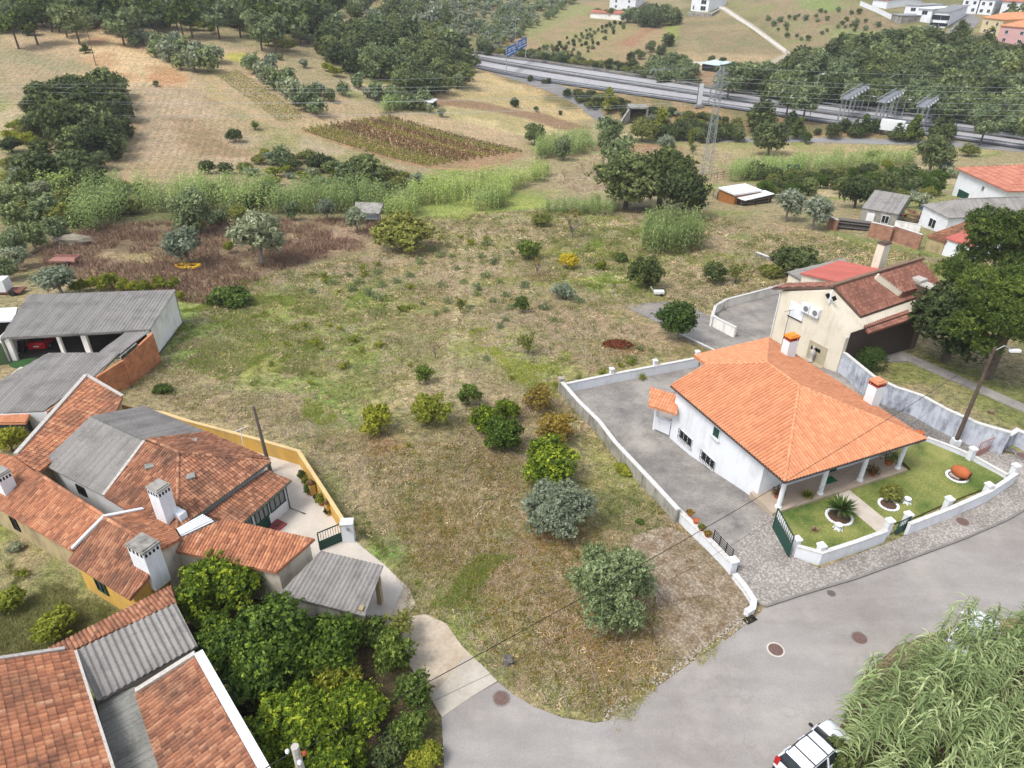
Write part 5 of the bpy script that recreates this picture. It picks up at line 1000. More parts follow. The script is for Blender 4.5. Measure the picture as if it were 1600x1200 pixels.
# red car in the shed, green mat, clutter ------------------------------------------------
def make_car(name, label, p, rz, paint, hatch=False, rails=False, group=None):
    """car built along +x (front); body, glass, wheels, lamps, mirrors"""
    r = thing(name, label, 'car', p, group); o = Vector(p)
    def loft(secs, mat, nm, par):
        m = MB(); vs = []; k = len(secs[0][1])
        for x, pr in secs: vs += [(o.x + x, o.y + y, o.z + z) for y, z in pr]
        fs = []
        for i in range(len(secs) - 1):
            for j in range(k): fs.append((i * k + j, i * k + (j + 1) % k, (i + 1) * k + (j + 1) % k, (i + 1) * k + j))
        fs += [tuple(range(k))[::-1], tuple(range((len(secs) - 1) * k, len(secs) * k))]; m.add(vs, fs, .5); ob = m.build(nm, mat, par, smooth=True)
        md = ob.modifiers.new('b', 'BEVEL'); md.width = .04; md.segments = 2; md.limit_method = 'ANGLE'; return ob
    def pr(w, z0, z1, tw=.9): return [(-w, z0 + .1), (-w * 1.0, (z0 + z1) / 2), (-w * tw, z1), (0, z1 + .03), (w * tw, z1), (w, (z0 + z1) / 2), (w, z0 + .1), (w * .8, z0), (-w * .8, z0)]
    rr = -2.12 if rails else -2.0
    body = loft([(rr, pr(.74, .38, .80)), (rr + .12, pr(.84, .26, .98)), (-1.3, pr(.87, .2, .98)), (0, pr(.88, .2, .96)), (.95, pr(.87, .2, .94)), (1.7, pr(.82, .22, .84)), (2.02, pr(.72, .28, .66)), (2.1, pr(.6, .36, .56))], paint, 'body', r)
    rx0 = rr + .12 if rails else rr + .3; rx1 = -1.75 if rails else -1.1
    def cab(w0, w1, z0, z1): return [(-w0, z0), (-w1, z1), (0, z1 + .03), (w1, z1), (w0, z0)]
    loft([(rx0, cab(.78, .74, .93, .97)), (rx1, cab(.8, .62, .93, 1.40)), (-.4, cab(.81, .63, .93, 1.46)), (.25, cab(.81, .62, .93, 1.42)), (1.0, cab(.8, .72, .9, .95))], M_glass, 'windows', r)
    loft([(rx1 + .04, [(-.63, 1.40), (-.6, 1.45), (0, 1.48), (.6, 1.45), (.63, 1.40)]), (-.4, [(-.64, 1.44), (-.61, 1.5), (0, 1.53), (.61, 1.5), (.64, 1.44)]), (.26, [(-.62, 1.41), (-.58, 1.46), (0, 1.48), (.58, 1.46), (.62, 1.41)])], paint, 'roof', r)
    m = MB()
    for s_ in (-1, 1):
        for a, b in (((rx1, .64, 1.42), (rx0 + .02, .79, .96)), ((-.35, .65, 1.45), (-.35, .825, .95)), ((.27, .64, 1.42), (1.0, .8, .94)), ((-1.3, .65, 1.43), (-1.4, .825, .95))): m = MB(); m.beam(o + Vector((a[0], a[1] * s_, a[2])), o + Vector((b[0], b[1] * s_, b[2])), .07, .05); m.build('pillar', paint, r)
    for x in (-1.32, 1.3):
        for s_ in (-1, 1):
            w_ = MB(); c = o + Vector((x, s_ * .8, .31)); w_.tube([c + Vector((0, -.1, 0)), c + Vector((0, .1, 0))], .31, 18); ww = w_.build('wheel', M_rubber, r); w_ = MB(); w_.tube([c + Vector((0, -.11, 0)), c + Vector((0, .11, 0))], .19, 12); w_.build('rim', M_galv, ww)
            m = MB(); m.ball(o + Vector((.72, s_ * .96, .98)), (.1, .13, .08), 8); 
            if x > 0: m.build('side_mirror', paint if hatch else M_dark, r)
    for s_ in (-1, 1):
        m = MB(); m.box(o + Vector((rr + .06, s_ * .68, .86 if not rails else .95)), (.14, .22, .2 if not rails else .42)); m.build('tail_light', plain('tail_red', hexc(190, 30, 30, .7), .3), r)
        m = MB(); m.box(o + Vector((1.93, s_ * .6, .62)), (.2, .3, .14)); m.build('headlight', M_glassl, r)
    m = MB(); m.box(o + Vector((rr - .01, 0, .62)), (.03, .5, .12)); m.build('number_plate', M_wpaint, r); m = MB(); m.box(o + Vector((rr, 0, .44)), (.1, 1.5, .16)); m.build('bumper', M_dark if rails else paint, r)
    if rails:
        m = MB()
        for s_ in (-1, 1): m.tube([o + Vector((-1.6, s_ * .58, 1.5)), o + Vector((-.8, s_ * .6, 1.58)), o + Vector((.15, s_ * .58, 1.52))], .022, 6)
        for x in (-1.2, -.3): m.beam(o + Vector((x, -.6, 1.57)), o + Vector((x, .6, 1.57)), .05, .03)
        m.build('roof_rails', M_dark, r)
    r.rotation_euler.z = rz; return r
M_red = plain('red_car_paint', hexc(196, 20, 26, .75), .25, 0, .05); M_wcar = plain('white_car_paint', hexc(236, 240, 246, .85), .22, 0, .03)
p = gnd(63, 548); fz = -math.atan2(nb.x, nb.y); make_car('parked_car', 'red hatchback parked under the open car shed roof', Vector((p.x + nb.x * 1.6, p.y + nb.y * 1.6, T(p.x, p.y) + .06)), math.atan2(nb.y, nb.x), M_red, hatch=True)
def dirpx(a, b): p, q = pz(*a, 1.5), pz(*b, 1.5); return math.atan2(q.y - p.y, q.x - p.x)
p = pz(1277, 1174, .8); d = dirpx((1256, 1165), (1292, 1136)); make_car('parked_car', 'white estate car with roof rails parked at the bottom edge beside the giant cane', Vector((p.x, p.y, .03)), d, M_wcar, rails=True)
p = pz(1520, 992, .6); make_car('parked_car', 'white car half hidden behind the tall canes on the right', Vector((p.x, p.y, .03)), d + .15, M_wcar, hatch=True)
p = gnd(40, 569); r = thing('green_mat', 'dark green mat lying on the pale yard by the red car', 'mat', p); m = MB(); m.lathe(p + Vector((0, 0, .07)), [(1.3, 0), (1.3, .04), (.02, .05)], 14); m.v = [(p.x + (a - p.x) * 1.1, p.y + (b - p.y) * .7, c) for a, b, c in m.v]; m.build('cloth', plain('mat_green', hexc(62, 104, 56, .6), .95), r)
p = gnd(33, 552); r = thing('wheelbarrow', 'old grey wheelbarrow leaning against the shed side wall', 'wheelbarrow', p); m = MB(); m.tube([p + Vector((0, 0, .1)), p + Vector((.1, .5, 1.1))], .35, 10); m.build('tray', M_dark, r); m = MB(); m.tube([p + Vector((.3, 0, 0)), p + Vector((.2, .3, 1.3))], .03, 5); m.build('handle', M_wood, r)
# ---------------------------------------------------------------- left farm complex
FH = thing('farmhouse', 'old farmhouse with half grey corrugated and half red tiled hipped roof', 'house', (-22, 44, 0))
p1 = PL((141, 651, 4.6), (225, 690, 4.6), (162, 775, 3.0)); p2 = PL((141, 651, 4.6), (225, 690, 4.6), (322, 675, 3.1))
g1 = p1.pts([(65, 725), (162, 775), (225, 690), (141, 651)]); g2 = p2.pts([(141, 651), (225, 690), (322, 675), (225, 635)])
roof('grey_roof', [(g1, 0, 1)], M_corr, FH, **KW); roof('grey_roof', [(g2, 3, 2)], M_corr, FH, **KW)
ax = p1.at(279, 707); t1 = [p1.at(163, 775.5), p1.at(198, 797), p1.at(277, 828), ax, p1.at(226, 690)]; ce = p2.at(423, 722); t2 = [p2.at(226, 690), ax, ce, p2.at(323, 675)]
p3 = PL(ax, ce, p1.at(277, 828)); t3 = [ax, p1.at(277, 828), ce]
roof('tile_roof', [(t1, 0, 2), (t2, 3, 2), (t3, 1, 2)], M_tileR, FH, ridges=[(p1.at(233, 687), ax), (ce, ax), (t3[1], ax)], **KT)
mb = MB(); v0 = p1.at(162, 775); v1 = p1.at(226, 690)
for k in range(12): q = v0.lerp(v1, k / 12); q2 = v0.lerp(v1, (k + .96) / 12); mb.beam(q + Vector((0, 0, .08)), q2 + Vector((0, 0, .08)), .2, .1)
mb.build('verge', M_stone, FH)
foot = inset([(p.x, p.y) for p in (g1[0], g1[1], t1[2], ce, g2[2], g2[3])], [.3, .3, .3, .4, .4, .3]); mb = MB(); mb.prism(foot, -2, [p1.z(*foot[0]) - .12, p1.z(*foot[1]) - .12, p1.z(*foot[2]) - .12, p2.z(*foot[3]) - .15, p2.z(*foot[4]) - .12, p2.z(*foot[5]) - .12]); mb.build('wall', M_white, FH)
fc = cen(g1 + g2 + t3); w_ = WallP(foot[0], foot[1], fc); t, z = w_.px(128, 766); w_.window(FH, t, z, .8, .7, M_dark, M_glass, bars=1, sill=False); t, z = w_.px(75, 745); w_.door(FH, t, T(*foot[0]), 1.2, 2., M_black, handle=False)
for u, v in ((298, 751), (234, 735)):
    q = (p3 if u > 279 else p1).at(u, v - 5); m = MB(); m.box(q + Vector((0, 0, .1)), (.55, .5, .1), .5); m.build('skylight', M_corrd, FH)
for u, v in ((301, 691),): q = p2.at(u, v); m = MB(); m.box(q + Vector((0, 0, .1)), (.6, .4, .1), .5); m.build('skylight', M_corrd, FH)
# glazed porch extension
q4 = PL((417, 735, 2.75), (320, 805, 2.75), (455, 751, 2.3)); e = q4.pts([(320, 805), (378, 818), (455, 751), (417, 735)])
roof('porch_roof', [(e, 1, 2)], M_tileR, FH, **KT); pf_ = inset([(p.x, p.y) for p in e], [.2, .25, .3, 0]); mb = MB(); mb.prism(pf_, -.6, [q4.z(*p) - .12 for p in pf_]); mb.build('porch_wall', M_white, FH)
w_ = WallP(pf_[1], pf_[2], cen(e)); L = w_.L
for k, (a, b) in enumerate(((.05, .2), (.27, .55), (.6, .93))):
    w_.window(FH, L * (a + b) / 2, 1.45, L * (b - a), .95, M_green, M_glassl, bars=2, sill=False, label='green framed porch window')
w_.door(FH, L * .42, 0, .95, .95, M_green, handle=True)
m = MB(); c0 = w_.pt(L * .985, 2.2, .08); c1_ = w_.pt(L * .985, .15, .08); c2_ = w_.pt(L * 1.0, .08, 1.3); m.tube([c0, c1_, c2_], .05, 8); m.build('downpipe', M_green, FH)
mb = MB()
for a, b in ((t1[2], ce), (e[1], e[2])): mb.beam(Vector(a) + Vector((0, 0, -.02)), Vector(b) + Vector((0, 0, -.02)), .12, .08)
mb.build('gutter', plain('gutter_green', hexc(120, 132, 118, .6), .6), FH)
def old_chimney(par, ub, vb, zb, ut, vt, w, d, rz, name='chimney'):
    p = pz(ub, vb, zb); lo, hi = 0, 6
    for _ in range(30):
        m_ = (lo + hi) / 2
        if proj(p + Vector((0, 0, m_)))[1] > vt: lo = m_
        else: hi = m_
    M = Matrix.Rotation(rz, 3, 'Z'); m = MB(); m.box(p + Vector((0, 0, lo / 2 - .4)), (w, d, lo + .8), 0, .5, M); o = m.build(name, M_whited if False else M_white, par)
    m = MB()
    for i in range(4):
        for s_ in (-1, 1): m.box(p + M @ Vector((w * (-.36 + .24 * i), s_ * (d / 2), lo - .25)), (w * .12, .03, .22), 0, .5, M); m.box(p + M @ Vector((s_ * (w / 2), d * (-.36 + .24 * i), lo - .25)), (.03, d * .12, .22), 0, .5, M)
    m.build('vent_holes', M_black, o); m = MB(); m.box(p + Vector((0, 0, lo + .03)), (w * 1.1, d * 1.1, .1), 0, .5, M); m.box(p + Vector((0, 0, lo + .11)), (w * .9, d * .9, .08), 0, .5, M); m.build('cap', M_grw, o); return lo
rzF = math.atan2((g1[1] - g1[0]).y, (g1[1] - g1[0]).x)
old_chimney(FH, 262, 806, 3.4, 249, 760, .95, .85, rzF)
m = MB(); q = pz(279, 803, 3.5); m.box(q, (.9, .5, .5), rzF); m.build('patch', M_white, FH)
# tiled outbuilding: narrow wing and low wing
LW = thing('tiled_outbuilding', 'long low outbuilding with orange tiles and a faded ochre wall', 'outbuilding', (-34, 44, 0))
pa = PL((135, 587, 3.4), (25, 711, 3.6), (192, 620, 2.7)); ra = pa.pts([(135, 587), (192, 620), (182, 642), (60, 739), (22, 714)]); roof('narrow_roof', [(ra, 3, 2)], M_tileO, LW, **KT)
mb = MB(); mb.beam(ra[0] + Vector((0, 0, .08)), pa.at(25, 711) + Vector((0, 0, .08)), .3, .14); mb.beam(ra[0] + Vector((0, 0, .08)), ra[1] + Vector((0, 0, .08)), .25, .12); mb.build('verge', M_stone, LW)
walls(LW, ra, .25, M_oldyel, pa, z0=-2.5, gap=.15)
pb = PL((114, 862, 2.5), (0, 795, 2.5), (162, 806, 3.5)); rb = pb.pts([(-70, 755), (114, 862), (162, 806), (58, 739), (22, 714), (-70, 690)]); roof('low_roof', [(rb, 0, 1)], M_tileO, LW, ridges=[(rb[3], rb[2])], **KT)
_, wxy = walls(LW, rb, .3, M_oldyel, pb, z0=-.8, gap=.15)
w_ = WallP(wxy[0], wxy[1], cen(rb)); t, z = w_.px(28, 826); w_.window(LW, t, 1.2, .6, 1.0, M_dark, M_black, bars=0, sill=False)
old_chimney(LW, 10, 760, 3.2, 3, 738, .9, .8, rzF)
# kitchen wing
KWG = thing('kitchen_wing', 'small gabled wing with dark red tiles, white ridge and a broad white chimney', 'house wing', (-22, 33, 0))
pc = PL((106, 876, 2.5), (203, 937, 2.5), (163, 810, 4.1)); rc_ = pc.pts([(106, 876), (203, 937), (232, 903), (252, 859), (225, 843), (163, 809)]); roof('front_roof', [([rc_[0], rc_[1], rc_[2], rc_[3], rc_[5]], 0, 1)], M_tileR, KWG, **KT)
c3_ = rc_[3]; pc2 = PL(rc_[5], c3_, pz(272, 828, 3.25)); rc2 = [rc_[5], c3_, pc2.at(282, 842), pc2.at(273, 829), pc2.at(224, 797)]; roof('back_roof', [(rc2, 4, 3)], M_tileO, KWG, ridges=[(rc_[5], c3_)], **KT)
mb = MB(); mb.beam(rc_[5] + Vector((0, 0, .1)), rc2[4] + Vector((0, 0, .1)), .25, .14); mb.beam(rc_[5] + Vector((0, 0, .1)), rb[1].lerp(rc_[5], .02) + Vector((0, 0, .22)), .22, .14); mb.build('white_ridge', M_wpaint, KWG)
mb = MB(); fk = inset([(p.x, p.y) for p in (rc_[0], rc_[1], rc_[2], rc_[3], rc_[5])], [.3, .3, .3, .05, .1]); mb.prism(fk, -.6, [pc.z(*p) - .15 for p in fk]); mb.build('wall', M_yellow, KWG)
mb = MB(); fk = inset([(p.x, p.y) for p in rc2], [.0, .1, .1, .3, .3]); mb.prism(fk, -.6, [pc2.z(*p) - .15 for p in fk]); mb.build('back_wall', M_stucco, KWG)
w_ = WallP(*[inset([(p.x, p.y) for p in (rc_[0], rc_[1], rc_[2], rc_[3], rc_[5])], [.3, .3, .3, .05, .1])[i] for i in (0, 1)], cen(rc_)); t, z = w_.px(163, 925); w_.window(KWG, t, 1.3, .9, .9, M_green, M_glass, bars=1, sill=False)
old_chimney(KWG, 238, 892, 2.9, 224, 850, 1.35, 1.0, rzF)
# front wing (long tile roof) and grey shed
DW = thing('front_wing', 'long wing with weathered orange tiles and a rough stucco end wall', 'house wing', (-15, 33, 0))
pd_ = PL((252, 857, 2.9), (432, 895, 2.9), (350, 812, 3.7)); rd = pd_.pts([(252, 857), (432, 895), (492, 842), (350, 811), (283, 842)]); roof('roof', [(rd, 0, 1)], M_tileO, DW, **KT)
mb = MB(); fk = inset([(p.x, p.y) for p in rd], [.2, .12, .2, .2, .2]); mb.prism(fk, -.4, [pd_.z(*p) - .12 for p in fk]); mb.build('wall', M_stucco, DW)
mb = MB(); a = pz(280, 838, 3.3); P_ = [pz(u, v, 3.2) for u, v in ((277, 828), (318, 805), (334, 814), (283, 838))]; mb.slab(P_, .08)
for k in range(5): mb.beam(P_[0].lerp(P_[3], k / 5) + Vector((0, 0, .04)), P_[1].lerp(P_[2], k / 5) + Vector((0, 0, .04)), .12, .06)
mb.build('white_step_sheet', M_wpaint, DW)
GS_ = thing('grey_shed', 'small lean-to shed with a grey corrugated roof beside the front drive', 'shed', (-9, 31, 0))
ps = PL((502, 862, 2.85), (599, 884, 2.75), (570, 963, 2.25)); rs_ = ps.pts([(502, 861), (436, 928), (570, 963), (599, 884)]); roof('roof', [(rs_, 1, 2)], M_corr, GS_, **{**KW, 'pu': .26, 'amp': .07, 'cols': 5})
fk = inset([(p.x, p.y) for p in rs_], .18); mb = MB(); mb.prism([fk[0], fk[1], (fk[1][0] + .2, fk[1][1] + .2), (fk[0][0] + .2, fk[0][1])], -.3, [ps.z(*fk[0]) - .1, ps.z(*fk[1]) - .1, ps.z(*fk[1]) - .1, ps.z(*fk[0]) - .1]); mb.build('side_wall', M_stucco, GS_)
d_ = (P2d(fk[2]) - P2d(fk[1])).normalized(); nn_ = Vector((-d_.y, d_.x)) * .22; mb = MB(); a, b = P2d(fk[1]), P2d(fk[2]); mb.prism([tuple(a), tuple(b), tuple(b + nn_), tuple(a + nn_)], -.3, [ps.z(*a) - .1, ps.z(*b) - .1, ps.z(*b) - .1, ps.z(*a) - .1]); mb.build('front_wall', M_grw, GS_)
mb = MB(); a = P2d(fk[3]); b = P2d(fk[2]); d_ = (b - a).normalized(); nn_ = Vector((d_.y, -d_.x)) * .25
for s0, s1 in ((0, .35), ((b - a).length - .3, (b - a).length)): mb.prism([tuple(a + d_ * s0), tuple(a + d_ * s1), tuple(a + d_ * s1 + nn_), tuple(a + d_ * s0 + nn_)], -.3, ps.z(*a) - .25)
mb.build('door_jambs', M_oldyel, GS_)
# courtyard wall, pillar, gate, pots, pole
wall_line('courtyard_wall', [(188, 631), (222, 640), (257, 646), (290, 657), (400, 686), (466, 705), (500, 757), (537, 815)], 1.25, .2, M_yellow, 'ochre courtyard wall curving between the farmhouse yard and the field', capm=M_ochrecap)
q = gnd(543, 846); r = thing('gate_pillar', 'broad white pillar where the ochre wall meets the green gate', 'pillar', q); hp_ = ztop(543, 847, 818)[1]; m = MB(); m.box(q + Vector((.1, .1, hp_ / 2)), (.75, .55, hp_), rzF + .6); m.build('shaft', M_white, r); m = MB(); m.box(q + Vector((.1, .1, hp_)), (.85, .65, .08), rzF + .6); m.build('cap', M_cap, r); m = MB(); m.box(q + Vector((.22, -.25, 1.3)), (.2, .06, .26), rzF + .6); m.build('letter_box', M_galv, r)
a = gnd(501, 861); b = gnd(539, 845); gate('courtyard_gate', a, b, 1.45, 'green metal gate of the farmhouse courtyard beside the white pillar', .5)
pp = [(472, 748, 'dark', .22), (478, 757, 'yellow', .2), (482, 766, 'shrub', .2), (483, 772, 'fresh', .24), (495, 781, None, .28), (503, 789, 'yellow', .3), (509, 799, None, .2), (513, 804, 'dark', .2)]
lbs = ['dark leafy pot farthest along the ochre wall', 'yellow green pot plant second along the ochre wall', 'grey green pot plant in the upper pot group by the ochre wall', 'green plant in a terracotta pot at the near end of the upper pot group', 'black empty pot between the two pot groups of the courtyard', 'round yellow green plant in the lower pot group of the courtyard', 'white empty pot beside the lower pot group', 'dark plant in a terracotta pot nearest the green gate']
for (u, v, k, s), lb in zip(pp, lbs): p = gnd(u, v); pot(p + Vector((0, 0, .05)), s, lb, k, pm=M_dark if u == 495 else (M_wpaint if u == 509 else M_terra), hgt=1.6, spread=1.3, n=90)
for (u, v, lb) in ((489, 772, 'ochre planter block by the upper pot group'), (515, 803, 'ochre planter block by the lower pot group')):
    p = gnd(u, v); r = thing('planter_block', lb, 'planter', p); m = MB(); m.box(p + Vector((0, 0, .45)), (.4, .4, .9), .6); m.build('block', M_yellow, r); m = MB(); m.ball(p + Vector((0, 0, 1.05)), (.28, .28, .22), 8, .25); m.build('plant', LM['vinedry'], r)
p = pz(433, 820, .1); r = thing('red_mat', 'faded red mat outside the green porch door', 'mat', p); m = MB(); m.box(p, (1.0, .8, .08), rzF); m.build('cloth', plain('red_mat_cloth', hexc(176, 92, 92, .6), .95), r); m = MB(); m.box(p + Vector((0, 0, .06)), (.4, .3, .06), rzF + .3); m.build('pad', M_rust, r)
p = gnd(423, 738); hp_ = 7.4; r = thing('utility_pole', 'thin grey concrete pole rising behind the farmhouse roof', 'pole', p); m = MB(); m.tube([p, p + Vector((-.2, 0, ztop(423, 738, 635)[1]))], [.16, .09], 8); m.build('shaft', plain('grey_pole', hexc(128, 116, 106, .6), .85), r)
p = pz(381, 697, 3.1); r = thing('tv_aerial', 'thin white aerial mast on the farmhouse roof', 'aerial', p); m = MB(); m.tube([p, p + Vector((0, 0, 1.4))], .03, 5); m.build('mast', M_wpaint, r); m = MB(); m.tube([p + Vector((-.5, 0, 1.2)), p + Vector((.5, .3, 1.5))], .02, 4); m.build('boom', M_wpaint, r)
# ---------------------------------------------------------------- bottom left barns
E1 = thing('tiled_barn', 'large orange tiled barn roof cut by the lower left corner', 'barn', (-22, 20, 0))
pe = PL((102, 1015, 3.6), (175, 1200, 3.6), (0, 1031, 4.7)); re = pe.pts([(102, 1015), (117, 1018), (188, 1240), (-160, 1240), (-160, 1055)]); re[1] = pe.at(117, 1018); roof('roof', [(re, 1, 2)], M_tileO, E1, **{**KT, 'pu': .25})
walls(E1, re, .3, M_oldyel, pe, z0=-.5); mb = MB(); mb.beam(re[0] + Vector((0, 0, .1)), re[4] + Vector((0, 0, .1)), .18, .1); mb.build('verge', M_stone, E1); mb = MB(); mb.beam(re[1] + Vector((.06, 0, .06)), re[2] + Vector((.06, 0, .06)), .12, .1); mb.build('gutter', M_stone, E1)
E2 = thing('barn_annex', 'barn annex with coarse grey corrugated sheets and a strip of old red tiles', 'barn', (-15, 22, 0))
pg = PL((115, 1018, 3.4), (275, 943, 3.4), (309, 1010, 2.9)); rg = pg.pts([(117, 1018), (275, 943), (309, 1010), (152, 1096)]); roof('grey_roof', [(rg, 3, 2)], M_corr, E2, prof='corr', pu=.3, pw=2.4, amp=.1, step=.012, cols=6, th=.06, jr=.8)
pt = PL((115, 1018, 3.38), (275, 943, 3.38), (267, 916, 2.9)); rt = pt.pts([(67, 1019), (267, 916), (286, 951), (275, 944), (112, 1020)]); rt = pt.pts([(67, 1019), (267, 916), (276, 943), (112, 1018)]); roof('tile_strip', [(rt, 0, 1)], M_tileR, E2, **KT)
walls(E2, rg, .25, M_stucco, pg, z0=-.5); mb = MB(); fk = inset([(p.x, p.y) for p in rt], .15); mb.prism(fk, -.5, [pt.z(*p) - .12 for p in fk]); mb.build('strip_wall', M_stucco, E2)
ph_ = PL((150, 1097, 2.4), (215, 1077, 2.6), (180, 1200, 2.3)); rh = ph_.pts([(150, 1094), (222, 1070), (262, 1240), (186, 1240)]); roof('low_grey_roof', [(rh, 1, 2)], M_corrd, E2, **{**KW, 'pu': .12, 'amp': .035})
E3 = thing('tiled_shed', 'red tiled shed roof with a white parapet beside the orange trees', 'shed', (-12, 19, 0))
pi_ = PL((212, 1085, 2.9), (250, 1200, 2.9), (305, 1027, 3.9)); ri = pi_.pts([(212, 1085), (262, 1240), (424, 1240), (305, 1027)]); roof('roof', [(ri, 0, 1)], M_tileR, E3, **KT)
walls(E3, ri, .1, M_stucco, pi_, z0=-.4)
mb = MB(); a = ri[3]; b = ri[2]; d_ = (b - a).normalized(); sd_ = Vector((-d_.y, d_.x, 0)); mb.prism([tuple(P2d(a)), tuple(P2d(b)), tuple(P2d(b) + P2d(sd_) * .4), tuple(P2d(a) + P2d(sd_) * .4)], -.4, [a.z + .25, b.z + .25, b.z + .25, a.z + .25]); mb.build('parapet', M_white, E3)
mb = MB(); mb.beam(ri[0] + Vector((0, .1, .12)), ri[3] + Vector((0, .1, .16)), .25, .16); mb.build('flashing', M_stone, E3)
# concrete pole bottom, wires
p = pz(463, 1176, 0); q = pd(462, 1172, 22.5); pb0 = Vector((q.x, q.y, 0)); r = thing('utility_pole', 'pale concrete pole with insulators at the bottom edge above the orange trees', 'pole', pb0); m = MB(); m.tube([pb0, q + Vector((0, 0, .2))], [.2, .13], 8); m.build('shaft', M_stone, r)
for k, (a, b) in enumerate(((.28, 0), (-.28, .05), (.2, -.3))): m = MB(); m.lathe(q + Vector((a, b - .05, -.15)), [(.05, 0), (.07, .04), (.04, .08), (.07, .12), (.03, .16)], 8); m.build('insulator', M_wpaint if k else plain('red_ins', hexc(190, 80, 60, .7), .5), r)
pole_b = gnd(1491, 696); hpole = ztop(1491, 696, 541)[1]; pt_ = pole_b + Vector((0, 0, hpole)); r = thing('street_lamp', 'tarred wooden pole with a white street lamp beside the beige house garden wall', 'street lamp', pole_b); tp = pd(1555, 543, depth(pt_))
m = MB(); m.tube([pole_b, pole_b.lerp(tp, .5), tp], [.17, .14, .1], 10); m.build('pole', M_pole, r); m = MB(); l1 = pd(1586, 548, depth(tp)); m.tube([tp - Vector((0, 0, .3)), tp.lerp(l1, .4) + Vector((0, 0, .25)), l1], .04, 6); m.build('arm', M_galv, r); m = MB(); m.box(l1, (.75, .28, .16), 0); m.build('lamp', M_wpaint, r); m = MB(); m.box(pole_b + Vector((0, 0, .3)), (.55, .55, .6)); m.build('foot', M_white, r)
def wire(name, a, b, sag, label, rad=.018, cat='wire', group=None, mat=None):
    r = MB(); pts = []
    for k in range(15): t = k / 14; pts.append(Vector(a).lerp(Vector(b), t) - Vector((0, 0, sag * 4 * t * (1 - t))))
    r.tube(pts, rad, 4, cap=False); o = r.build(name, mat or M_dark, origin=a); return tag(o, label, cat, group)
wire('overhead_wire', q + Vector((.2, 0, 0)), tp - Vector((0, 0, .3)), .8, 'thick black overhead cable from the bottom pole to the wooden lamp pole', .015)
wire('overhead_wire', q + Vector((.25, -.25, -.2)), tp - Vector((0, 0, 1.3)), 2.6, 'thinner lower cable crossing the road to the wooden lamp pole', .007)
wire('overhead_wire', q, pd(300, 1260, 24), .1, 'cable leaving the bottom pole towards the barns', .02)
# ---------------------------------------------------------------- right: beige house
bB = gnd(1306, 582); hB = ztop(1306, 582, 510)[1]; zB = bB.z + hB; zR = zB + 2.4
r1, r2 = pz(1303, 447, zR), pz(1438, 406, zR); rdir = (r2 - r1); rdir.z = 0; rdir.normalize()
Bp = Vector((bB.x, bB.y, zB)); Ap = ppl(1220, 453, Bp, rdir); perp = (Ap - Bp); perp.z = 0; Wd = perp.length; perp.normalize(); Lr = (r2 - r1).length
BH = thing('beige_house', 'two storey beige house with red brown tiled roof and tall brown chimney stack', 'house', (bB.x, bB.y, bB.z))
zl = Ap.z
rm = r1 - perp * 0; ov = rdir * .5
# right slope, left slope
er1 = ppl(1345, 494, r1, (r2 - r1).cross(ppl(1345, 494, Vector((0, 0, zB - .1)), Vector((0, 0, 1))) - r1)); plr = PL(r1, r2, pz(1345, 494, zB - .1)); R1 = plr.pts([(1303, 448), (1438, 406), (1496, 448), (1412, 473), (1345, 494)])
roof('roof', [([R1[0], R1[1], R1[1] + (R1[4] - R1[0]) , R1[4]], 3, 2)], M_tileB, BH, **{**KT, 'pu': .26})
lA = Ap + perp * .6 - rdir * .5 + Vector((0, 0, .1)); pll = PL(r1, r2, lA); roof('back_roof', [([r1 - rdir * .3, lA, lA + rdir * 2.2, r1 + rdir * 2.0], 1, 2)], M_tileB, BH, **{**KT, 'pu': .26})
mb = MB(); f = lambda t, z: (Bp.x + perp.x * t, Bp.y + perp.y * t, z); tr = (r1 - Bp).dot(perp); back = rdir * (Lr - .8)
prof_ = [(0, bB.z - 2.5), (Wd, bB.z - 2.5), (Wd, zl - .12), (tr, zR - .25), (0, plr.z(Bp.x, Bp.y) - .15)]
fr_ = [f(*q) for q in prof_]; bk_ = [tuple(Vector(q) + rdir * 1.8) for q in fr_]; mb.add(fr_ + bk_, [(0, 1, 2, 3, 4), (9, 8, 7, 6, 5)] + [(i, i + 5, (i + 1) % 5 + 5, (i + 1) % 5) for i in range(5)], .5); mb.build('wall', M_beige, BH); mb = MB(); prof_ = [(0, bB.z - 2.5), (tr + .2, bB.z - 2.5), (tr + .2, zR - .35), (tr, zR - .25), (0, plr.z(Bp.x, Bp.y) - .15)]; fr_ = [tuple(Vector(f(*q)) + rdir * 1.8) for q in prof_]; bk_ = [tuple(Vector(q) + back - rdir * 1.8) for q in fr_]; mb.add(fr_ + bk_, [(0, 1, 2, 3, 4), (9, 8, 7, 6, 5)] + [(i, i + 5, (i + 1) % 5 + 5, (i + 1) % 5) for i in range(5)], .5); mb.build('rear_wall', M_beige, BH)
mb = MB(); mb.beam(r1 - rdir * .4 + Vector((0, 0, .12)), r2 + rdir * .3 + Vector((0, 0, .12)), .35, .25); mb.build('ridge_beam', plain('brown_fascia', hexc(150, 120, 100, .6), .7), BH)
mb = MB(); mb.beam(R1[4] - Vector((0, 0, .08)), R1[0] - Vector((0, 0, .08)), .16, .22); mb.beam(lA - Vector((0, 0, .1)), r1 - rdir * .4 - Vector((0, 0, .1)), .16, .2); mb.beam(R1[4] - Vector((0, 0, .1)), R1[1] + (R1[4] - R1[0]) - Vector((0, 0, .1)), .14, .16); mb.build('fascia', M_brown, BH)
GWp = WallP(Bp, Ap, Bp + rdir * 5); t, z = GWp.px(1245, 486)
m = MB(); GWp.bx(m, t, z, 1.7, 1.5, .04, .08); m.build('shutter', M_wpaint, BH); m = MB(); GWp.bx(m, t, z - .8, 1.8, .06, .06, .14); m.build('sill', M_dark, BH)
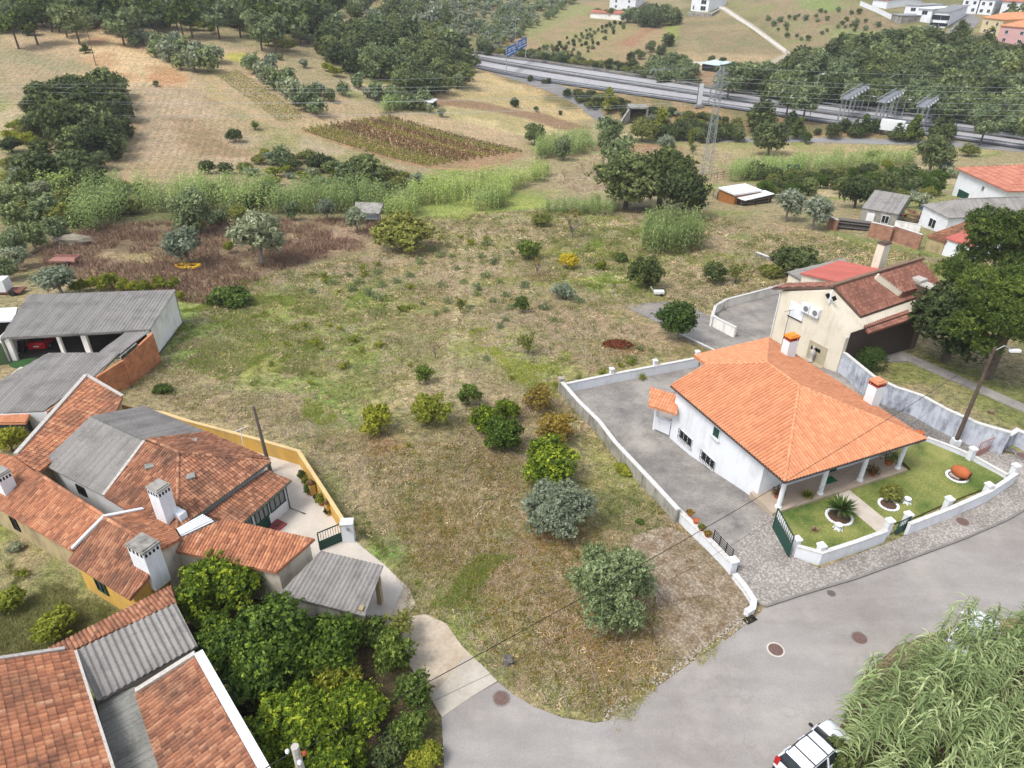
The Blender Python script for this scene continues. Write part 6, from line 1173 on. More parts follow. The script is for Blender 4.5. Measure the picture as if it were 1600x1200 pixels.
for u, v in ((1262, 480), (1276, 487)):
    t, z = GWp.px(u, v); m = MB(); GWp.bx(m, t, z, 1.0, .85, .22, .4); ac = m.build('air_conditioner', M_wpaint, BH); m = MB(); c = GWp.pt(t - .15, z, .44); m.tube([c, GWp.pt(t - .15, z, .46)], .27, 16); m.build('fan_grille', M_metal, ac)
t, z = GWp.px(1299, 464)
for s_ in (-.35, .35): m = MB(); c = GWp.pt(t + s_, z, .03); mm = GWp.mat() @ Matrix.Rotation(R_(45), 3, 'Y'); m.box(c, (.42, .05, .42), 0, .5, mm); m.build('vent', M_black, BH)
m = MB(); m.tube([GWp.pt(t, z - .6, .1), GWp.pt(t, z + .7, .1)], .09, 8); m.build('flue_pipe', M_white, BH)
t, z = GWp.px(1276, 552); zb_ = bB.z; m = MB(); GWp.bx(m, t, z, 2.1, 2.0, .0, .06); GWp.bx(m, t, z - .98, 2.3, .1, .25, .5); m.build('niche', plain('niche_beige', hexc(196, 184, 156, .66), .9), BH)
m = MB(); GWp.bx(m, t + .2, z + .35, 1.1, .35, .02, .05); m.build('niche_window', M_black, BH)
sp = GWp.pt(GWp.px(1272, 556)[0], z - .9, .35); r = thing('statue', 'pale stone statue standing in the niche of the beige house', 'statue', sp); m = MB(); m.lathe(sp, [(.26, 0), (.26, .12), (.16, .2), (.19, .6), (.22, .95), (.24, 1.15), (.14, 1.3), (.07, 1.36), (.12, 1.45), (.13, 1.55), (.08, 1.66)], 12); m.tube([sp + Vector((.2, 0, 1.15)), sp + Vector((.22, -.2, .8)), sp + Vector((0, -.25, .95))], [.07, .05, .04], 7); m.build('figure', M_stone, r, smooth=True)
w0 = GWp.px(1216, 515); m = MB(); m.tube([GWp.pt(Wd - .1, zl - .3, .08), GWp.pt(Wd - .1, bB.z - 1, .08)], .06, 8); m.build('downpipe', M_wpaint, BH)
# raised roof section
m1 = [p + plr.n * .5 for p in plr.pts([(1366, 433), (1414, 418), (1452, 446), (1403, 460)])]; roof('raised_roof', [(m1, 3, 2)], M_tileB, BH, **{**KT, 'pu': .26, 'th': .6}); m = MB(); m.beam(m1[0] - plr.n * .25, m1[3] - plr.n * .25, .3, .6); m.build('raised_side', M_beige, BH)
# porch roof, piers, floor
zpr = zB - .7; plp = PL(pz(1412, 476, zpr), pz(1425, 498, zpr - .4), pz(1357, 521, zpr - .4)); q_ = plp.pts([(1335, 492), (1412, 474), (1426, 498), (1357, 521)]); roof('porch_roof', [(q_, 3, 2)], M_tileB, BH, **{**KT, 'pu': .26})
for (u, v) in ((1346, 541), (1338, 545), (1366, 533)): p = gnd(u, v); m = MB(); m.box((p.x, p.y, (zpr - 1 + p.z) / 2), (.5, .5, zpr - 1 - p.z), .4); m.build('porch_pier', M_beige if u == 1366 else M_brown, BH)
p = gnd(1388, 534); P_ = [gnd(u, v) for u, v in ((1358, 532), (1384, 548), (1410, 536), (1388, 520))]; m = MB(); m.slab([Vector((a.x, a.y, a.z + .5)) for a in P_], .6); m.build('porch_floor', M_conc, BH)
m = MB(); a_ = Bp - perp * .06 + rdir * .5; b_ = Bp - perp * .06 + rdir * (Lr - 1.2); m.prism([(a_.x, a_.y), (b_.x, b_.y), (b_.x + perp.x * .05, b_.y + perp.y * .05), (a_.x + perp.x * .05, a_.y + perp.y * .05)], bB.z - .5, zpr - .1); m.build('porch_shade_slab', plain('shaded_brown', hexc(92, 78, 70, .5), .9), BH)  # thin dark slab over the side wall paints the shade of the open porch
# tall brown chimney stack
bS = gnd(1421, 546); hS = ztop(1421, 546, 452)[1] ; b2 = ppl(1444, 540, bS, rdir); sdir = Vector((perp.x, perp.y, 0)); M = Matrix((rdir, -sdir, Vector((0, 0, 1)))).transposed(); c = bS + sdir * 1.1 + rdir * .45; M = M @ Matrix.Rotation(math.pi / 2, 3, 'Z'); m = MB(); m.box(c + Vector((0, 0, hS / 2 - .3)), (2.2, .9, hS + .6), 0, .5, M); m.build('chimney_stack', M_brown, BH)
m = MB(); m.box(c + sdir * .55 + Vector((0, 0, hS + .35)), (1.2, 1.1, .25), 0, .5, M); m.box(c + sdir * .55 + Vector((0, 0, hS + .1)), (1.0, .9, .4), 0, .5, M); m.box(c - sdir * .6 + Vector((0, 0, hS + .1)), (1.1, 1.1, .2), 0, .5, M); m.build('chimney_cap', M_stone, BH)
c4 = pll.at(1371, 417); chimney(BH, c4, 1.0, .8, 2.5, math.atan2(rdir.y, rdir.x), M_beige, M_brown, holes=False, capmat=M_brown)
# salmon sheet roof annex
zs_ = zl - .3; pq = PL(pz(1250, 427, zR - 1.5), pz(1311, 441, zR - .45), pz(1378, 421, zR - .45)); q_ = pq.pts([(1250, 427), (1311, 441), (1378, 421), (1312, 407)]); AN = thing('annex', 'annex with a flat salmon red sheet roof behind the beige house', 'annex', (q_[0].x, q_[0].y, T(q_[0].x, q_[0].y))); roof('sheet_roof', [(q_, 0, 3)], M_redsheet, AN, prof='corr', pu=.3, pw=4, amp=.025, step=.004, cols=4, th=.1); walls(AN, q_, .2, M_beige, pq, z0=-5)
q_ = [pz(u, v, zs_ - .5) for u, v in ((1229, 425), (1252, 438), (1330, 415), (1318, 404))]; roof('grey_roof', [(q_, 0, 1)], M_corr, AN, **KW); w_xy = inset([(p.x, p.y) for p in q_], .2); m = MB(); m.prism(w_xy, -5, zs_ - .75); m.build('lower_wall', M_beige, AN)
# curved terrace wall with rail, grey-blue garden wall, hedge etc
wall_line('ramp_wall', [(1112, 496), (1118, 478), (1135, 468), (1170, 459), (1215, 447), (1228, 444)], 1.1, .25, M_whited, 'curved stained white wall round the end of the ramp', 'wall')
wall_line('ramp_wall', [(1113, 492), (1122, 498), (1138, 506), (1150, 512)], 1.2, .25, M_whited, 'short stained white wall at the low end of the ramp', 'wall')
hr_ = [gnd(u, v, h=1.2) for u, v in ((1118, 477), (1135, 466), (1170, 457), (1215, 446), (1226, 443))]; r = thing('handrail', 'rusty handrail on top of the curved ramp wall', 'handrail', hr_[0]); m = MB(); m.tube([p + Vector((0, 0, .35)) for p in hr_], .035, 5); m.build('rail', M_wood, r)
for p in hr_: m = MB(); m.beam(p - Vector((0, 0, .2)), p + Vector((0, 0, .35)), .04); m.build('post', M_wood, r)
ta, zz_ = GWp.px(1232, 520); ap = GWp.pt(ta, zz_ - 1.5, .6); r = thing('tv_aerial', 'thin aerial mast in front of the beige gable wall', 'aerial', ap); m = MB(); m.tube([ap, ap + Vector((0, 0, 4.2))], .03, 5); m.build('mast', M_dark, r); m = MB(); m.tube([ap + Vector((-.5, 0, 4.0)), ap + Vector((.5, .2, 4.1))], .02, 4); m.build('boom', M_dark, r)
wall_line('garden_side_wall', [(1312, 548), (1322, 553), (1338, 566), (1365, 588), (1400, 605), (1440, 618), (1480, 640), (1530, 662), (1580, 676)], 2.1, .25, M_bluew, 'tall streaked blue grey wall between the alley and the beige house garden', 'wall', sink=1.2)
wall_line('gate_side_wall', [(1577, 680), (1590, 672), (1604, 678), (1640, 700)], 1.3, .3, M_bluew, 'short stained white wall at the right frame edge beside the pink gate', 'wall')
a = gnd(1523, 716); b = gnd(1578, 690); gate('alley_gate', a, b, 1.3, 'faded pink metal gate closing the cobbled alley', .45, mat=M_pink, bars=14)
wall_line('concrete_strip', [(1062, 521), (1118, 548), (1112, 552)], .25, .15, M_conc, 'low concrete edging of the terrace behind the white house', 'edging')
p_, _ = at_crown('hedge', 1362, 560, 46); tree('hedge', 1362, 562, 47, 'round clipped dark green bush beside the beige house porch', 'bush'); tree('bush2', 1329, 545, 24, 'small dark bush at the top corner of the streaked garden wall', 'bush')
spiky(gnd(1548, 646), 60, .5, .02, 'small brown grass clump in the lawn of the beige house', 'straw', 'dry_plant', 'plant')
# ---------------------------------------------------------------- generic small building from its ground corners
def bhouse(name, label, cat, px, h, wm, rm_, kind='gable', rise=1.2, ov=.4, wins=(), door=None, group=None, kw=None, parapet=False, depth_=None, axis=0, chim=0):
    A, B, C_ = [gnd(*q) for q in px]; base = min(A.z, B.z, C_.z); e1 = (A - B); e1.z = 0; e2 = (C_ - B); e2.z = 0
    L1, L2 = e1.length, e2.length; e1.normalize(); e2 = (e2 - e1 * e2.dot(e1)).normalized()
    if depth_: L2 = depth_
    O = Vector((B.x, B.y, base)); r = thing(name, label, cat, O, group); c = [O, O + e1 * L1, O + e1 * L1 + e2 * L2, O + e2 * L2]; z = O.z + h; kw = kw or KT
    up = lambda p, dz=0: Vector((p.x, p.y, z + dz)); co = [O - (e1 + e2) * ov, O + e1 * (L1 + ov) - e2 * ov, O + e1 * (L1 + ov) + e2 * (L2 + ov), O + e2 * (L2 + ov) - e1 * ov]; tops = [z - .05] * 4; rf = None
    if kind == 'hip':
        s = min(L1, L2) / 2 + ov; ax_, bx_ = (e1, L1) if L1 >= L2 else (e2, L2); oth = e2 if L1 >= L2 else e1; q0 = co[0] + (e1 + e2) * s; q1 = co[2] - (e1 + e2) * s; q0 = up(q0, rise); q1 = up(q1, rise); K_ = [up(p) for p in co]
        if (q0 - q1).length < .3: q1 = q0 + ax_ * .3
        if L1 >= L2: F_ = [([K_[0], K_[1], q1, q0], 0, 1), ([K_[2], K_[3], q0, q1], 0, 1), ([K_[1], K_[2], q1], 0, 1), ([K_[3], K_[0], q0], 0, 1)]
        else: F_ = [([K_[0], K_[3], q1, q0], 0, 1), ([K_[1], K_[2], q1, q0], 0, 1), ([K_[0], K_[1], q0], 0, 1), ([K_[2], K_[3], q1], 0, 1)]
        rf = roof('roof', F_, rm_, r, ridges=[(q0, q1)], **kw)
    elif kind == 'gable':
        K_ = [up(p) for p in co]
        if axis == 0: m0 = (K_[0] + K_[3]) / 2 + Vector((0, 0, rise)); m1 = (K_[1] + K_[2]) / 2 + Vector((0, 0, rise)); F_ = [([K_[0], K_[1], m1, m0], 0, 1), ([K_[3], K_[2], m1, m0], 0, 1)]; g = [(c[0], c[3]), (c[1], c[2])]
        else: m0 = (K_[0] + K_[1]) / 2 + Vector((0, 0, rise)); m1 = (K_[3] + K_[2]) / 2 + Vector((0, 0, rise)); F_ = [([K_[0], K_[3], m1, m0], 0, 1), ([K_[1], K_[2], m1, m0], 0, 1)]; g = [(c[0], c[1]), (c[3], c[2])]
        rf = roof('roof', F_, rm_, r, ridges=[(m0, m1)], **kw); m = MB()
        for a, b in g: m_ = (a + b) / 2; nn = (e1 if axis == 0 else e2) * .1; m.add([up(a, -.1), up(b, -.1), Vector((m_.x, m_.y, z + rise - .2)), up(a, -.1) + nn, up(b, -.1) + nn, Vector((m_.x, m_.y, z + rise - .2)) + nn], [(0, 1, 2), (5, 4, 3), (0, 3, 4, 1), (1, 4, 5, 2), (2, 5, 3, 0)], .5)
        m.build('gable', wm, r)
    elif kind == 'mono':
        K_ = [up(co[0]), up(co[1]), up(co[2], rise), up(co[3], rise)]; rf = roof('roof', [(K_, 0, 1)], rm_, r, **kw); tops = [z - .1, z - .1, z + rise - .2, z + rise - .2]
    else: m = MB(); m.slab([up(p, .15) for p in co], .3); rf = m.build('roof', rm_, r)
    m = MB(); m.prism([(p.x, p.y) for p in c], base - 2.5, tops); m.build('wall', wm, r)
    W_ = [WallP(c[0], c[1], cen(c)), WallP(c[0], c[3], cen(c))]
    for k, s, zz, w, hh in wins: W_[k].window(r, W_[k].L * s, base + zz, w, hh, M_wpaint, M_glass, sill=False)
    if door: k, s, w, hh, mm = door; W_[k].door(r, W_[k].L * s, base + .05, w, hh, mm, handle=False)
    for k in range(chim): chimney(r, up((c[0] + c[2]) / 2 + e1 * (.2 * L1 - k * .4 * L1), rise * .6), .7, .7, 1.3, 0, wm, wm, holes=False)
    return r
KF = dict(pu=.5, pw=1.0, amp=.08, step=.05, cols=3)
bhouse('white_house', 'big white house with pale orange roof at the right edge above the pines', 'house', [(1487, 305), (1566, 326), (1640, 290)], 6.2, M_white, M_tileF, 'hip', 2.6, .7, wins=[(0, .45, 4.6, .7, .9)], door=(0, .78, 3.2, 2.6, M_green), kw=KF)
bhouse('workshop', 'white workshop with a grey corrugated hipped roof among the ruins', 'workshop', [(1434, 352), (1474, 366), (1540, 340)], 3.8, M_white, M_corr, 'hip', 1.8, .3, wins=[(0, .5, 1.8, 1.6, 1.4), (1, .6, 2.1, 1.1, 1.4)], kw={**KW, 'pu': .4, 'pw': 2.5, 'amp': .07})
bhouse('ruined_house', 'grey ruined house with bare walls and patched sheet roof', 'ruin', [(1342, 346), (1398, 352), (1424, 338)], 2.6, M_grw, M_corr, 'mono', .8, .1, wins=[(0, .3, 1.4, 1.1, 1.3)], door=(0, .72, 1.2, 2., M_wpaint), kw={**KW, 'pu': .4, 'pw': 2.5})
bhouse('brick_lean_to', 'small lean-to of faded tiles and cream plaster among the ruins', 'shed', [(1444, 391), (1470, 398), (1486, 374)], 2.6, M_oldyel, M_tileR, 'mono', .9, .2)
bhouse('red_roof_shed', 'white shed with a red sheet roof below the workshop', 'shed', [(1471, 398), (1508, 408), (1524, 386)], 2.7, M_white, M_redsheet, 'mono', .9, .2, kw=dict(prof='corr', pu=.3, pw=3, amp=.03, step=.004, cols=4))
wall_line('ruined_wall', [(1362, 347), (1397, 355)], 2.3, .3, M_brickold, 'left section of the ruined brick wall below the ruins', 'wall', sink=1.); wall_line('ruined_wall', [(1399, 353), (1442, 367)], 2.3, .3, M_brickold, 'right section of the ruined brick wall below the ruins', 'wall', sink=1.)
wall_line('broken_wall', [(1297, 338), (1309, 344)], 1.8, .4, M_brickold, 'broken brick wall stump left of the timber pile', 'wall', sink=1.); wall_line('white_fence_wall', [(1400, 345), (1440, 352)], 2.6, .2, M_whited, 'stained white wall behind the ruined brick wall', 'wall')
p = gnd(1332, 358); r = thing('timber_pile', 'pile of grey weathered boards in front of the ruined house', 'timber pile', p); m = MB()
for k in range(9): m.box(p + Vector((random.uniform(-.3, .3), random.uniform(-.3, .3), .1 + .17 * k)), (5.2, 1.8 - .08 * k, .1), -.35 + random.uniform(-.05, .05))
m.build('boards', plain('grey_boards', hexc(128, 122, 116, .55), .9, var=.4, scale=5), r)
p = gnd(1425, 345); r = thing('scrap_heap', 'heap of rusty scrap and a blue sheet between the ruin and the workshop', 'scrap heap', p); m = MB()
for k in range(26): m.box(p + Vector((random.uniform(-2.5, 2.5), random.uniform(-1.5, 1.5), random.uniform(.2, 1.6))), (random.uniform(.5, 2.2), random.uniform(.2, .6), .08), random.uniform(0, 3))
m.build('scrap', M_rust, r); m = MB(); m.box(p + Vector((2.2, .6, 2.0)), (1.4, .9, .8), .4); m.build('blue_sheet', plain('blue_plastic', hexc(70, 110, 170, .6), .5), r)
bhouse('field_hut', 'small orange brown hut with a white flat roof beside the oaks', 'hut', [(1122, 314), (1146, 320), (1160, 312)], 2.6, plain('hut_brown', hexc(186, 126, 70, .62), .8), M_wpaint, 'flat', 0, .25); bhouse('open_shelter', 'low open shelter with pale sheet roof behind the brown hut', 'shelter', [(1149, 319), (1162, 322), (1168, 312)], 1.9, M_dark, M_wpaint, 'mono', .3, .25, kw={**KW, 'pu': .4})
def fence(name, px, h, label, mat, n=None, rails=2, cat='fence', pw=.1, group=None):
    P = [gnd(*q) for q in px]; r = thing(name, label, cat, P[0], group); m = MB()
    for a, b in zip(P[:-1], P[1:]):
        k = max(1, int((b - a).length / 2.2))
        for i in range(k + 1):
            q = a.lerp(b, i / k); q.z = T(q.x, q.y); mp = MB(); mp.beam(q - Vector((0, 0, .2)), q + Vector((0, 0, h)), pw); mp.build('post', mat, r)
        for t in range(rails):
            for i in range(k): q0 = a.lerp(b, i / k); q1 = a.lerp(b, (i + 1) / k); z = h * (t + 1) / rails - .05; m.beam(Vector((q0.x, q0.y, T(q0.x, q0.y) + z)), Vector((q1.x, q1.y, T(q1.x, q1.y) + z)), pw * .6)
    m.build('rails', mat, r); return r
fence('wooden_fence', [(1108, 303), (1120, 312), (1126, 300)], 1.5, 'rough wooden fence beside the brown hut', M_wood, rails=4); fence('wooden_fence', [(1157, 322), (1180, 322), (1200, 318)], 1.2, 'low wooden fence right of the brown hut', M_wood)
fence('allotment_fence', [(1110, 283), (1140, 278), (1160, 278), (1180, 274)], 1.8, 'thin grey fence behind the brown hut', M_wood, rails=3)
m = MB(); p = gnd(1238, 276); r = thing('green_tent', 'small dark green shed roof in the allotments', 'shed', p); m.box(p + Vector((0, 0, .8)), (2.6, 2.2, 1.6)); m.build('wall', M_dark, r); m = MB(); m.slab([p + Vector(q) for q in ((-1.6, -1.4, 1.6), (1.6, -1.4, 1.6), (1.6, 1.4, 2.5), (-1.6, 1.4, 2.5))], .1); m.build('roof', M_green, r)
# ---------------------------------------------------------------- motorway things
def on_mw(u, v): return pz(u, v, mzu(u))
for (n_, f_, lb) in (((1311, 193), (1342, 172), 'left motorway toll gantry of grey steel'), ((1367, 199), (1394, 181), 'middle motorway toll gantry of grey steel'), ((1428, 207), (1450, 189), 'right motorway toll gantry of grey steel')):
    a, b = on_mw(*n_), on_mw(*f_); r = thing('toll_gantry', lb, 'gantry', a, 'toll gantries over the motorway'); d = (b - a).normalized(); sd = Vector((-d.y, d.x, 0)); h = 7.2; m = MB()
    for k in range(3): q = a.lerp(b, k / 2); m = MB(); m.beam(q + sd * .6, q + sd * .6 + Vector((0, 0, h)), .35); m.beam(q - sd * .6, q - sd * .6 + Vector((0, 0, h)), .35); m.build('post', M_galv, r)
    m = MB(); a1 = a - d * 1.5; b1 = b + d * 1.5
    for o_ in (-1.1, 1.1):
        for z in (h, h + .9): m.beam(a1 + sd * o_ + Vector((0, 0, z)), b1 + sd * o_ + Vector((0, 0, z)), .18)
        k = 14
        for i in range(k): p = a1.lerp(b1, i / k) + sd * o_; q = a1.lerp(b1, (i + 1) / k) + sd * o_; m.beam(p + Vector((0, 0, h + (.9 if i % 2 else 0))), q + Vector((0, 0, h + (0 if i % 2 else .9))), .1)
    m.build('truss', M_galv, r); m = MB(); m.slab([a1 + sd * -1 + Vector((0, 0, h + .1)), b1 + sd * -1 + Vector((0, 0, h + .1)), b1 + sd * 1 + Vector((0, 0, h + .1)), a1 + sd * 1 + Vector((0, 0, h + .1))], .06); m.build('walkway', M_metal, r)
    for t in (.15, .3, .45, .6, .75, .9): q = a1.lerp(b1, t) - sd * 1.4 + Vector((0, 0, h - .1)); m = MB(); m.box(q, (.5, .5, .45)); m.build('camera_box', M_wpaint, r)
def lamp_post(u, v, vt, label, arm=1.2, group='motorway lamp posts', base=None, rad=.1):
    b = base or gnd(u, v); lo, hi = 0, 60
    for _ in range(40):
        m_ = (lo + hi) / 2
        if proj(b + Vector((0, 0, m_)))[1] > vt: lo = m_
        else: hi = m_
    r = thing('lamp_post', label, 'lamp post', b, group); m = MB(); m.tube([b, b + Vector((0, 0, lo))], [rad * 1.3, rad * .8], 7); m.build('pole', M_galv, r); m = MB(); m.beam(b + Vector((0, 0, lo)), b + Vector((arm, 0, lo + .15)), .08); m.build('arm', M_galv, r); m = MB(); m.box(b + Vector((arm, 0, lo + .1)), (.8, .35, .18)); m.build('lamp', M_wpaint, r)
for u, v, vt, lb in ((1264, 188, 116, 'tall lamp post on the near side of the motorway left of the gantries'), (1354, 174, 151, 'short lamp post between the left and middle gantries'), (1408, 184, 156, 'lamp post just right of the middle gantry'), (1421, 178, 151, 'lamp post on the far side by the right gantry'), (805, 92, 30, 'tall thin lamp post beside the blue road sign')): lamp_post(u, v, vt, lb, base=on_mw(u, v))
lamp_post(1252, 46, 2, 'thin pole standing on the terraced hillside', arm=.3, group=None)
# blue road sign
a, b = on_mw(791, 113), on_mw(821, 95); hh_ = 9.5; lo = 0
def hpx(b, vt):
    lo, hi = 0, 60
    for _ in range(40):
        m_ = (lo + hi) / 2
        if proj(b + Vector((0, 0, m_)))[1] > vt: lo = m_
        else: hi = m_
    return lo
SG = thing('road_sign', 'blue motorway direction sign with white arrows on two grey posts', 'road sign', a); ha, hb = hpx(a, 69), hpx(b, 63); hs_ = (ha + hb) / 2
m = MB()
for p in (a, b): m = MB(); m.beam(p, p + Vector((0, 0, hs_)), .3); m.build('post', M_galv, SG)
d = (b - a); L = d.length; d.normalize(); n = Vector((d.y, -d.x, 0)); M = Matrix((d, n, Vector((0, 0, 1)))).transposed()
if (CP - a).dot(n) < 0: n = -n; M = Matrix((d, n, Vector((0, 0, 1)))).transposed()
M_blue = plain('sign_blue', hexc(30, 110, 190, .75), .5, 0, .05)
for k, (s0, s1, z0_, z1_) in enumerate(((0, .47, -3.6, -.2), (.53, 1.02, -3.2, .3))):
    c = a + d * L * (s0 + s1) / 2 + Vector((0, 0, hs_ + (z0_ + z1_) / 2)) + n * .2; m = MB(); m.box(c, (L * (s1 - s0), .12, z1_ - z0_), 0, .5, M); pn = m.build('panel', M_blue, SG)
    m = MB(); w_ = L * (s1 - s0)
    for i, (x, z, ww, h_) in enumerate(((-.28, .8, .28, .35), (.05, .8, .2, .35), (-.25, .1, .3, .3), (.2, .1, .35, .3), (.25, .8, .12, .5), (-.1, -.8, .5, .3), (.3, -.9, .12, .7), (-.38, -.9, .1, .6))): m.box(c + d * (x * w_) + n * .08 + Vector((0, 0, z)), (ww * w_, .03, h_), 0, .5, M)
    m.build('lettering', M_wpaint, pn)
p = gnd(1092, 168); h_ = hpx(p, 130); r = thing('marker_panel', 'tall narrow white panel seen edge on beside the motorway', 'sign', p); m = MB(); m.box(p + Vector((0, 0, h_ * .55)), (1.3, .25, h_ * .85), .3); m.build('panel', M_wpaint, r); m = MB(); m.box(p + Vector((-.9, 0, h_ * .55)), (.25, .3, h_ * .9), .3); m.build('post', M_metal, r); m = MB(); m.box(p + Vector((0, 0, .3)), (3, 1.5, .7), .3); m.build('base', M_conc, r)
# white lorry on the motorway
p = on_mw(1391, 208); i_ = int(np.argmin(abs(MX - p.x))); rz_ = math.atan2(MY[i_ + 1] - MY[i_], MX[i_ + 1] - MX[i_]); M = Matrix.Rotation(rz_, 3, 'Z'); r = thing('lorry', 'white lorry driving on the motorway behind the roadside trees', 'lorry', p); m = MB(); m.box(p + M @ Vector((0, 0, 2.2)), (6.2, 2.5, 2.7), 0, .5, M); m.build('cargo_box', M_wpaint, r); m = MB(); m.box(p + M @ Vector((4.2, 0, 1.7)), (1.9, 2.3, 2.2), 0, .5, M); cb = m.build('cab', M_wpaint, r); m = MB(); m.box(p + M @ Vector((5.12, 0, 2.1)), (.1, 2.1, .9), 0, .5, M); m.build('windscreen', M_glass, cb)
for x in (-2.2, 0, 4.1):
    for s_ in (-1.05, 1.05): m = MB(); m.tube([p + M @ Vector((x, s_ - .15, .5)), p + M @ Vector((x, s_ + .15, .5))], .5, 12); m.build('wheel', M_rubber, r)
# underpass portal
p = gnd(996, 192); r = thing('underpass', 'concrete underpass portal with a dark opening below the motorway', 'underpass', p); w2, hh2 = 2.6, 4.2; m = MB(); y = Vector((0, 1, 0))
for s_ in (-1, 1): m.box(p + Vector((s_ * (w2 + .3), 3, hh2 / 2)), (.5, 6, hh2 + .6))
m.box(p + Vector((0, 3, hh2 + .35)), (w2 * 2 + 1.1, 6, .5)); m.prism([(p.x - w2 - .3, p.y), (p.x - w2 - .8, p.y + .3), (p.x - w2 - 3.6, p.y - 3), (p.x - w2 - 3.1, p.y - 3.2)], p.z - 1, [p.z + hh2, p.z + hh2, p.z + 1, p.z + 1]); m.build('portal', M_grw, r); m = MB(); m.box(p + Vector((0, 5.8, hh2 / 2)), (w2 * 2, .3, hh2)); m.box(p + Vector((0, 3, .02)), (w2 * 2, 6, .1)); m.build('passage', M_black, r)
# pylon and its lines
pb = gnd(1103, 273); hp = hpx(pb, 104); PY = thing('pylon', 'tall grey lattice electricity pylon in the valley field', 'pylon', pb); m = MB()
def pw_(t): return 1.0 * (1 - t) + .42 * t
def leg(k, t): s_ = pw_(t); return pb + Vector((s_ * (1 if k in (0, 3) else -1), s_ * (1 if k < 2 else -1), hp * t))
for k in range(4): mm = MB(); mm.tube([leg(k, 0), leg(k, .6), leg(k, 1)], .065, 5); mm.build('leg', M_galv, PY)
nst = 16
for i in range(nst):
    t0, t1 = i / nst, (i + 1) / nst
    for k in range(4): m.tube([leg(k, t0), leg((k + 1) % 4, t1)], .035, 4, cap=False); m.tube([leg((k + 1) % 4, t0), leg(k, t1)], .035, 4, cap=False)
m.build('lattice', M_galv, PY); arms = []
for t, w_ in ((.74, 3.6), (.84, 3.4), (.94, 3.0)):
    m = MB(); z = hp * t
    for s_ in (-1, 1):
        e = pb + Vector((s_ * w_ * .72, s_ * w_ * .72, z)); arms.append(e)
        for q in (leg(0 if s_ > 0 else 2, t - .03), leg(0 if s_ > 0 else 2, t + .04), leg(1, t), leg(3, t)): m.tube([q, e], .07, 4, cap=False)
    m.build('cross_arm', M_galv, PY)
for i, e in enumerate(arms): m = MB(); m.lathe(e - Vector((0, 0, 1.2)), [(.1, 0), (.16, .3), (.1, .6), (.16, .9), (.05, 1.2)], 6); m.build('insulator', M_glassl, PY)
M_wire = plain('aluminium_wire', hexc(200, 204, 206, .75), .4)
dp = depth(pb); NL = ['second lowest', 'lowest', 'fourth lowest', 'third lowest', 'second highest', 'highest']; NR = ['lowest', 'second lowest', 'third lowest', 'fourth lowest', 'second highest', 'highest']
for k, (e, vl, vr) in enumerate(zip(arms, (175, 188, 152, 163, 141, 132), (168, 158, 150, 139, 131, 121))):
    e = e - Vector((0, 0, 1.2)); l = pd(-500, vl - 14, 150 + k); rr = pd(2100, vr + 3, 165 + k)
    wire('power_line', e, l, 2.5, NL[k] + ' power line running left from the pylon arms', .022, 'power line', 'power lines of the pylon', M_wire); wire('power_line', e, rr, 2.0, NR[k] + ' power line running right from the pylon arms', .022, 'power line', 'power lines right of the pylon', M_wire)
top_ = pb + Vector((0, 0, hp)); wire('power_line', top_, pd(-500, 125, 150), 2., 'topmost earth wire running left from the pylon tip', .018, 'power line', None, M_wire); wire('power_line', top_, pd(2100, 104, 160), 2., 'topmost earth wire running right from the pylon tip', .018, 'power line', None, M_wire)
# ---------------------------------------------------------------- far houses and huts
W3 = [(0, .25, 1.6, 1.2, 1.3), (0, .75, 1.6, 1.2, 1.3), (1, .3, 1.6, 1.2, 1.3), (1, .7, 1.6, 1.2, 1.3)]; W6 = W3 + [(0, .25, 4.4, 1.2, 1.3), (0, .75, 4.4, 1.2, 1.3), (1, .3, 4.4, 1.2, 1.3), (1, .7, 4.4, 1.2, 1.3)]
M_pinkw = wallmat('pink_render', hexc(222, 176, 172, .72), hexc(190, 150, 146, .6), .3); M_creamw = wallmat('cream_render', hexc(226, 206, 162, .72), hexc(196, 176, 140, .6), .3); M_palegr = plain('pale_grey_roof', hexc(168, 170, 172, .62), .7)
bhouse('hill_house', 'large white and pink villa with red roof at the top edge of the hillside', 'house', [(952, 14), (992, 16), (1010, 4)], 6.5, M_white, M_tileF, 'hip', 2.2, .6, wins=W6, kw=KF); bhouse('garden_building', 'long low building with a red roof and pale wall below the hillside villa', 'outbuilding', [(922, 28), (998, 33), (1002, 24)], 3.2, M_whited, M_tileF, 'mono', 1.0, .4, kw=KF, depth_=6)
bhouse('modern_house', 'white cubic modern house alone on the hilltop', 'house', [(1079, 17), (1106, 19), (1122, 8)], 6.5, M_white, M_wpaint, 'flat', 0, .3, wins=[(0, .3, 1.8, 3.4, 2.2), (0, .3, 4.9, 3.4, 2), (0, .85, 1.8, 1, 2)]); wall_line('hill_wall', [(1074, 19), (1112, 21), (1124, 14)], 1.6, .4, M_grw, 'grey retaining wall under the cubic hilltop house', 'wall', sink=2)
bhouse('modern_house', 'grey roofed modern house with a glazed front on the village road', 'house', [(1455, 42), (1476, 44), (1494, 24)], 6, M_white, M_palegr, 'mono', 1.2, .5, wins=[(0, .5, 3.8, 7.0, 1.9), (0, .5, 1.2, 7, 1.4)], kw={**KF, 'amp': .02}); bhouse('modern_house', 'small white modern house with an overhanging box in the middle of the village row', 'house', [(1430, 33), (1452, 36), (1462, 24)], 5.4, M_white, M_wpaint, 'flat', 0, .6, wins=[(0, .5, 3.8, 2.4, 1.6)]); bhouse('modern_house', 'low white and grey modern house left in the village row', 'house', [(1411, 26), (1432, 29), (1450, 18)], 5., M_white, M_palegr, 'flat', 0, .4, wins=[(0, .4, 3.4, 2.4, 1.4)])
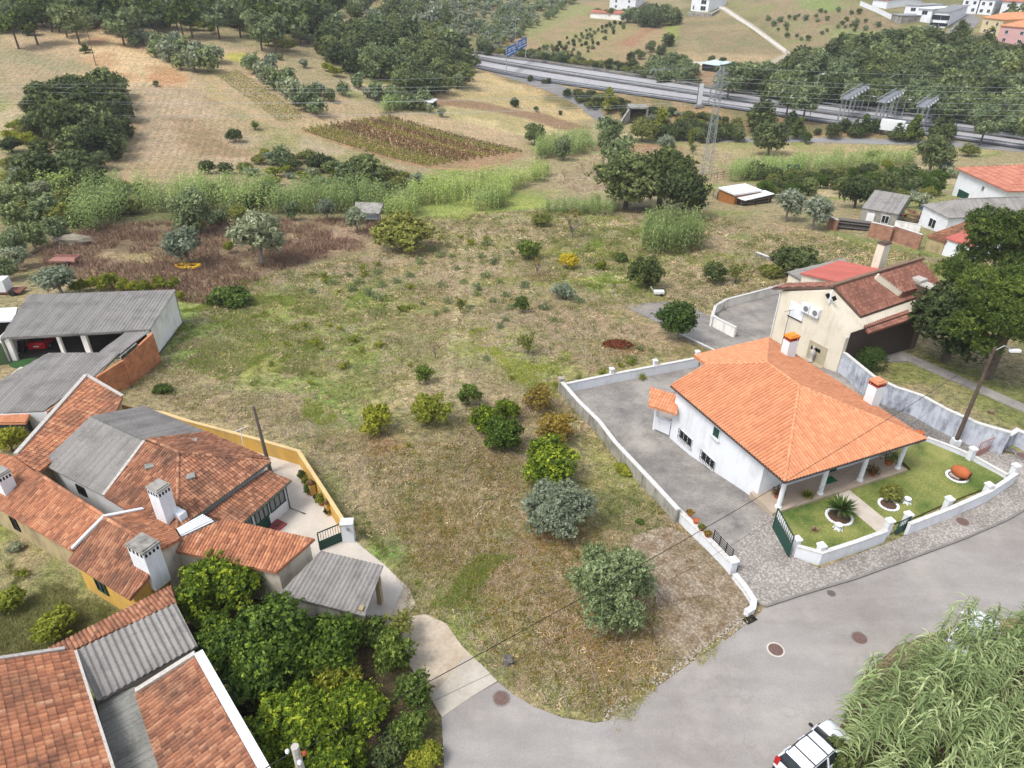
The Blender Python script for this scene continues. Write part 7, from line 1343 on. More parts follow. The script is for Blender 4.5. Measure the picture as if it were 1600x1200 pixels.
bhouse('garage_block', 'grey flat roofed garage at the left end of the village row', 'garage', [(1391, 33), (1407, 38), (1416, 30)], 3.4, M_grw, M_palegr, 'flat', 0, .3); wall_line('village_wall', [(1345, 2), (1370, 12), (1395, 24)], 1.8, .3, M_white, 'white plot wall running down to the village row', 'wall')
bhouse('terraced_house', 'white terraced house with salmon roof left of the pair above the village road', 'house', [(1500, 20), (1524, 22), (1530, 10)], 6.2, M_white, M_tileF, 'gable', 1.8, .4, wins=W6, kw=KF); bhouse('terraced_house', 'white terraced house with salmon roof right of the pair above the village road', 'house', [(1526, 22), (1548, 24), (1556, 10)], 6.2, M_white, M_tileF, 'gable', 1.8, .4, wins=W6, kw=KF)
bhouse('village_house', 'white house with a broad red roof at the top right corner', 'house', [(1560, 24), (1604, 28), (1620, 8)], 6, M_white, M_tileF, 'hip', 2.4, .5, wins=W6, kw=KF); bhouse('yellow_house', 'cream yellow house with an orange roof above the dark wood', 'house', [(1530, 50), (1560, 58), (1588, 38)], 6.2, M_creamw, M_tileN, 'hip', 2.0, .4, wins=W6, kw=KF, chim=1); bhouse('pink_house', 'pink house with an orange hipped roof at the right edge above the dark wood', 'house', [(1556, 64), (1602, 73), (1632, 50)], 6.4, M_pinkw, M_tileN, 'hip', 2.2, .4, wins=W6, kw=KF)
bhouse('village_house', 'pale house with a red roof at the top edge left of the village row', 'house', [(1362, 10), (1384, 14), (1395, 2)], 3.5, M_white, M_tileF, 'gable', 1.2, .4, kw=KF)
bhouse('canopy', 'pale blue white canopy over parked vehicles beyond the motorway', 'canopy', [(1096, 110), (1120, 113), (1126, 105)], 2.8, M_dark, plain('pale_sheet', hexc(206, 222, 222, .72), .5), 'mono', .5, .8, kw=dict(prof='corr', pu=.5, pw=4, amp=.05, step=.004, cols=3))
wall_line('plot_wall', [(1028, 92), (1060, 96), (1110, 97), (1160, 102), (1200, 104)], 1.2, .3, M_whited, 'long pale wall along the foot of the bare hill plot', 'wall'); wall_line('plot_wall', [(1108, 4), (1132, 12), (1180, 44), (1228, 78)], 1.0, .4, M_whited, 'pale wall along the hill track', 'wall')
bhouse('stone_hut', 'small grey hut at the upper left edge of the hill field', 'hut', [(71, 40), (80, 42), (86, 37)], 2.6, M_whited, M_palegr, 'mono', .4, .2); bhouse('brick_hut', 'small orange brick hut in the hill field by the olive row', 'hut', [(149, 44), (165, 46), (170, 40)], 2.8, M_brick, M_tileF, 'mono', .4, .15)
bhouse('field_box', 'small white box shelter at the edge of the vineyard', 'hut', [(664, 167), (676, 170), (680, 164)], 1.8, M_black, M_wpaint, 'flat', 0, .3)
p = gnd(150, 102); r = thing('leaning_pole', 'thin leaning wooden pole in the hill field behind the dark oaks', 'pole', p); m = MB(); m.tube([p, pd(135, 45, depth(p))], [.14, .09], 6); m.build('shaft', M_pole, r)
# field hut of sheets by the reeds
p = gnd(578, 348); r = thing('sheet_shelter', 'lopsided shelter of grey boards and sheets in front of the reeds', 'shelter', p)
for x, y in ((-1.6, -1), (1.6, -1), (-1.6, 1), (1.6, 1)): m = MB(); m.beam(p + Vector((x, y, -.2)), p + Vector((x, y, 2.2)), .14); m.build('post', M_wood, r)
m = MB(); m.slab([p + Vector(q) for q in ((-2.2, -1.4, 2.2), (2.0, -1.4, 2.1), (2.3, 1.6, 2.9), (-2.4, 1.6, 3.0))], .12); m.build('roof', M_grw, r); m = MB(); m.slab([p + Vector(q) for q in ((-1.6, -1.1, 1.0), (1.9, -1.1, 1.1), (1.7, .8, 1.2), (-1.6, .8, 1.1))], .1); m.build('shelf', M_galv, r)
# odd things in the dry weeds
p = gnd(295, 419); r = thing('yellow_boat', 'yellow plastic play boat lying in the dry weeds below an olive', 'boat', p); m = MB()
for s_ in (-1, 1): m.tube([p + Vector((-1.6, 0, .35)), p + Vector((-1.1, .55 * s_, .3)), p + Vector((1.0, .55 * s_, .3)), p + Vector((1.6, .1 * s_, .45))], .22, 8)
m.build('hull', plain('yellow_plastic', hexc(232, 186, 40, .75), .5), r); m = MB(); m.box(p + Vector((0, 0, .45)), (.7, .9, .2)); m.build('seat', plain('seat_yellow', hexc(214, 170, 40, .7), .5), r)
p = gnd(104, 414); r = thing('farm_trailer', 'rusty pinkish flat farm trailer in the weeds', 'trailer', p); m = MB(); m.box(p + Vector((0, 0, .75)), (3.4, 1.5, .2)); m.box(p + Vector((0, .7, .95)), (3.4, .06, .4)); m.box(p + Vector((1.7, 0, .95)), (.06, 1.4, .4)); m.build('bed', plain('rusty_pink', hexc(176, 128, 116, .62), .8), r)
for s_ in (-.7, .7): m = MB(); m.tube([p + Vector((.8, s_ - .1, .4)), p + Vector((.8, s_ + .1, .4))], .4, 10); m.build('wheel', M_rubber, r)
m = MB(); m.beam(p + Vector((-1.7, 0, .6)), p + Vector((-3, 0, .2)), .12); m.build('drawbar', M_rust, r)
p = gnd(8, 458); r = thing('tank_trailer', 'white cage water tank on a low trailer at the left edge', 'water tank', p); m = MB(); m.box(p + Vector((-1, 0, 1.1)), (3.2, 1.5, 1.4), .1); m.build('tank', M_wpaint, r); m = MB()
for k in range(9): m.beam(p + Vector((-2.6 + .4 * k, -.82 + .04 * k, .4)), p + Vector((-2.6 + .4 * k, -.82 + .04 * k, 1.85)), .05)
for z in (.7, 1.1, 1.5): m.beam(p + Vector((-2.6, -.84, z)), p + Vector((.65, -.52, z)), .05)
m.build('cage', M_galv, r); m = MB(); m.box(p + Vector((-.4, 0, .3)), (5, 1.6, .15), .1); m.build('bed', M_rust, r); m = MB(); m.tube([p + Vector((1.4, -.9, .35)), p + Vector((1.4, -.7, .35))], .36, 10); m.build('wheel', M_rubber, r)
p = gnd(112, 381); r = thing('stone_block', 'long grey rock lying at the edge of the olive grove', 'rock', p); m = MB(); m.ball(p + Vector((0, 0, .5)), (3.0, 1.1, .9), 10, .18); m.build('rock', plain('grey_rock', hexc(164, 156, 138, .6), .9, var=.3, scale=2), r)
for u, v, a_, lb in ((62, 393, 1.2, 'pale fallen log left of the rusty trailer'), (27, 425, .3, 'thin fallen branch in the olive grove')): p = gnd(u, v); r = thing('fallen_log', lb, 'log', p); m = MB(); m.tube([p + Vector((-1.2 * math.cos(a_), -1.2 * math.sin(a_), .2)), p + Vector((1.2 * math.cos(a_), 1.2 * math.sin(a_), .3))], [.2, .14], 8); m.build('trunk', M_wood, r)
p = gnd(965, 541); r = thing('earth_pile', 'heap of rust red earth in the field behind the white house yard', 'earth pile', p); g_ = np.random.default_rng(5); m = MB(); m.ball(p + Vector((0, 0, -.1)), (1.5, 1.0, .55), 12, .12); m.build('soil', plain('red_earth', hexc(136, 72, 48, .6), .95, var=.4, scale=6), r)
C_ = rnd_unit(700, g_) * np.array([1.5, 1.0, .6]) * g_.uniform(.8, 1.1, (700, 1)); C_[:, 2] = abs(C_[:, 2]); o = bpy.data.objects.new('clods', np_mesh('clods', leaf_quads(C_, rnd_unit(700, g_), .1, .07, g_), 4, g_.random(700), plain('red_earth', 0))); COL.objects.link(o); o.parent = r
p = gnd(1029, 462); r = thing('white_handcart', 'small white handcart in the grass behind the terrace', 'handcart', p); m = MB(); m.box(p + Vector((0, 0, .5)), (1.2, .6, .35)); m.build('tray', M_wpaint, r); m = MB(); m.tube([p + Vector((-.6, 0, .5)), p + Vector((-1.1, 0, 1.2))], .05, 6); m.build('handle', M_wpaint, r); m = MB(); m.tube([p + Vector((.3, -.35, .22)), p + Vector((.3, .35, .22))], .2, 10); m.build('wheel', M_dark, r)
p = gnd(793, 1036); r = thing('tree_stump', 'gnarled grey tree stump at the edge of the pale drive', 'stump', p); m = MB(); m.tube([p - Vector((0, 0, .1)), p + Vector((0, .05, .35)), p + Vector((.02, .1, .45))], [.3, .22, .25], 9); m.ball(p + Vector((.1, -.1, .4)), (.24, .2, .14), 7, .25); m.build('wood', plain('stump_grey', hexc(132, 124, 118, .55), .95, var=.4, scale=9), r)
# thin dark slab edge seen right of the field
wall_line('low_bank_wall', [(1182, 394), (1200, 401), (1220, 407)], .5, .3, M_grw, 'low grey wall stub in the grass left of the beige house', 'wall')
# stones and weeds along the road edge
g_ = np.random.default_rng(8); m = MB(); ep = flat([(948, 1124), (1000, 1088), (1080, 1032), (1140, 992), (1168, 970)])
for i in range(260):
    k = g_.integers(0, len(ep) - 1); q = Vector(ep[k]).lerp(Vector(ep[k + 1]), g_.random()); q += Vector((g_.normal() * .16 - .12, g_.normal() * .16 + .12, .02)); s_ = g_.uniform(.04, .1); m.ball(q, (s_, s_ * .9, s_ * .7), 5, .2)
tag(m.build('edge_stones', plain('edge_stone', hexc(190, 180, 166, .64), .9, var=.3, scale=9), origin=ep[0]), 'row of small pale stones along the field edge of the road', 'stones', None, 'stuff')
m = MB(); lp = [gnd(u, v) for u, v in ((985, 850), (1040, 940), (1108, 928))]
for a, b in zip(lp[:-1], lp[1:]): m.beam(a + Vector((0, 0, .03)), b + Vector((0, 0, .03)), .24, .12)
tag(m.build('stone_edging', M_oldcob, origin=lp[0]), 'pale stone edging of the old cobbled patch beside the big olive', 'edging')
# ---------------------------------------------------------------- trees and shrubs, one by one
TR = [
 ('olive1', 868, 790, 122, 'large silvery olive tree beside the bright green round tree in the field', 'olive tree', .82), ('olive2', 955, 912, 150, 'largest olive tree at the corner of the field nearest the road', 'olive tree', .95),
 ('round1', 862, 722, 100, 'dense bright green round tree just behind the silvery olive', 'tree', .8), ('fruit2', 868, 670, 74, 'loose yellow brown fruit tree between the round green tree and the boundary wall', 'fruit tree', .8), ('fruit2', 842, 620, 56, 'small yellow brown fruit tree near the corner of the boundary wall', 'fruit tree', .9),
 ('citrus2', 788, 678, 62, 'dark green citrus tree at the near end of the middle cluster', 'citrus tree', 1.), ('citrus1', 760, 655, 56, 'bright green citrus tree on the left of the middle cluster', 'citrus tree', 1.), ('citrus1', 790, 640, 44, 'citrus tree at the back right of the middle cluster', 'citrus tree', 1.), ('fruit1', 732, 614, 42, 'small round green tree just behind the middle citrus cluster', 'fruit tree', 1.), ('bushg', 768, 658, 20, 'yellow branch of leaves glowing in the middle citrus cluster', 'shrub', 1.),
 ('fig1', 592, 652, 72, 'pale sparse fig tree with bare grey branches showing', 'fig tree', .9), ('citrus3', 673, 637, 66, 'yellow green bushy tree right of the sparse fig', 'tree', .8), ('fruit1', 663, 582, 34, 'small fresh green tree in the middle of the field', 'fruit tree', 1.), ('bare1', 679, 543, 34, 'small nearly bare tree by the worn track', 'tree', 1.), ('fruit3', 719, 474, 22, 'thin sapling on the worn track', 'sapling', 1.3), ('fruit1', 817, 474, 26, 'small dark sapling right of the worn track', 'sapling', 1.2), ('fruit3', 825, 534, 34, 'pale wispy young tree in the right part of the field', 'young tree', 1.1),
 ('bush4', 879, 456, 40, 'grey green round bush below the yellow shrub', 'bush', 1.), ('fruit1', 826, 389, 42, 'dark green fruit tree pair at the edge of the ploughed patch', 'fruit tree', .8), ('bare1', 840, 414, 40, 'brownish sparse tree between the dark fruit tree and the yellow shrub', 'tree', .8), ('bushg', 887, 409, 32, 'bright golden yellow shrub in the field', 'shrub', 1.1), ('bushy', 938, 415, 19, 'small lime green bush in the clover', 'bush', 1.2), ('bush3', 973, 404, 22, 'small dark green bush left of the big round tree', 'bush', 1.2),
 ('roundbush', 1010, 425, 60, 'dark round dense tree at the edge of the clover', 'tree', .95), ('bush2', 1118, 428, 46, 'dark grey green tree left of the ramp', 'tree', 1.), ('fruit3', 1152, 424, 34, 'thin olive green tree right beside the dark tree near the ramp', 'tree', 1.), ('magnolia', 1063, 498, 68, 'magnolia tree with glossy leaves in front of the concrete terrace', 'magnolia', .95),
 ('bush1', 626, 368, 106, 'wide tangled green bush at the edge of the dry weeds', 'bush', .75), ('olive3', 402, 366, 86, 'largest olive tree standing in the dry weeds', 'olive tree', 1.05), ('olive3', 288, 380, 62, 'silvery olive tree behind the yellow boat', 'olive tree', 1.), ('olive4', 300, 328, 74, 'darker tree behind the silvery olive in the dry weeds', 'tree', 1.), ('olive3', 89, 436, 64, 'olive tree behind the car shed roof', 'olive tree', .8), ('bush3', 360, 464, 64, 'broad bright green leafy bush right of the car shed', 'bush', .8), ('bushy', 358, 386, 22, 'small yellow green bush left of the largest weed field olive', 'bush', 1.3),
 ('olive3', 556, 340, 34, 'small olive beside the board shelter', 'olive tree', 1.2), ('olive3', 510, 325, 30, 'small olive in the middle before the reed belt', 'olive tree', 1.2), ('olive4', 457, 328, 26, 'small olive nearest the tallest weed field olive, before the reeds', 'olive tree', 1.2), ('bush3', 252, 610, 30, 'low green bush at the foot of the brick shed wall', 'bush', .8),
 ('olive4', 18, 378, 46, 'olive tree at the left frame edge above the white tank', 'olive tree', 1.), ('olive4', 48, 368, 44, 'second olive from the left frame edge in the grove', 'olive tree', 1.), ('olive4', 84, 358, 42, 'olive tree left of the long grey rock', 'olive tree', 1.), ('bush1', 95, 335, 50, 'rounded shrub behind the long grey rock', 'bush', 1.),
 ('oak1', 982, 276, 118, 'wide dark oak on the left of the central group', 'oak', .85), ('oak2', 1036, 272, 112, 'dark oak in the middle of the central group', 'oak', .9), ('oak2', 1074, 298, 80, 'dark rounded oak on the right of the central group', 'oak', 1.1), ('bare1', 895, 345, 62, 'pale leafless tangled tree left of the central oaks', 'tree', .8), ('bush1', 846, 345, 36, 'low olive green bush left of the leafless tree', 'bush', .9),
 ('bare1', 882, 272, 14, 'tiny bare tree in the pale field', 'tree', 1.2), ('bare1', 910, 258, 9, 'very small bare tree behind the pale field', 'tree', 1.2), ('fruit3', 1083, 232, 12, 'thin bare tree left of the pylon', 'tree', 1.3), ('bare1', 1175, 242, 10, 'small bare tree right of the pylon', 'tree', 1.3),
 ('oak1', 1205, 212, 62, 'big dark oak above the lower road right of the pylon', 'oak', .95), ('pinef2', 960, 208, 56, 'tall pine with a visible trunk near the underpass', 'pine', 1.15), ('oak1', 836, 207, 36, 'round oak at the corner of the vineyard', 'oak', 1.), ('olive4', 880, 230, 32, 'dark shrubby tree beside the vineyard corner oak', 'tree', 1.2), ('poplar', 952, 158, 15, 'yellow green narrow poplar by the curving road', 'poplar', 1.), ('poplar', 1034, 188, 18, 'yellow green poplar right of the underpass', 'poplar', .8), ('bush1', 1004, 206, 46, 'yellow green bush mass in front of the underpass', 'bush', 1.1), ('olive3', 1042, 223, 30, 'grey green olive below the underpass', 'olive tree', 1.), ('poplar', 1080, 215, 9, 'slim green poplar left of the pylon', 'poplar', 1.1),
 ('cone2', 1193, 172, 40, 'dark conifer behind the big roadside oak', 'conifer', 1.), ('fruit1', 1262, 214, 16, 'small roadside tree right of the big oak', 'tree', 1.3), ('oak2', 1302, 203, 27, 'small round dark tree above the lower road', 'tree', 1.), ('bush2', 1277, 206, 14, 'low dark bush above the lower road', 'bush', 1.), ('cone2', 1475, 195, 34, 'tall pointed tree behind the large valley oak', 'conifer', 1.), ('oak1', 1462, 236, 58, 'large valley oak near the orange roofed house', 'oak', 1.15), ('bush1', 1515, 236, 28, 'round bush behind the big white house', 'bush', 1.), ('bush1', 1560, 188, 40, 'bright green round bush beyond the motorway', 'bush', .8), ('bush1', 1582, 200, 24, 'smaller green bush beyond the motorway at the right', 'bush', .8),
 ('olive3', 1234, 316, 48, 'grey green olive left of the ruins', 'olive tree', 1.1), ('olive3', 1276, 328, 50, 'second grey green olive left of the ruins', 'olive tree', 1.1), ('oak2', 1342, 298, 54, 'dark tree directly behind the ruined house', 'tree', 1.), ('citrus3', 1386, 257, 20, 'bright yellow tree in the allotments', 'tree', 1.1), ('bushy', 1364, 244, 24, 'yellow green shrub above the bright yellow tree', 'shrub', 1.), ('oak2', 1358, 268, 36, 'dark green tree left of the bright yellow one in the allotments', 'tree', .9), ('citrus2', 1400, 272, 34, 'dark orange tree right of the bright yellow tree', 'tree', .9),
 ('bush2', 1250, 414, 92, 'wide dark scrub left of the salmon roofed annex', 'bush', .75), ('bush1', 1206, 424, 40, 'ragged scrub at the end of the ramp', 'bush', .8),
 ('oak2', 1500, 500, 150, 'dark glossy broadleaf tree beside the beige house', 'tree', .95),
 ('citrus3', 12, 686, 56, 'yellow green lemon tree between the outbuildings at the left edge', 'lemon tree', 1.), ('bushy', 88, 977, 74, 'yellow green fig bush in the grass left of the barns', 'fig bush', .9), ('bushy', 8, 940, 60, 'yellowish bush at the left frame edge', 'bush', .9), ('bush4', 24, 855, 26, 'grey leafed weed at the foot of the ochre outbuilding wall', 'weed', .8), ('tufty', 36, 895, 24, 'low yellow green weed in the left lawn', 'weed', 1.),
 ('citrus1', 338, 915, 136, 'orange tree with yellow green tips against the stucco wing', 'orange tree', .9), ('citrus2', 410, 1015, 175, 'largest dark green orange tree in the corner garden', 'orange tree', .95), ('citrus2', 500, 1010, 130, 'dark orange tree below the grey shed', 'orange tree', .9), ('citrus2', 350, 1000, 110, 'dark orange tree hugging the white parapet', 'orange tree', .9), ('citrus1', 455, 1130, 150, 'bright yellow green orange tree near the bottom pole', 'orange tree', .85), ('citrus1', 550, 1110, 110, 'bright orange tree right of the bottom pole', 'orange tree', .85), ('citrus1', 400, 1180, 110, 'yellow green orange tree at the bottom edge by the parapet', 'orange tree', .85), ('citrus3', 520, 1060, 80, 'yellow leaved citrus in the middle of the corner garden', 'orange tree', .9), ('citrus1', 520, 1190, 110, 'orange tree cut by the bottom edge', 'orange tree', .85),
 ('fruit1', 612, 1020, 76, 'leafy shrub beside the pale drive below the grey shed', 'shrub', 1.1), ('fruit1', 650, 1080, 70, 'leafy shrub leaning over the pale drive', 'shrub', 1.), ('fruit3', 622, 980, 60, 'wispy pale shrub at the shed corner', 'shrub', 1.), ('fruit1', 640, 1140, 70, 'green shrub in the hedge left of the road', 'shrub', 1.), ('bushy', 660, 1185, 60, 'yellow green shrub in the hedge at the bottom edge', 'shrub', .9), ('fruit1', 575, 985, 60, 'dark green shrub against the grey shed wall', 'shrub', 1.), ('bush2', 610, 1180, 70, 'dark shrub in the hedge at the bottom edge', 'shrub', .9), ('bushy', 975, 735, 34, 'bright green creeper patch at the foot of the boundary wall', 'shrub', .5), ('bush3', 1000, 815, 14, 'small bright green weed on the bare soil by the wall', 'weed', 1.),
 ('bush2', 1322, 1192, 90, 'dark leafy bush hiding the front of the white estate car', 'bush', .8), ('bush2', 1430, 1190, 110, 'dark undergrowth bush below the canes', 'bush', .8),
 ('pinebig', 1592, 366, 165, 'tall stone pine crown behind the beige house at the right edge', 'pine', 1.), ('pinebig', 1590, 480, 190, 'nearest stone pine cut by the right frame edge', 'pine', .9), ('pinebig', 1528, 436, 112, 'rounded pine at the left of the pine group', 'pine', .85),
 ('cone1', 132, 75, 14, 'small dark tree alone in the hill field', 'tree', .6), ('bush2', 366, 213, 26, 'dark round bush at the edge of the furrowed field', 'bush', 1.1), ('bush2', 243, 131, 12, 'tiny dark shrub by the orange soil', 'bush', 1.), ('bush2', 324, 262, 28, 'dark shrub at the foot of the furrowed field', 'bush', 1.), ('bush4', 480, 60, 20, 'grey shrub between the hill fields', 'bush', 1.),
]
for k, u, v, wp, lb, ct, sz in TR: tree(k, u, v, wp, lb, ct, None, sz)
spiky(gnd(399, 203), 120, 1.9, .1, 'small palm at the end of the field track', 'fresh', 'palm', 'palm', up=1., stem=.5)
# groups of like trees
def many(L, keys, label, cat, group, sz=1.0):
    for i, (u, v, w_) in enumerate(L): tree(keys[i % len(keys)], u, v, w_, label, cat, group, sz * random.uniform(.9, 1.1))
many([(70, 165, 66), (112, 145, 72), (152, 138, 70), (186, 165, 52), (95, 190, 80), (148, 195, 76), (190, 200, 46), (62, 145, 44), (120, 220, 60), (170, 225, 50), (60, 195, 44), (90, 140, 50), (130, 170, 70), (165, 185, 60), (110, 195, 66), (75, 180, 60), (145, 220, 56), (185, 135, 40), (95, 165, 60), (50, 165, 40)], ['oakf2', 'oak2', 'oakf1'], 'dark oak in the big clump at the edge of the left hill field', 'oak', 'dark oak clump by the furrowed field', .95)
many([(70, 262, 70), (110, 258, 76), (145, 278, 50), (45, 280, 46), (30, 255, 40), (15, 225, 36), (60, 235, 40), (150, 250, 40)], ['oakf2', 'oakf1', 'oak2'], 'dark bushy tree in the lower left thicket', 'tree', 'dark trees of the left thicket', .8)
many([(30, 305, 44), (70, 325, 50), (105, 310, 40), (60, 295, 36), (20, 335, 44), (8, 300, 40), (125, 300, 36), (20, 400, 40), (4, 420, 40), (45, 340, 36), (170, 290, 30), (195, 300, 30)], ['olive4', 'olivef2', 'bush1', 'olive3'], 'grey green shrub or olive in the thicket above the grove', 'shrub', 'grey shrubs of the left thicket', .95)
many([(575, 265, 66), (600, 272, 50), (548, 268, 50), (500, 256, 46), (520, 262, 36), (478, 245, 36), (440, 245, 40), (455, 258, 34), (350, 262, 26), (620, 285, 36), (415, 300, 44), (390, 315, 36), (330, 300, 34), (370, 335, 40), (340, 340, 34), (545, 300, 44), (600, 300, 40)], ['oakf1', 'bush1', 'oakf3', 'bush2'], 'bush in the belt between the reeds and the vineyard', 'bush', 'bushes of the reed belt', .8)
many([(183, 45, 24), (200, 52, 22), (222, 58, 26), (246, 66, 30), (262, 80, 34), (285, 74, 32), (300, 92, 38), (322, 92, 38), (336, 84, 32), (280, 96, 26), (270, 62, 24), (240, 78, 24), (312, 78, 28), (210, 64, 20)], ['olivef', 'olivef2'], 'olive tree in the row between the upper hill fields', 'olive tree', 'olive row on the left hill')
many([(395, 98, 30), (412, 112, 32), (428, 122, 34), (445, 132, 38), (462, 142, 38), (478, 155, 40), (492, 165, 34), (500, 140, 22), (515, 148, 22), (534, 138, 22), (474, 98, 16), (436, 88, 12), (385, 95, 22), (420, 98, 26), (450, 118, 28), (488, 142, 26)], ['olivef2', 'olivef', 'oakf3'], 'olive tree in the dense row above the two vineyards', 'olive tree', 'olive row above the vineyards')
many([(640, 158, 30), (612, 148, 30), (585, 140, 28), (560, 125, 26), (660, 150, 24), (685, 128, 30), (715, 125, 26), (625, 128, 34)], ['olivef2', 'oakf3'], 'grey green tree at the lower edge of the oak wood', 'tree', 'trees edging the oak wood', 1.)
wood(['oakf1', 'oakf2', 'oakf1', 'oakf3'], [(500, 40), (560, 30), (640, 40), (700, 60), (732, 85), (725, 118), (690, 132), (660, 135), (610, 125), (540, 95), (500, 70)], 78, 30, 46, 'oak in the dense wood on the ridge before the motorway', 'oak', 'oak wood on the ridge', .95, .36)
wood(['pinef', 'oakf1', 'pinef2', 'oakf2'], [(-20, -30), (520, -25), (530, 30), (480, 48), (400, 34), (330, 18), (250, 30), (210, 30), (90, 26), (-20, 30)], 130, 26, 44, 'tree in the dark pine wood along the top left edge', 'tree', 'pine wood at the top left', 1., .36, name='pine_tree')
wood(['oakf3', 'olivef', 'oakf1'], [(520, -20), (660, -20), (700, 20), (690, 55), (620, 35), (540, 20)], 44, 20, 34, 'tree in the mixed wood at the top centre', 'tree', 'mixed wood at the top centre', 1., .42, name='mixed_wood_tree')
wood(['bush2', 'oakf2'], [(-10, 35), (60, 32), (65, 42), (-5, 50)], 7, 20, 30, 'dark shrub at the top left edge of the hill field', 'shrub', 'shrubs beside the grey hut', .9, .4)
wood(['olivef', 'olivef2', 'olivef'], [(640, 10), (760, -15), (880, -15), (850, 5), (760, 50), (700, 60), (650, 40)], 120, 11, 17, 'olive tree of the hillside grove at the top centre', 'olive tree', 'olive grove at the top centre', 1., .5)
wood(['olivef', 'olivef2'], [(750, 45), (860, 0), (905, -5), (800, 62), (745, 72)], 70, 10, 15, 'olive tree in the sloping strip beyond the motorway', 'olive tree', 'olive strip beyond the motorway', 1., .5)
wood(['oakf3', 'oakf2'], [(880, 60), (960, 32), (985, 35), (920, 80), (870, 95), (810, 85)], 70, 5, 9, 'small dark fruit tree in the hillside orchard', 'fruit tree', 'hillside orchard beyond the motorway', .9, .9, name='orchard_tree')
wood(['olivef2', 'fruit1', 'oakf3'], [(1250, 20), (1330, 10), (1420, 48), (1300, 70), (1240, 60), (1180, 30)], 46, 6, 11, 'small tree on the terraced slope below the village', 'tree', 'trees of the terraced slope', .9, .9, name='terrace_tree')
wood(['oakf2', 'oakf1', 'oakf3'], [(1000, 14), (1060, 14), (1068, 26), (1030, 34), (1000, 32), (975, 24)], 20, 18, 28, 'dark tree between the villa and the cubic house', 'tree', 'trees between the hilltop houses', 1., .4)
wood(['olivef2', 'fruit1'], [(930, 16), (990, 18), (990, 24), (930, 22)], 12, 9, 15, 'garden tree in front of the villa', 'tree', 'garden trees of the villa', 1., .5)
wood(['oakf1', 'oakf2', 'oakf3', 'oakf1', 'oakf2', 'pinef2'], [(1130, 108), (1170, 110), (1240, 92), (1262, 82), (1300, 84), (1400, 62), (1470, 62), (1540, 78), (1620, 84), (1700, 90), (1700, 215), (1600, 196), (1450, 168), (1300, 150), (1200, 142), (1140, 128)], 235, 26, 46, 'oak in the dense dark wood beyond the motorway', 'oak', 'dark wood beyond the motorway', 1., .34, name='woodland_tree')
wood(['olivef', 'oakf3'], [(1375, 60), (1460, 45), (1475, 58), (1440, 75), (1380, 80)], 18, 22, 34, 'grey green tree at the top edge of the dark wood', 'tree', 'grey trees at the top of the dark wood', 1., .4)
many([(1312, 66, 20), (1332, 62, 22), (1500, 50, 26), (1508, 42, 22), (1545, 60, 24), (1594, 14, 26), (1580, 18, 20), (1460, 52, 16)], ['cone2', 'pinef2'], 'tall dark tree standing out above the wood near the village', 'tree', 'tall trees near the village', 1.)
wood(['olivef', 'olivef2', 'oakf3'], [(1020, 92), (1075, 92), (1090, 105), (1075, 118), (1030, 122), (1010, 105)], 26, 14, 24, 'grey green tree beyond the motorway left of the canopy', 'tree', 'trees left of the canopy', 1., .4)
many([(990, 103, 24), (998, 108, 20), (985, 88, 16), (1000, 84, 18), (1032, 78, 18), (1018, 72, 18), (1046, 62, 22), (1112, 92, 12), (1130, 96, 14)], ['oakf2', 'oakf1'], 'dark round tree on the slope above the motorway', 'tree', 'round trees above the motorway', 1.)
wood(['bush1', 'oakf1', 'bush4', 'oakf2'], [(745, 78), (800, 84), (900, 98), (1000, 114), (1090, 128), (1085, 122), (1000, 106), (900, 90), (800, 76), (750, 72)], 70, 12, 20, 'roadside bush along the far edge of the motorway', 'bush', 'bushes along the far motorway edge', .9, .4, name='roadside_bush')
wood(['bush2', 'oakf2', 'bush1'], [(880, 138), (930, 148), (985, 160), (980, 178), (930, 168), (890, 152)], 24, 14, 24, 'dark scrub bush on the bank by the curving road', 'bush', 'scrub on the motorway bank', .8, .5, name='scrub_bush')
wood(['bush1', 'bush4', 'bush2'], [(1010, 168), (1080, 178), (1160, 190), (1150, 200), (1060, 195), (1010, 185)], 26, 14, 22, 'scrub bush on the bank right of the underpass', 'bush', 'scrub right of the underpass', .8, .5, name='scrub_bush')
wood(['oakf2', 'bush2', 'oakf1'], [(1010, 196), (1080, 198), (1160, 202), (1165, 212), (1080, 213), (1015, 210)], 26, 18, 28, 'dark round shrub in the hedge above the lower road', 'shrub', 'dark hedge above the lower road', 1., .4, name='hedge_shrub')
many([(1235, 190, 22), (1248, 200, 22), (1322, 196, 22), (1338, 200, 20), (1352, 196, 22), (1370, 196, 24), (1404, 206, 22), (1430, 200, 26), (1425, 210, 20), (1240, 182, 14)], ['cone2', 'cone1', 'oakf2'], 'pointed green tree between the motorway and the lower road', 'conifer', 'conifers along the lower road', .95)
many([(805, 160, 16), (838, 171, 11), (876, 176, 8), (742, 98, 18), (828, 122, 10), (850, 128, 9), (858, 126, 9), (715, 100, 14)], ['oakf2', 'bush2'], 'small round bush in the dry field by the curving road', 'bush', 'small bushes in the dry field', 1.)
wood(['oakf1', 'bush2', 'oakf2', 'citrus2', 'bush1'], [(1175, 262), (1300, 272), (1410, 262), (1480, 272), (1470, 300), (1400, 308), (1330, 290), (1200, 300)], 52, 20, 34, 'tree in the allotment gardens below the cane hedge', 'tree', 'trees of the allotment gardens', .9, .42, name='garden_tree')
many([(1440, 312, 30), (1425, 306, 26), (1475, 262, 24), (1490, 270, 26), (1455, 284, 20), (1410, 318, 24)], ['olivef', 'bush4'], 'grey green bush between the ruins and the allotments', 'bush', 'bushes behind the ruins', 1.)
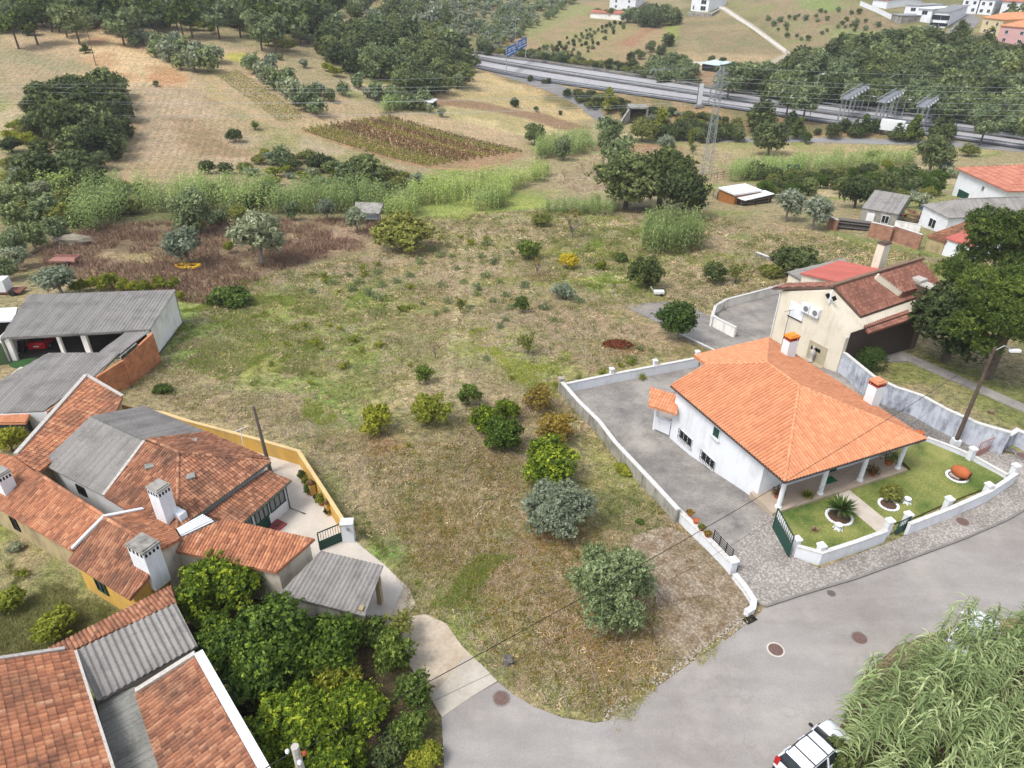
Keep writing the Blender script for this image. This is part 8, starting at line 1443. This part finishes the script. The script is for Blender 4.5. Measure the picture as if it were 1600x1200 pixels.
wood(['bush1', 'oakf1', 'bush4', 'bush2'], [(0, 245), (180, 285), (230, 290), (210, 330), (100, 350), (0, 330)], 40, 26, 44, 'tangled shrub of the valley thicket at the left edge', 'shrub', 'valley thicket at the left', .85, .42, name='thicket_shrub')
wood(['bush1', 'bush4', 'bushy'], [(390, 232), (470, 250), (640, 272), (700, 285), (690, 298), (560, 290), (400, 285), (370, 260)], 40, 18, 30, 'low bush on the upper side of the reed belt', 'bush', 'low bushes above the reeds', .8, .42)
wood(['bush1', 'olivef'], [(560, 150), (640, 165), (700, 178), (690, 168), (620, 150), (570, 138)], 12, 12, 20, 'small shrub at the field edge below the oak wood', 'shrub', 'shrubs below the oak wood', 1., .5)
many([(122, 448, 26), (140, 444, 24), (156, 446, 26), (172, 438, 30), (190, 446, 24), (206, 448, 22), (222, 450, 24), (250, 443, 26), (270, 444, 22), (282, 462, 20), (240, 450, 16)], ['bushy'], 'bright yellow green bamboo like shrub behind the car shed roof', 'shrub', 'yellow green shrubs behind the car shed', 1.2)
wood(['bushy', 'bush1'], [(0, 195), (60, 185), (180, 205), (150, 230), (60, 225), (0, 225)], 18, 20, 30, 'yellow green shrub in front of the dark oak clump', 'shrub', 'yellow green shrubs by the oak clump', .9, .42)
many([(418, 62, 26), (435, 66, 22), (450, 72, 24), (405, 58, 20), (512, 105, 18), (525, 112, 22), (540, 106, 14), (300, 38, 22), (318, 40, 20), (330, 46, 16)], ['bushy'], 'pale yellow cane like shrub on the upper hill', 'shrub', 'pale yellow shrubs on the upper hill', 1.)
wood(['bush2', 'oakf2', 'bush1', 'oakf3'], [(88, 36), (180, 34), (330, 26), (420, 40), (490, 54), (500, 46), (420, 30), (330, 14), (180, 24), (88, 26)], 46, 18, 30, 'low dark bush along the foot of the pine wood', 'bush', 'bushes edging the pine wood', .9, .4, name='edge_bush')
# weeds and tufts of the field, one by one
TF = [(592, 425), (598, 445), (545, 430), (560, 440), (655, 410), (640, 430), (690, 445), (660, 475), (680, 490), (705, 400), (715, 420), (750, 400), (770, 410), (780, 440), (790, 460), (745, 460), (735, 480), (770, 470), (690, 398), (725, 440), (675, 390), (660, 400), (760, 380), (800, 395), (865, 500), (800, 480), (850, 480), (790, 500), (780, 510), (550, 452), (575, 458), (488, 455), (520, 442), (820, 445), (760, 430), (745, 450), (590, 465), (620, 440), (700, 470), (695, 485), (990, 560), (1000, 545), (760, 560), (905, 470)]
for i, (u, v) in enumerate(TF): tree('tuftd', u, v, random.uniform(11, 20), 'grey green weed tuft in the dry part of the field', 'weed', 'grey weed tufts of the field', 1.)
TY_ = [(461, 512), (476, 507), (514, 508), (530, 512), (449, 537), (480, 533), (492, 535), (502, 543), (425, 568), (487, 582), (485, 597), (534, 573), (552, 530), (564, 545), (590, 538), (642, 448), (628, 482), (637, 480), (565, 418), (570, 428), (590, 412), (505, 430), (510, 438), (530, 455), (640, 570), (540, 570), (640, 695), (760, 372), (735, 378), (720, 370), (690, 372), (880, 430), (985, 565), (940, 582), (970, 570), (905, 590), (960, 400), (1005, 590), (800, 590), (870, 600)]
for i, (u, v) in enumerate(TY_): tree('tufty', u, v, random.uniform(11, 20), 'yellow green flowering weed in the clover', 'weed', 'yellow weeds of the field', 1.)
# reeds -----------------------------------------------------------------------
reed_patch('reeds', [(112, 372), (150, 368), (200, 340), (212, 322), (200, 312), (150, 318), (118, 345)], 3.2, 4.2, 'tall pale green reed clump left of the dry weed field', 'reeds', None, L=.8, W=.07)
reed_patch('reeds', [(215, 335), (300, 330), (420, 335), (440, 318), (420, 300), (300, 300), (215, 312)], 2.2, 3.6, 'reed belt behind the silvery olives on the left', 'reeds', None, L=.8, W=.075)
reed_patch('reeds', [(420, 335), (560, 335), (650, 335), (655, 322), (560, 305), (420, 305)], 2.2, 3.4, 'reed belt behind the board shelter', 'reeds', None, L=.8, W=.075)
reed_patch('reeds', [(640, 322), (700, 322), (790, 325), (800, 300), (850, 285), (870, 270), (800, 275), (700, 290), (640, 300)], 2.0, 2.8, 'bright green reed belt below the vineyard', 'reeds', None, L=.8, W=.08)
reed_patch('reeds', [(740, 330), (775, 330), (788, 322), (760, 315), (740, 318)], 3.2, 3.2, 'small rounded reed tongue in front of the vineyard belt', 'reeds', None, L=.8, W=.07)
reed_patch('reeds', [(600, 345), (640, 345), (655, 332), (630, 325), (605, 330)], 3.2, 3.0, 'pale reed clump right of the board shelter', 'reeds', None, L=.8, W=.07)
reed_patch('reeds', [(1002, 395), (1030, 402), (1075, 400), (1095, 392), (1088, 375), (1040, 370), (1002, 372)], 5, 4.0, 'silvery pale reed clump right of the clover', 'reeds', None, L=.8, W=.07)
reed_patch('reeds', [(845, 335), (870, 338), (960, 338), (970, 325), (920, 322), (860, 325)], 2.6, 2.2, 'low reeds in front of the central oaks', 'reeds', None, L=.7, W=.07)
reed_patch('reeds', [(1135, 285), (1200, 283), (1300, 270), (1400, 262), (1430, 258), (1420, 250), (1350, 252), (1200, 262), (1140, 272)], 1.8, 3.2, 'long cane hedge across the valley field on the right', 'reeds', None, L=.9, W=.09)
reed_patch('reeds', [(835, 250), (900, 245), (930, 235), (920, 220), (870, 225), (840, 235)], 2.2, 3.6, 'cane clump behind the vineyard corner', 'reeds', None, L=.9, W=.09)
reed_patch('reeds', [(170, 240), (200, 238), (200, 215), (170, 222)], 2.5, 2.6, 'small cane clump at the foot of the dark oaks', 'reeds', None, L=.9, W=.09)
reed_patch('reeds', [(40, 300), (110, 305), (130, 292), (80, 280), (40, 285)], 2.5, 3.0, 'pale yellow canes in the left thicket', 'reeds', None, L=.9, W=.09)
reed_patch('reeds', [(590, 180), (620, 178), (650, 172), (650, 165), (600, 168)], 2.2, 3.0, 'pale canes at the lower tip of the oak wood', 'reeds', None, L=1., W=.1)
# dry weeds ("stalks") in the brown field
def stalks(name, px, dens, H, mat, label, W=.02, spread=.5, n0=9000, group=None):
    pts = [gnd(*q) for q in px]; X = [p.x for p in pts]; Y = [p.y for p in pts]; g = np.random.default_rng(int(abs(X[0] * 13)) + 5); ar = (max(X) - min(X)) * (max(Y) - min(Y)); n = int(min(n0, ar * dens)); x = g.uniform(min(X), max(X), n); y = g.uniform(min(Y), max(Y), n)
    m = pip(x, y, pts) & (fbm(x + 200, y + 200, 5, 3, 9) > .36); x = x[m]; y = y[m]; n = len(x); z = Tn(x, y); cl = 4; x = np.repeat(x, cl) + g.normal(0, .18, n * cl); y = np.repeat(y, cl) + g.normal(0, .18, n * cl); z = np.repeat(z, cl); n *= cl
    b = np.stack([x, y, z - .03], 1); d = np.stack([g.normal(0, spread, n), g.normal(0, spread, n), np.ones(n)], 1) * (H * g.uniform(.4, 1.1, n))[:, None]; a = g.uniform(0, 6.28, n); s_ = np.stack([np.cos(a), np.sin(a), np.zeros(n)], 1) * W; o = np.array([b[:, 0].mean(), b[:, 1].mean(), b[:, 2].mean()])
    V = np.stack([b - s_, b + s_, b + d + s_ * .6, b + d - s_ * .6], 1) - o; ob = bpy.data.objects.new(name, np_mesh(name, V, 4, np.clip(.5 * np.repeat(fbm(b[::cl, 0], b[::cl, 1], 3, 2, 2), cl) + .5 * g.random(n), 0, 1), LM[mat])); COL.objects.link(ob); ob.location = o; return tag(ob, label, 'weeds', group, 'stuff')
LM['weed'] = leafmat('brown_weeds', hexc(104, 82, 66, .62), hexc(140, 112, 94, .66), hexc(176, 152, 128, .7), .1)
stalks('dry_weeds', [(130, 355), (330, 345), (560, 342), (650, 360), (590, 382), (430, 425), (330, 478), (240, 468), (120, 438), (60, 425), (70, 385)], 5., .8, 'weed', 'tall dry brown weeds covering the field behind the car shed', W=.035, n0=16000)
stalks('dry_brush', [(430, 405), (500, 365), (560, 368), (500, 398), (450, 412)], 7., .7, 'straw', 'pale pinkish dry brush beside the largest weed field olive', W=.035)
LM['grass'] = leafmat('grass_blades', hexc(104, 110, 60, .7), hexc(146, 146, 88, .76), hexc(188, 180, 126, .8), .2); LM['grassg'] = leafmat('green_clover', hexc(94, 112, 50, .72), hexc(132, 146, 70, .78), hexc(168, 174, 92, .8), .25); LM['hay'] = leafmat('hay', hexc(136, 120, 98, .7), hexc(178, 162, 136, .78), hexc(212, 200, 174, .84), .15)
FIELD = [(210, 610), (290, 500), (420, 430), (640, 385), (660, 340), (870, 325), (1180, 345), (1490, 410), (1480, 430), (1240, 445), (1110, 490), (960, 480), (1060, 552), (880, 600), (940, 675), (1010, 755), (1065, 820), (985, 845), (1030, 985), (1080, 1030), (945, 1122), (840, 1095), (785, 1060), (700, 970), (650, 950), (610, 885), (545, 810), (470, 700), (300, 645)]
TRW = [[gnd(*q) for q in t_] for t_ in TRACKS]
def grass(name, px, n, H, mat, label, thr, seed, W=.016, ns=4.5, flat=.55, edge=0.):
    pts = [gnd(*q) for q in px]; X = [p.x for p in pts]; Y = [p.y for p in pts]; g = np.random.default_rng(seed); x = g.uniform(min(X) - 2, max(X) + 2, n * 5); y = min(Y) - 2 + (max(Y) - min(Y) + 4) * g.random(n * 5) ** 1.35
    f = fbm(x + 500, y + 500, ns, 4, seed); jx = (fbm(x, y, 5, 3, 91) - .5) * 14; jy = (fbm(x, y, 5, 3, 92) - .5) * 14; m = pip(x + jx * edge, y + jy * edge, pts) & (f > thr); m &= ~((g.random(len(x)) < .75) & np.any([pip(x, y, t_) for t_ in TRW], axis=0)); x = x[m][:n]; y = y[m][:n]; n = len(x); cl = 5; sc = np.clip(np.hypot(x, y) / 45, .8, 2.2); sc = np.repeat(sc, cl); x = np.repeat(x, cl) + g.normal(0, .09, n * cl) * sc; y = np.repeat(y, cl) + g.normal(0, .09, n * cl) * sc; n *= cl
    z = Tn(x, y); b = np.stack([x, y, z - .02], 1); d = np.stack([g.normal(0, flat, n), g.normal(0, flat, n), np.ones(n) * .8], 1) * (H * g.uniform(.4, 1.2, n))[:, None]; a = g.uniform(0, 6.28, n); s_ = np.stack([np.cos(a), np.sin(a), np.zeros(n)], 1) * (W * sc)[:, None]; o = np.array([b[:, 0].mean(), b[:, 1].mean(), 0])
    V = np.stack([b - s_, b + s_, b + d + s_ * .3, b + d - s_ * .3], 1) - o; ob = bpy.data.objects.new(name, np_mesh(name, V, 4, np.clip(.45 * np.repeat(fbm(b[::cl, 0], b[::cl, 1], 2.5, 2, 2), cl) + .6 * g.random(n), 0, 1), LM[mat])); COL.objects.link(ob); ob.location = o; return tag(ob, label, 'grass', None, 'stuff')
grass('grass', FIELD, 28000, .24, 'grass', 'rough green grass growing across the empty plot', .5, 3); grass('hay', FIELD, 60000, .2, 'hay', 'straw coloured dry grass across the empty plot', .44, 17, flat=.9)
GP = [[(250, 500), (420, 440), (640, 430), (640, 520), (500, 590), (300, 600)], [(480, 605), (570, 605), (555, 660), (500, 680)], [(690, 915), (725, 905), (750, 960), (735, 990), (700, 950)], [(560, 850), (625, 850), (650, 895), (610, 895)], [(720, 525), (830, 515), (870, 600), (840, 640), (740, 580)], [(860, 350), (1000, 350), (1020, 470), (900, 440)]]
for i, (g_, lb) in enumerate(zip(GP, ('lush clover between the car shed and the track', 'green clover patch above the ochre wall', 'bright green grass patch nearest the pale drive', 'green grass patch beside the gate pillar', 'green grass around the wispy young tree', 'bright clover between the yellow shrub and the reeds'))): grass('clover', g_, (15000, 3600, 2600, 2000, 4200, 7000)[i], .2, 'grassg', lb, (.47, .5, .42, .44, .53, .5)[i], 40 + i, edge=1., ns=3)
grass('verge_grass', [(782, 1062), (840, 1092), (940, 1116), (1000, 1080), (1165, 960), (1170, 976), (1000, 1100), (945, 1134), (835, 1110), (778, 1072)], 5200, .2, 'grass', 'tufts of grass straggling over the road edge', .47, 61, edge=.12, ns=2)
grass('verge_weeds', [(688, 1105), (640, 1030), (600, 990), (640, 960), (700, 966), (780, 1060), (792, 1068), (700, 960), (640, 935), (625, 1010), (680, 1130), (692, 1200), (684, 1200)], 2600, .22, 'grass', 'weeds along both sides of the pale drive', .45, 62, edge=.15, ns=2)
grass('lawn_weeds', [(-60, 850), (120, 925), (190, 960), (100, 1030), (-60, 1050)], 6000, .25, 'grass', 'rough grass left of the barns', .4, 77)
def clumps(name, px, n, mat, label, thr, seed, r0=.16, h0=.14, q=14, ns=6., L=.07, W=.028):
    pts = [gnd(*a) for a in px]; X = [p.x for p in pts]; Y = [p.y for p in pts]; g = np.random.default_rng(seed); x = g.uniform(min(X), max(X), n * 6); y = min(Y) + (max(Y) - min(Y)) * g.random(n * 6) ** 1.25
    m = pip(x, y, pts) & (fbm(x + 900, y + 100, ns, 3, seed) + .12 * g.random(len(x)) > thr) & ~np.any([pip(x, y, t_) for t_ in TRW], axis=0); x = x[m][:n]; y = y[m][:n]; n = len(x); sc = np.repeat(g.uniform(.4, 1.5, n), q) * np.clip(np.repeat(np.hypot(x, y), q) / 60, .8, 1.7)
    C_ = np.stack([np.repeat(x, q), np.repeat(y, q), np.repeat(Tn(x, y), q)], 1); C_[:, :2] += g.normal(0, r0, (n * q, 2)) * sc[:, None]; C_[:, 2] += abs(g.normal(0, h0, n * q)) * sc + .02; o = np.array([x.mean(), y.mean(), 0]); N_ = rnd_unit(n * q, g); N_[:, 2] = abs(N_[:, 2]) + .3; N_ /= np.linalg.norm(N_, axis=1, keepdims=True)
    rv = np.clip(.55 * np.repeat(g.random(n), q) + .5 * g.random(n * q), 0, 1); ob = bpy.data.objects.new(name, np_mesh(name, leaf_quads(C_ - o, N_, L * sc, W * sc, g), 4, rv, LM[mat])); COL.objects.link(ob); ob.location = o; return tag(ob, label, 'weeds', None, 'stuff')
clumps('weed_clumps', FIELD, 5000, 'shrub', 'olive green weed clumps scattered over the empty plot', .5, 5)
clumps('dark_weed_clumps', FIELD, 2600, 'oak', 'dark green low weeds scattered over the empty plot', .52, 6)
clumps('straw_clumps', FIELD, 3000, 'hay', 'flattened straw clumps scattered over the empty plot', .5, 7, h0=.06, L=.12, W=.022)
clumps('leaf_litter', [(560, 700), (760, 700), (930, 820), (1050, 960), (1040, 1060), (940, 1120), (800, 1050), (640, 880)], 3600, 'rust', 'brown dry leaves and weeds under the olives', .48, 8, h0=.03, L=.06, W=.04, q=10)
grass('hill_grass', [(900, 225), (1100, 230), (1250, 262), (1130, 280), (900, 300), (860, 280)], 7000, .35, 'hay', 'dry grass of the pale valley field', .4, 78, W=.03)
# giant cane at the lower right
cp = [pz(u, v, 0) for u, v in ((1290, 1210), (1302, 1150), (1352, 1095), (1420, 1052), (1500, 1020), (1640, 1008), (1800, 990), (1850, 1300), (1650, 1420), (1480, 1400), (1400, 1290))]
ctr = cen(cp); g_ = np.random.default_rng(9); X = [p.x for p in cp]; Y = [p.y for p in cp]; x = g_.uniform(min(X), max(X), 1500); y = g_.uniform(min(Y), max(Y), 1500); m_ = pip(x, y, cp); x = x[m_][:430]; y = y[m_][:430]
a_, b_ = cane_mesh('cane', np.stack([x - ctr.x, y - ctr.y, np.zeros(len(x))], 1), 4.8, LM['reed'], g_, 26, .72, .044, 4, .4, .02, .14)
r = thing('giant_cane', 'tall thicket of arching giant cane at the lower right corner', 'cane', ctr, None, 'stuff')
for nm, mm in (('blades', a_), ('stems', b_)): ob = bpy.data.objects.new(nm, mm); COL.objects.link(ob); ob.parent = r
# vineyards: each row a thing
def vine_rows(A, B, Cc, D, n, mats, label, group, step=.4, H=.9, wd=.24, m=22):
    A, B, Cc, D = [gnd(*q) for q in (A, B, Cc, D)]; g = np.random.default_rng(n)
    for i in range(n):
        t = (i + .5) / n; p = A.lerp(B, t); q = D.lerp(Cc, t); L = (q - p).length; k = int(L / step); c = []
        tt = (np.arange(k) + g.uniform(-.3, .3, k)) / k; keep = g.random(k) > .06; tt = tt[keep]; X = p.x + (q.x - p.x) * tt; Y = p.y + (q.y - p.y) * tt; Z = Tn(X, Y)
        C_ = np.repeat(np.stack([X, Y, Z + H * .6], 1), m, 0) + g.normal(0, 1, (len(X) * m, 3)) * np.array([wd * .5, wd * .5, H * .3]); C_[:, 2] = np.maximum(C_[:, 2], Tn(C_[:, 0], C_[:, 1]) + .1); o = np.array([p.x, p.y, T(p.x, p.y)])
        mt = mats(t); ob = bpy.data.objects.new('vine_row', np_mesh('vine_row', leaf_quads(C_ - o, rnd_unit(len(C_), g), .13, .1, g), 4, g.random(len(C_)), LM[mt])); COL.objects.link(ob); ob.location = o; tag(ob, label(t), 'vine row', group(t))
vine_rows((468, 205), (612, 183), (822, 238), (668, 262), 14, lambda t: 'vine' if t < .3 or (t > .5 and random.random() < .5) else 'vinedry', lambda t: 'green vine row at the near side of the larger vineyard' if t < .3 else 'reddish brown vine row in the upper part of the larger vineyard', lambda t: 'green rows of the larger vineyard' if t < .3 else 'brown rows of the larger vineyard')
vine_rows((338, 120), (372, 112), (480, 185), (440, 195), 7, lambda t: 'vine', lambda t: 'yellow green vine row in the small vineyard beside the olive row', lambda t: 'rows of the small vineyard', m=9, step=.7)
# ---- last: the ground sheet, then the air
finish_ground()
hz = MB(); hz.box((0, 665, 60), (1050, 1480, 162)); me = hz.build('haze', bpy.data.materials.new('haze_air')); me.data.materials[0].use_nodes = True; n_ = me.data.materials[0].node_tree; n_.nodes.remove(n_.nodes['Principled BSDF'])
pv = n_.nodes.new('ShaderNodeVolumePrincipled'); pv.inputs['Density'].default_value = .00016; pv.inputs['Color'].default_value = (.92, .95, 1, 1); n_.links.new(pv.outputs[0], n_.nodes['Material Output'].inputs['Volume']); me['kind'] = 'stuff'
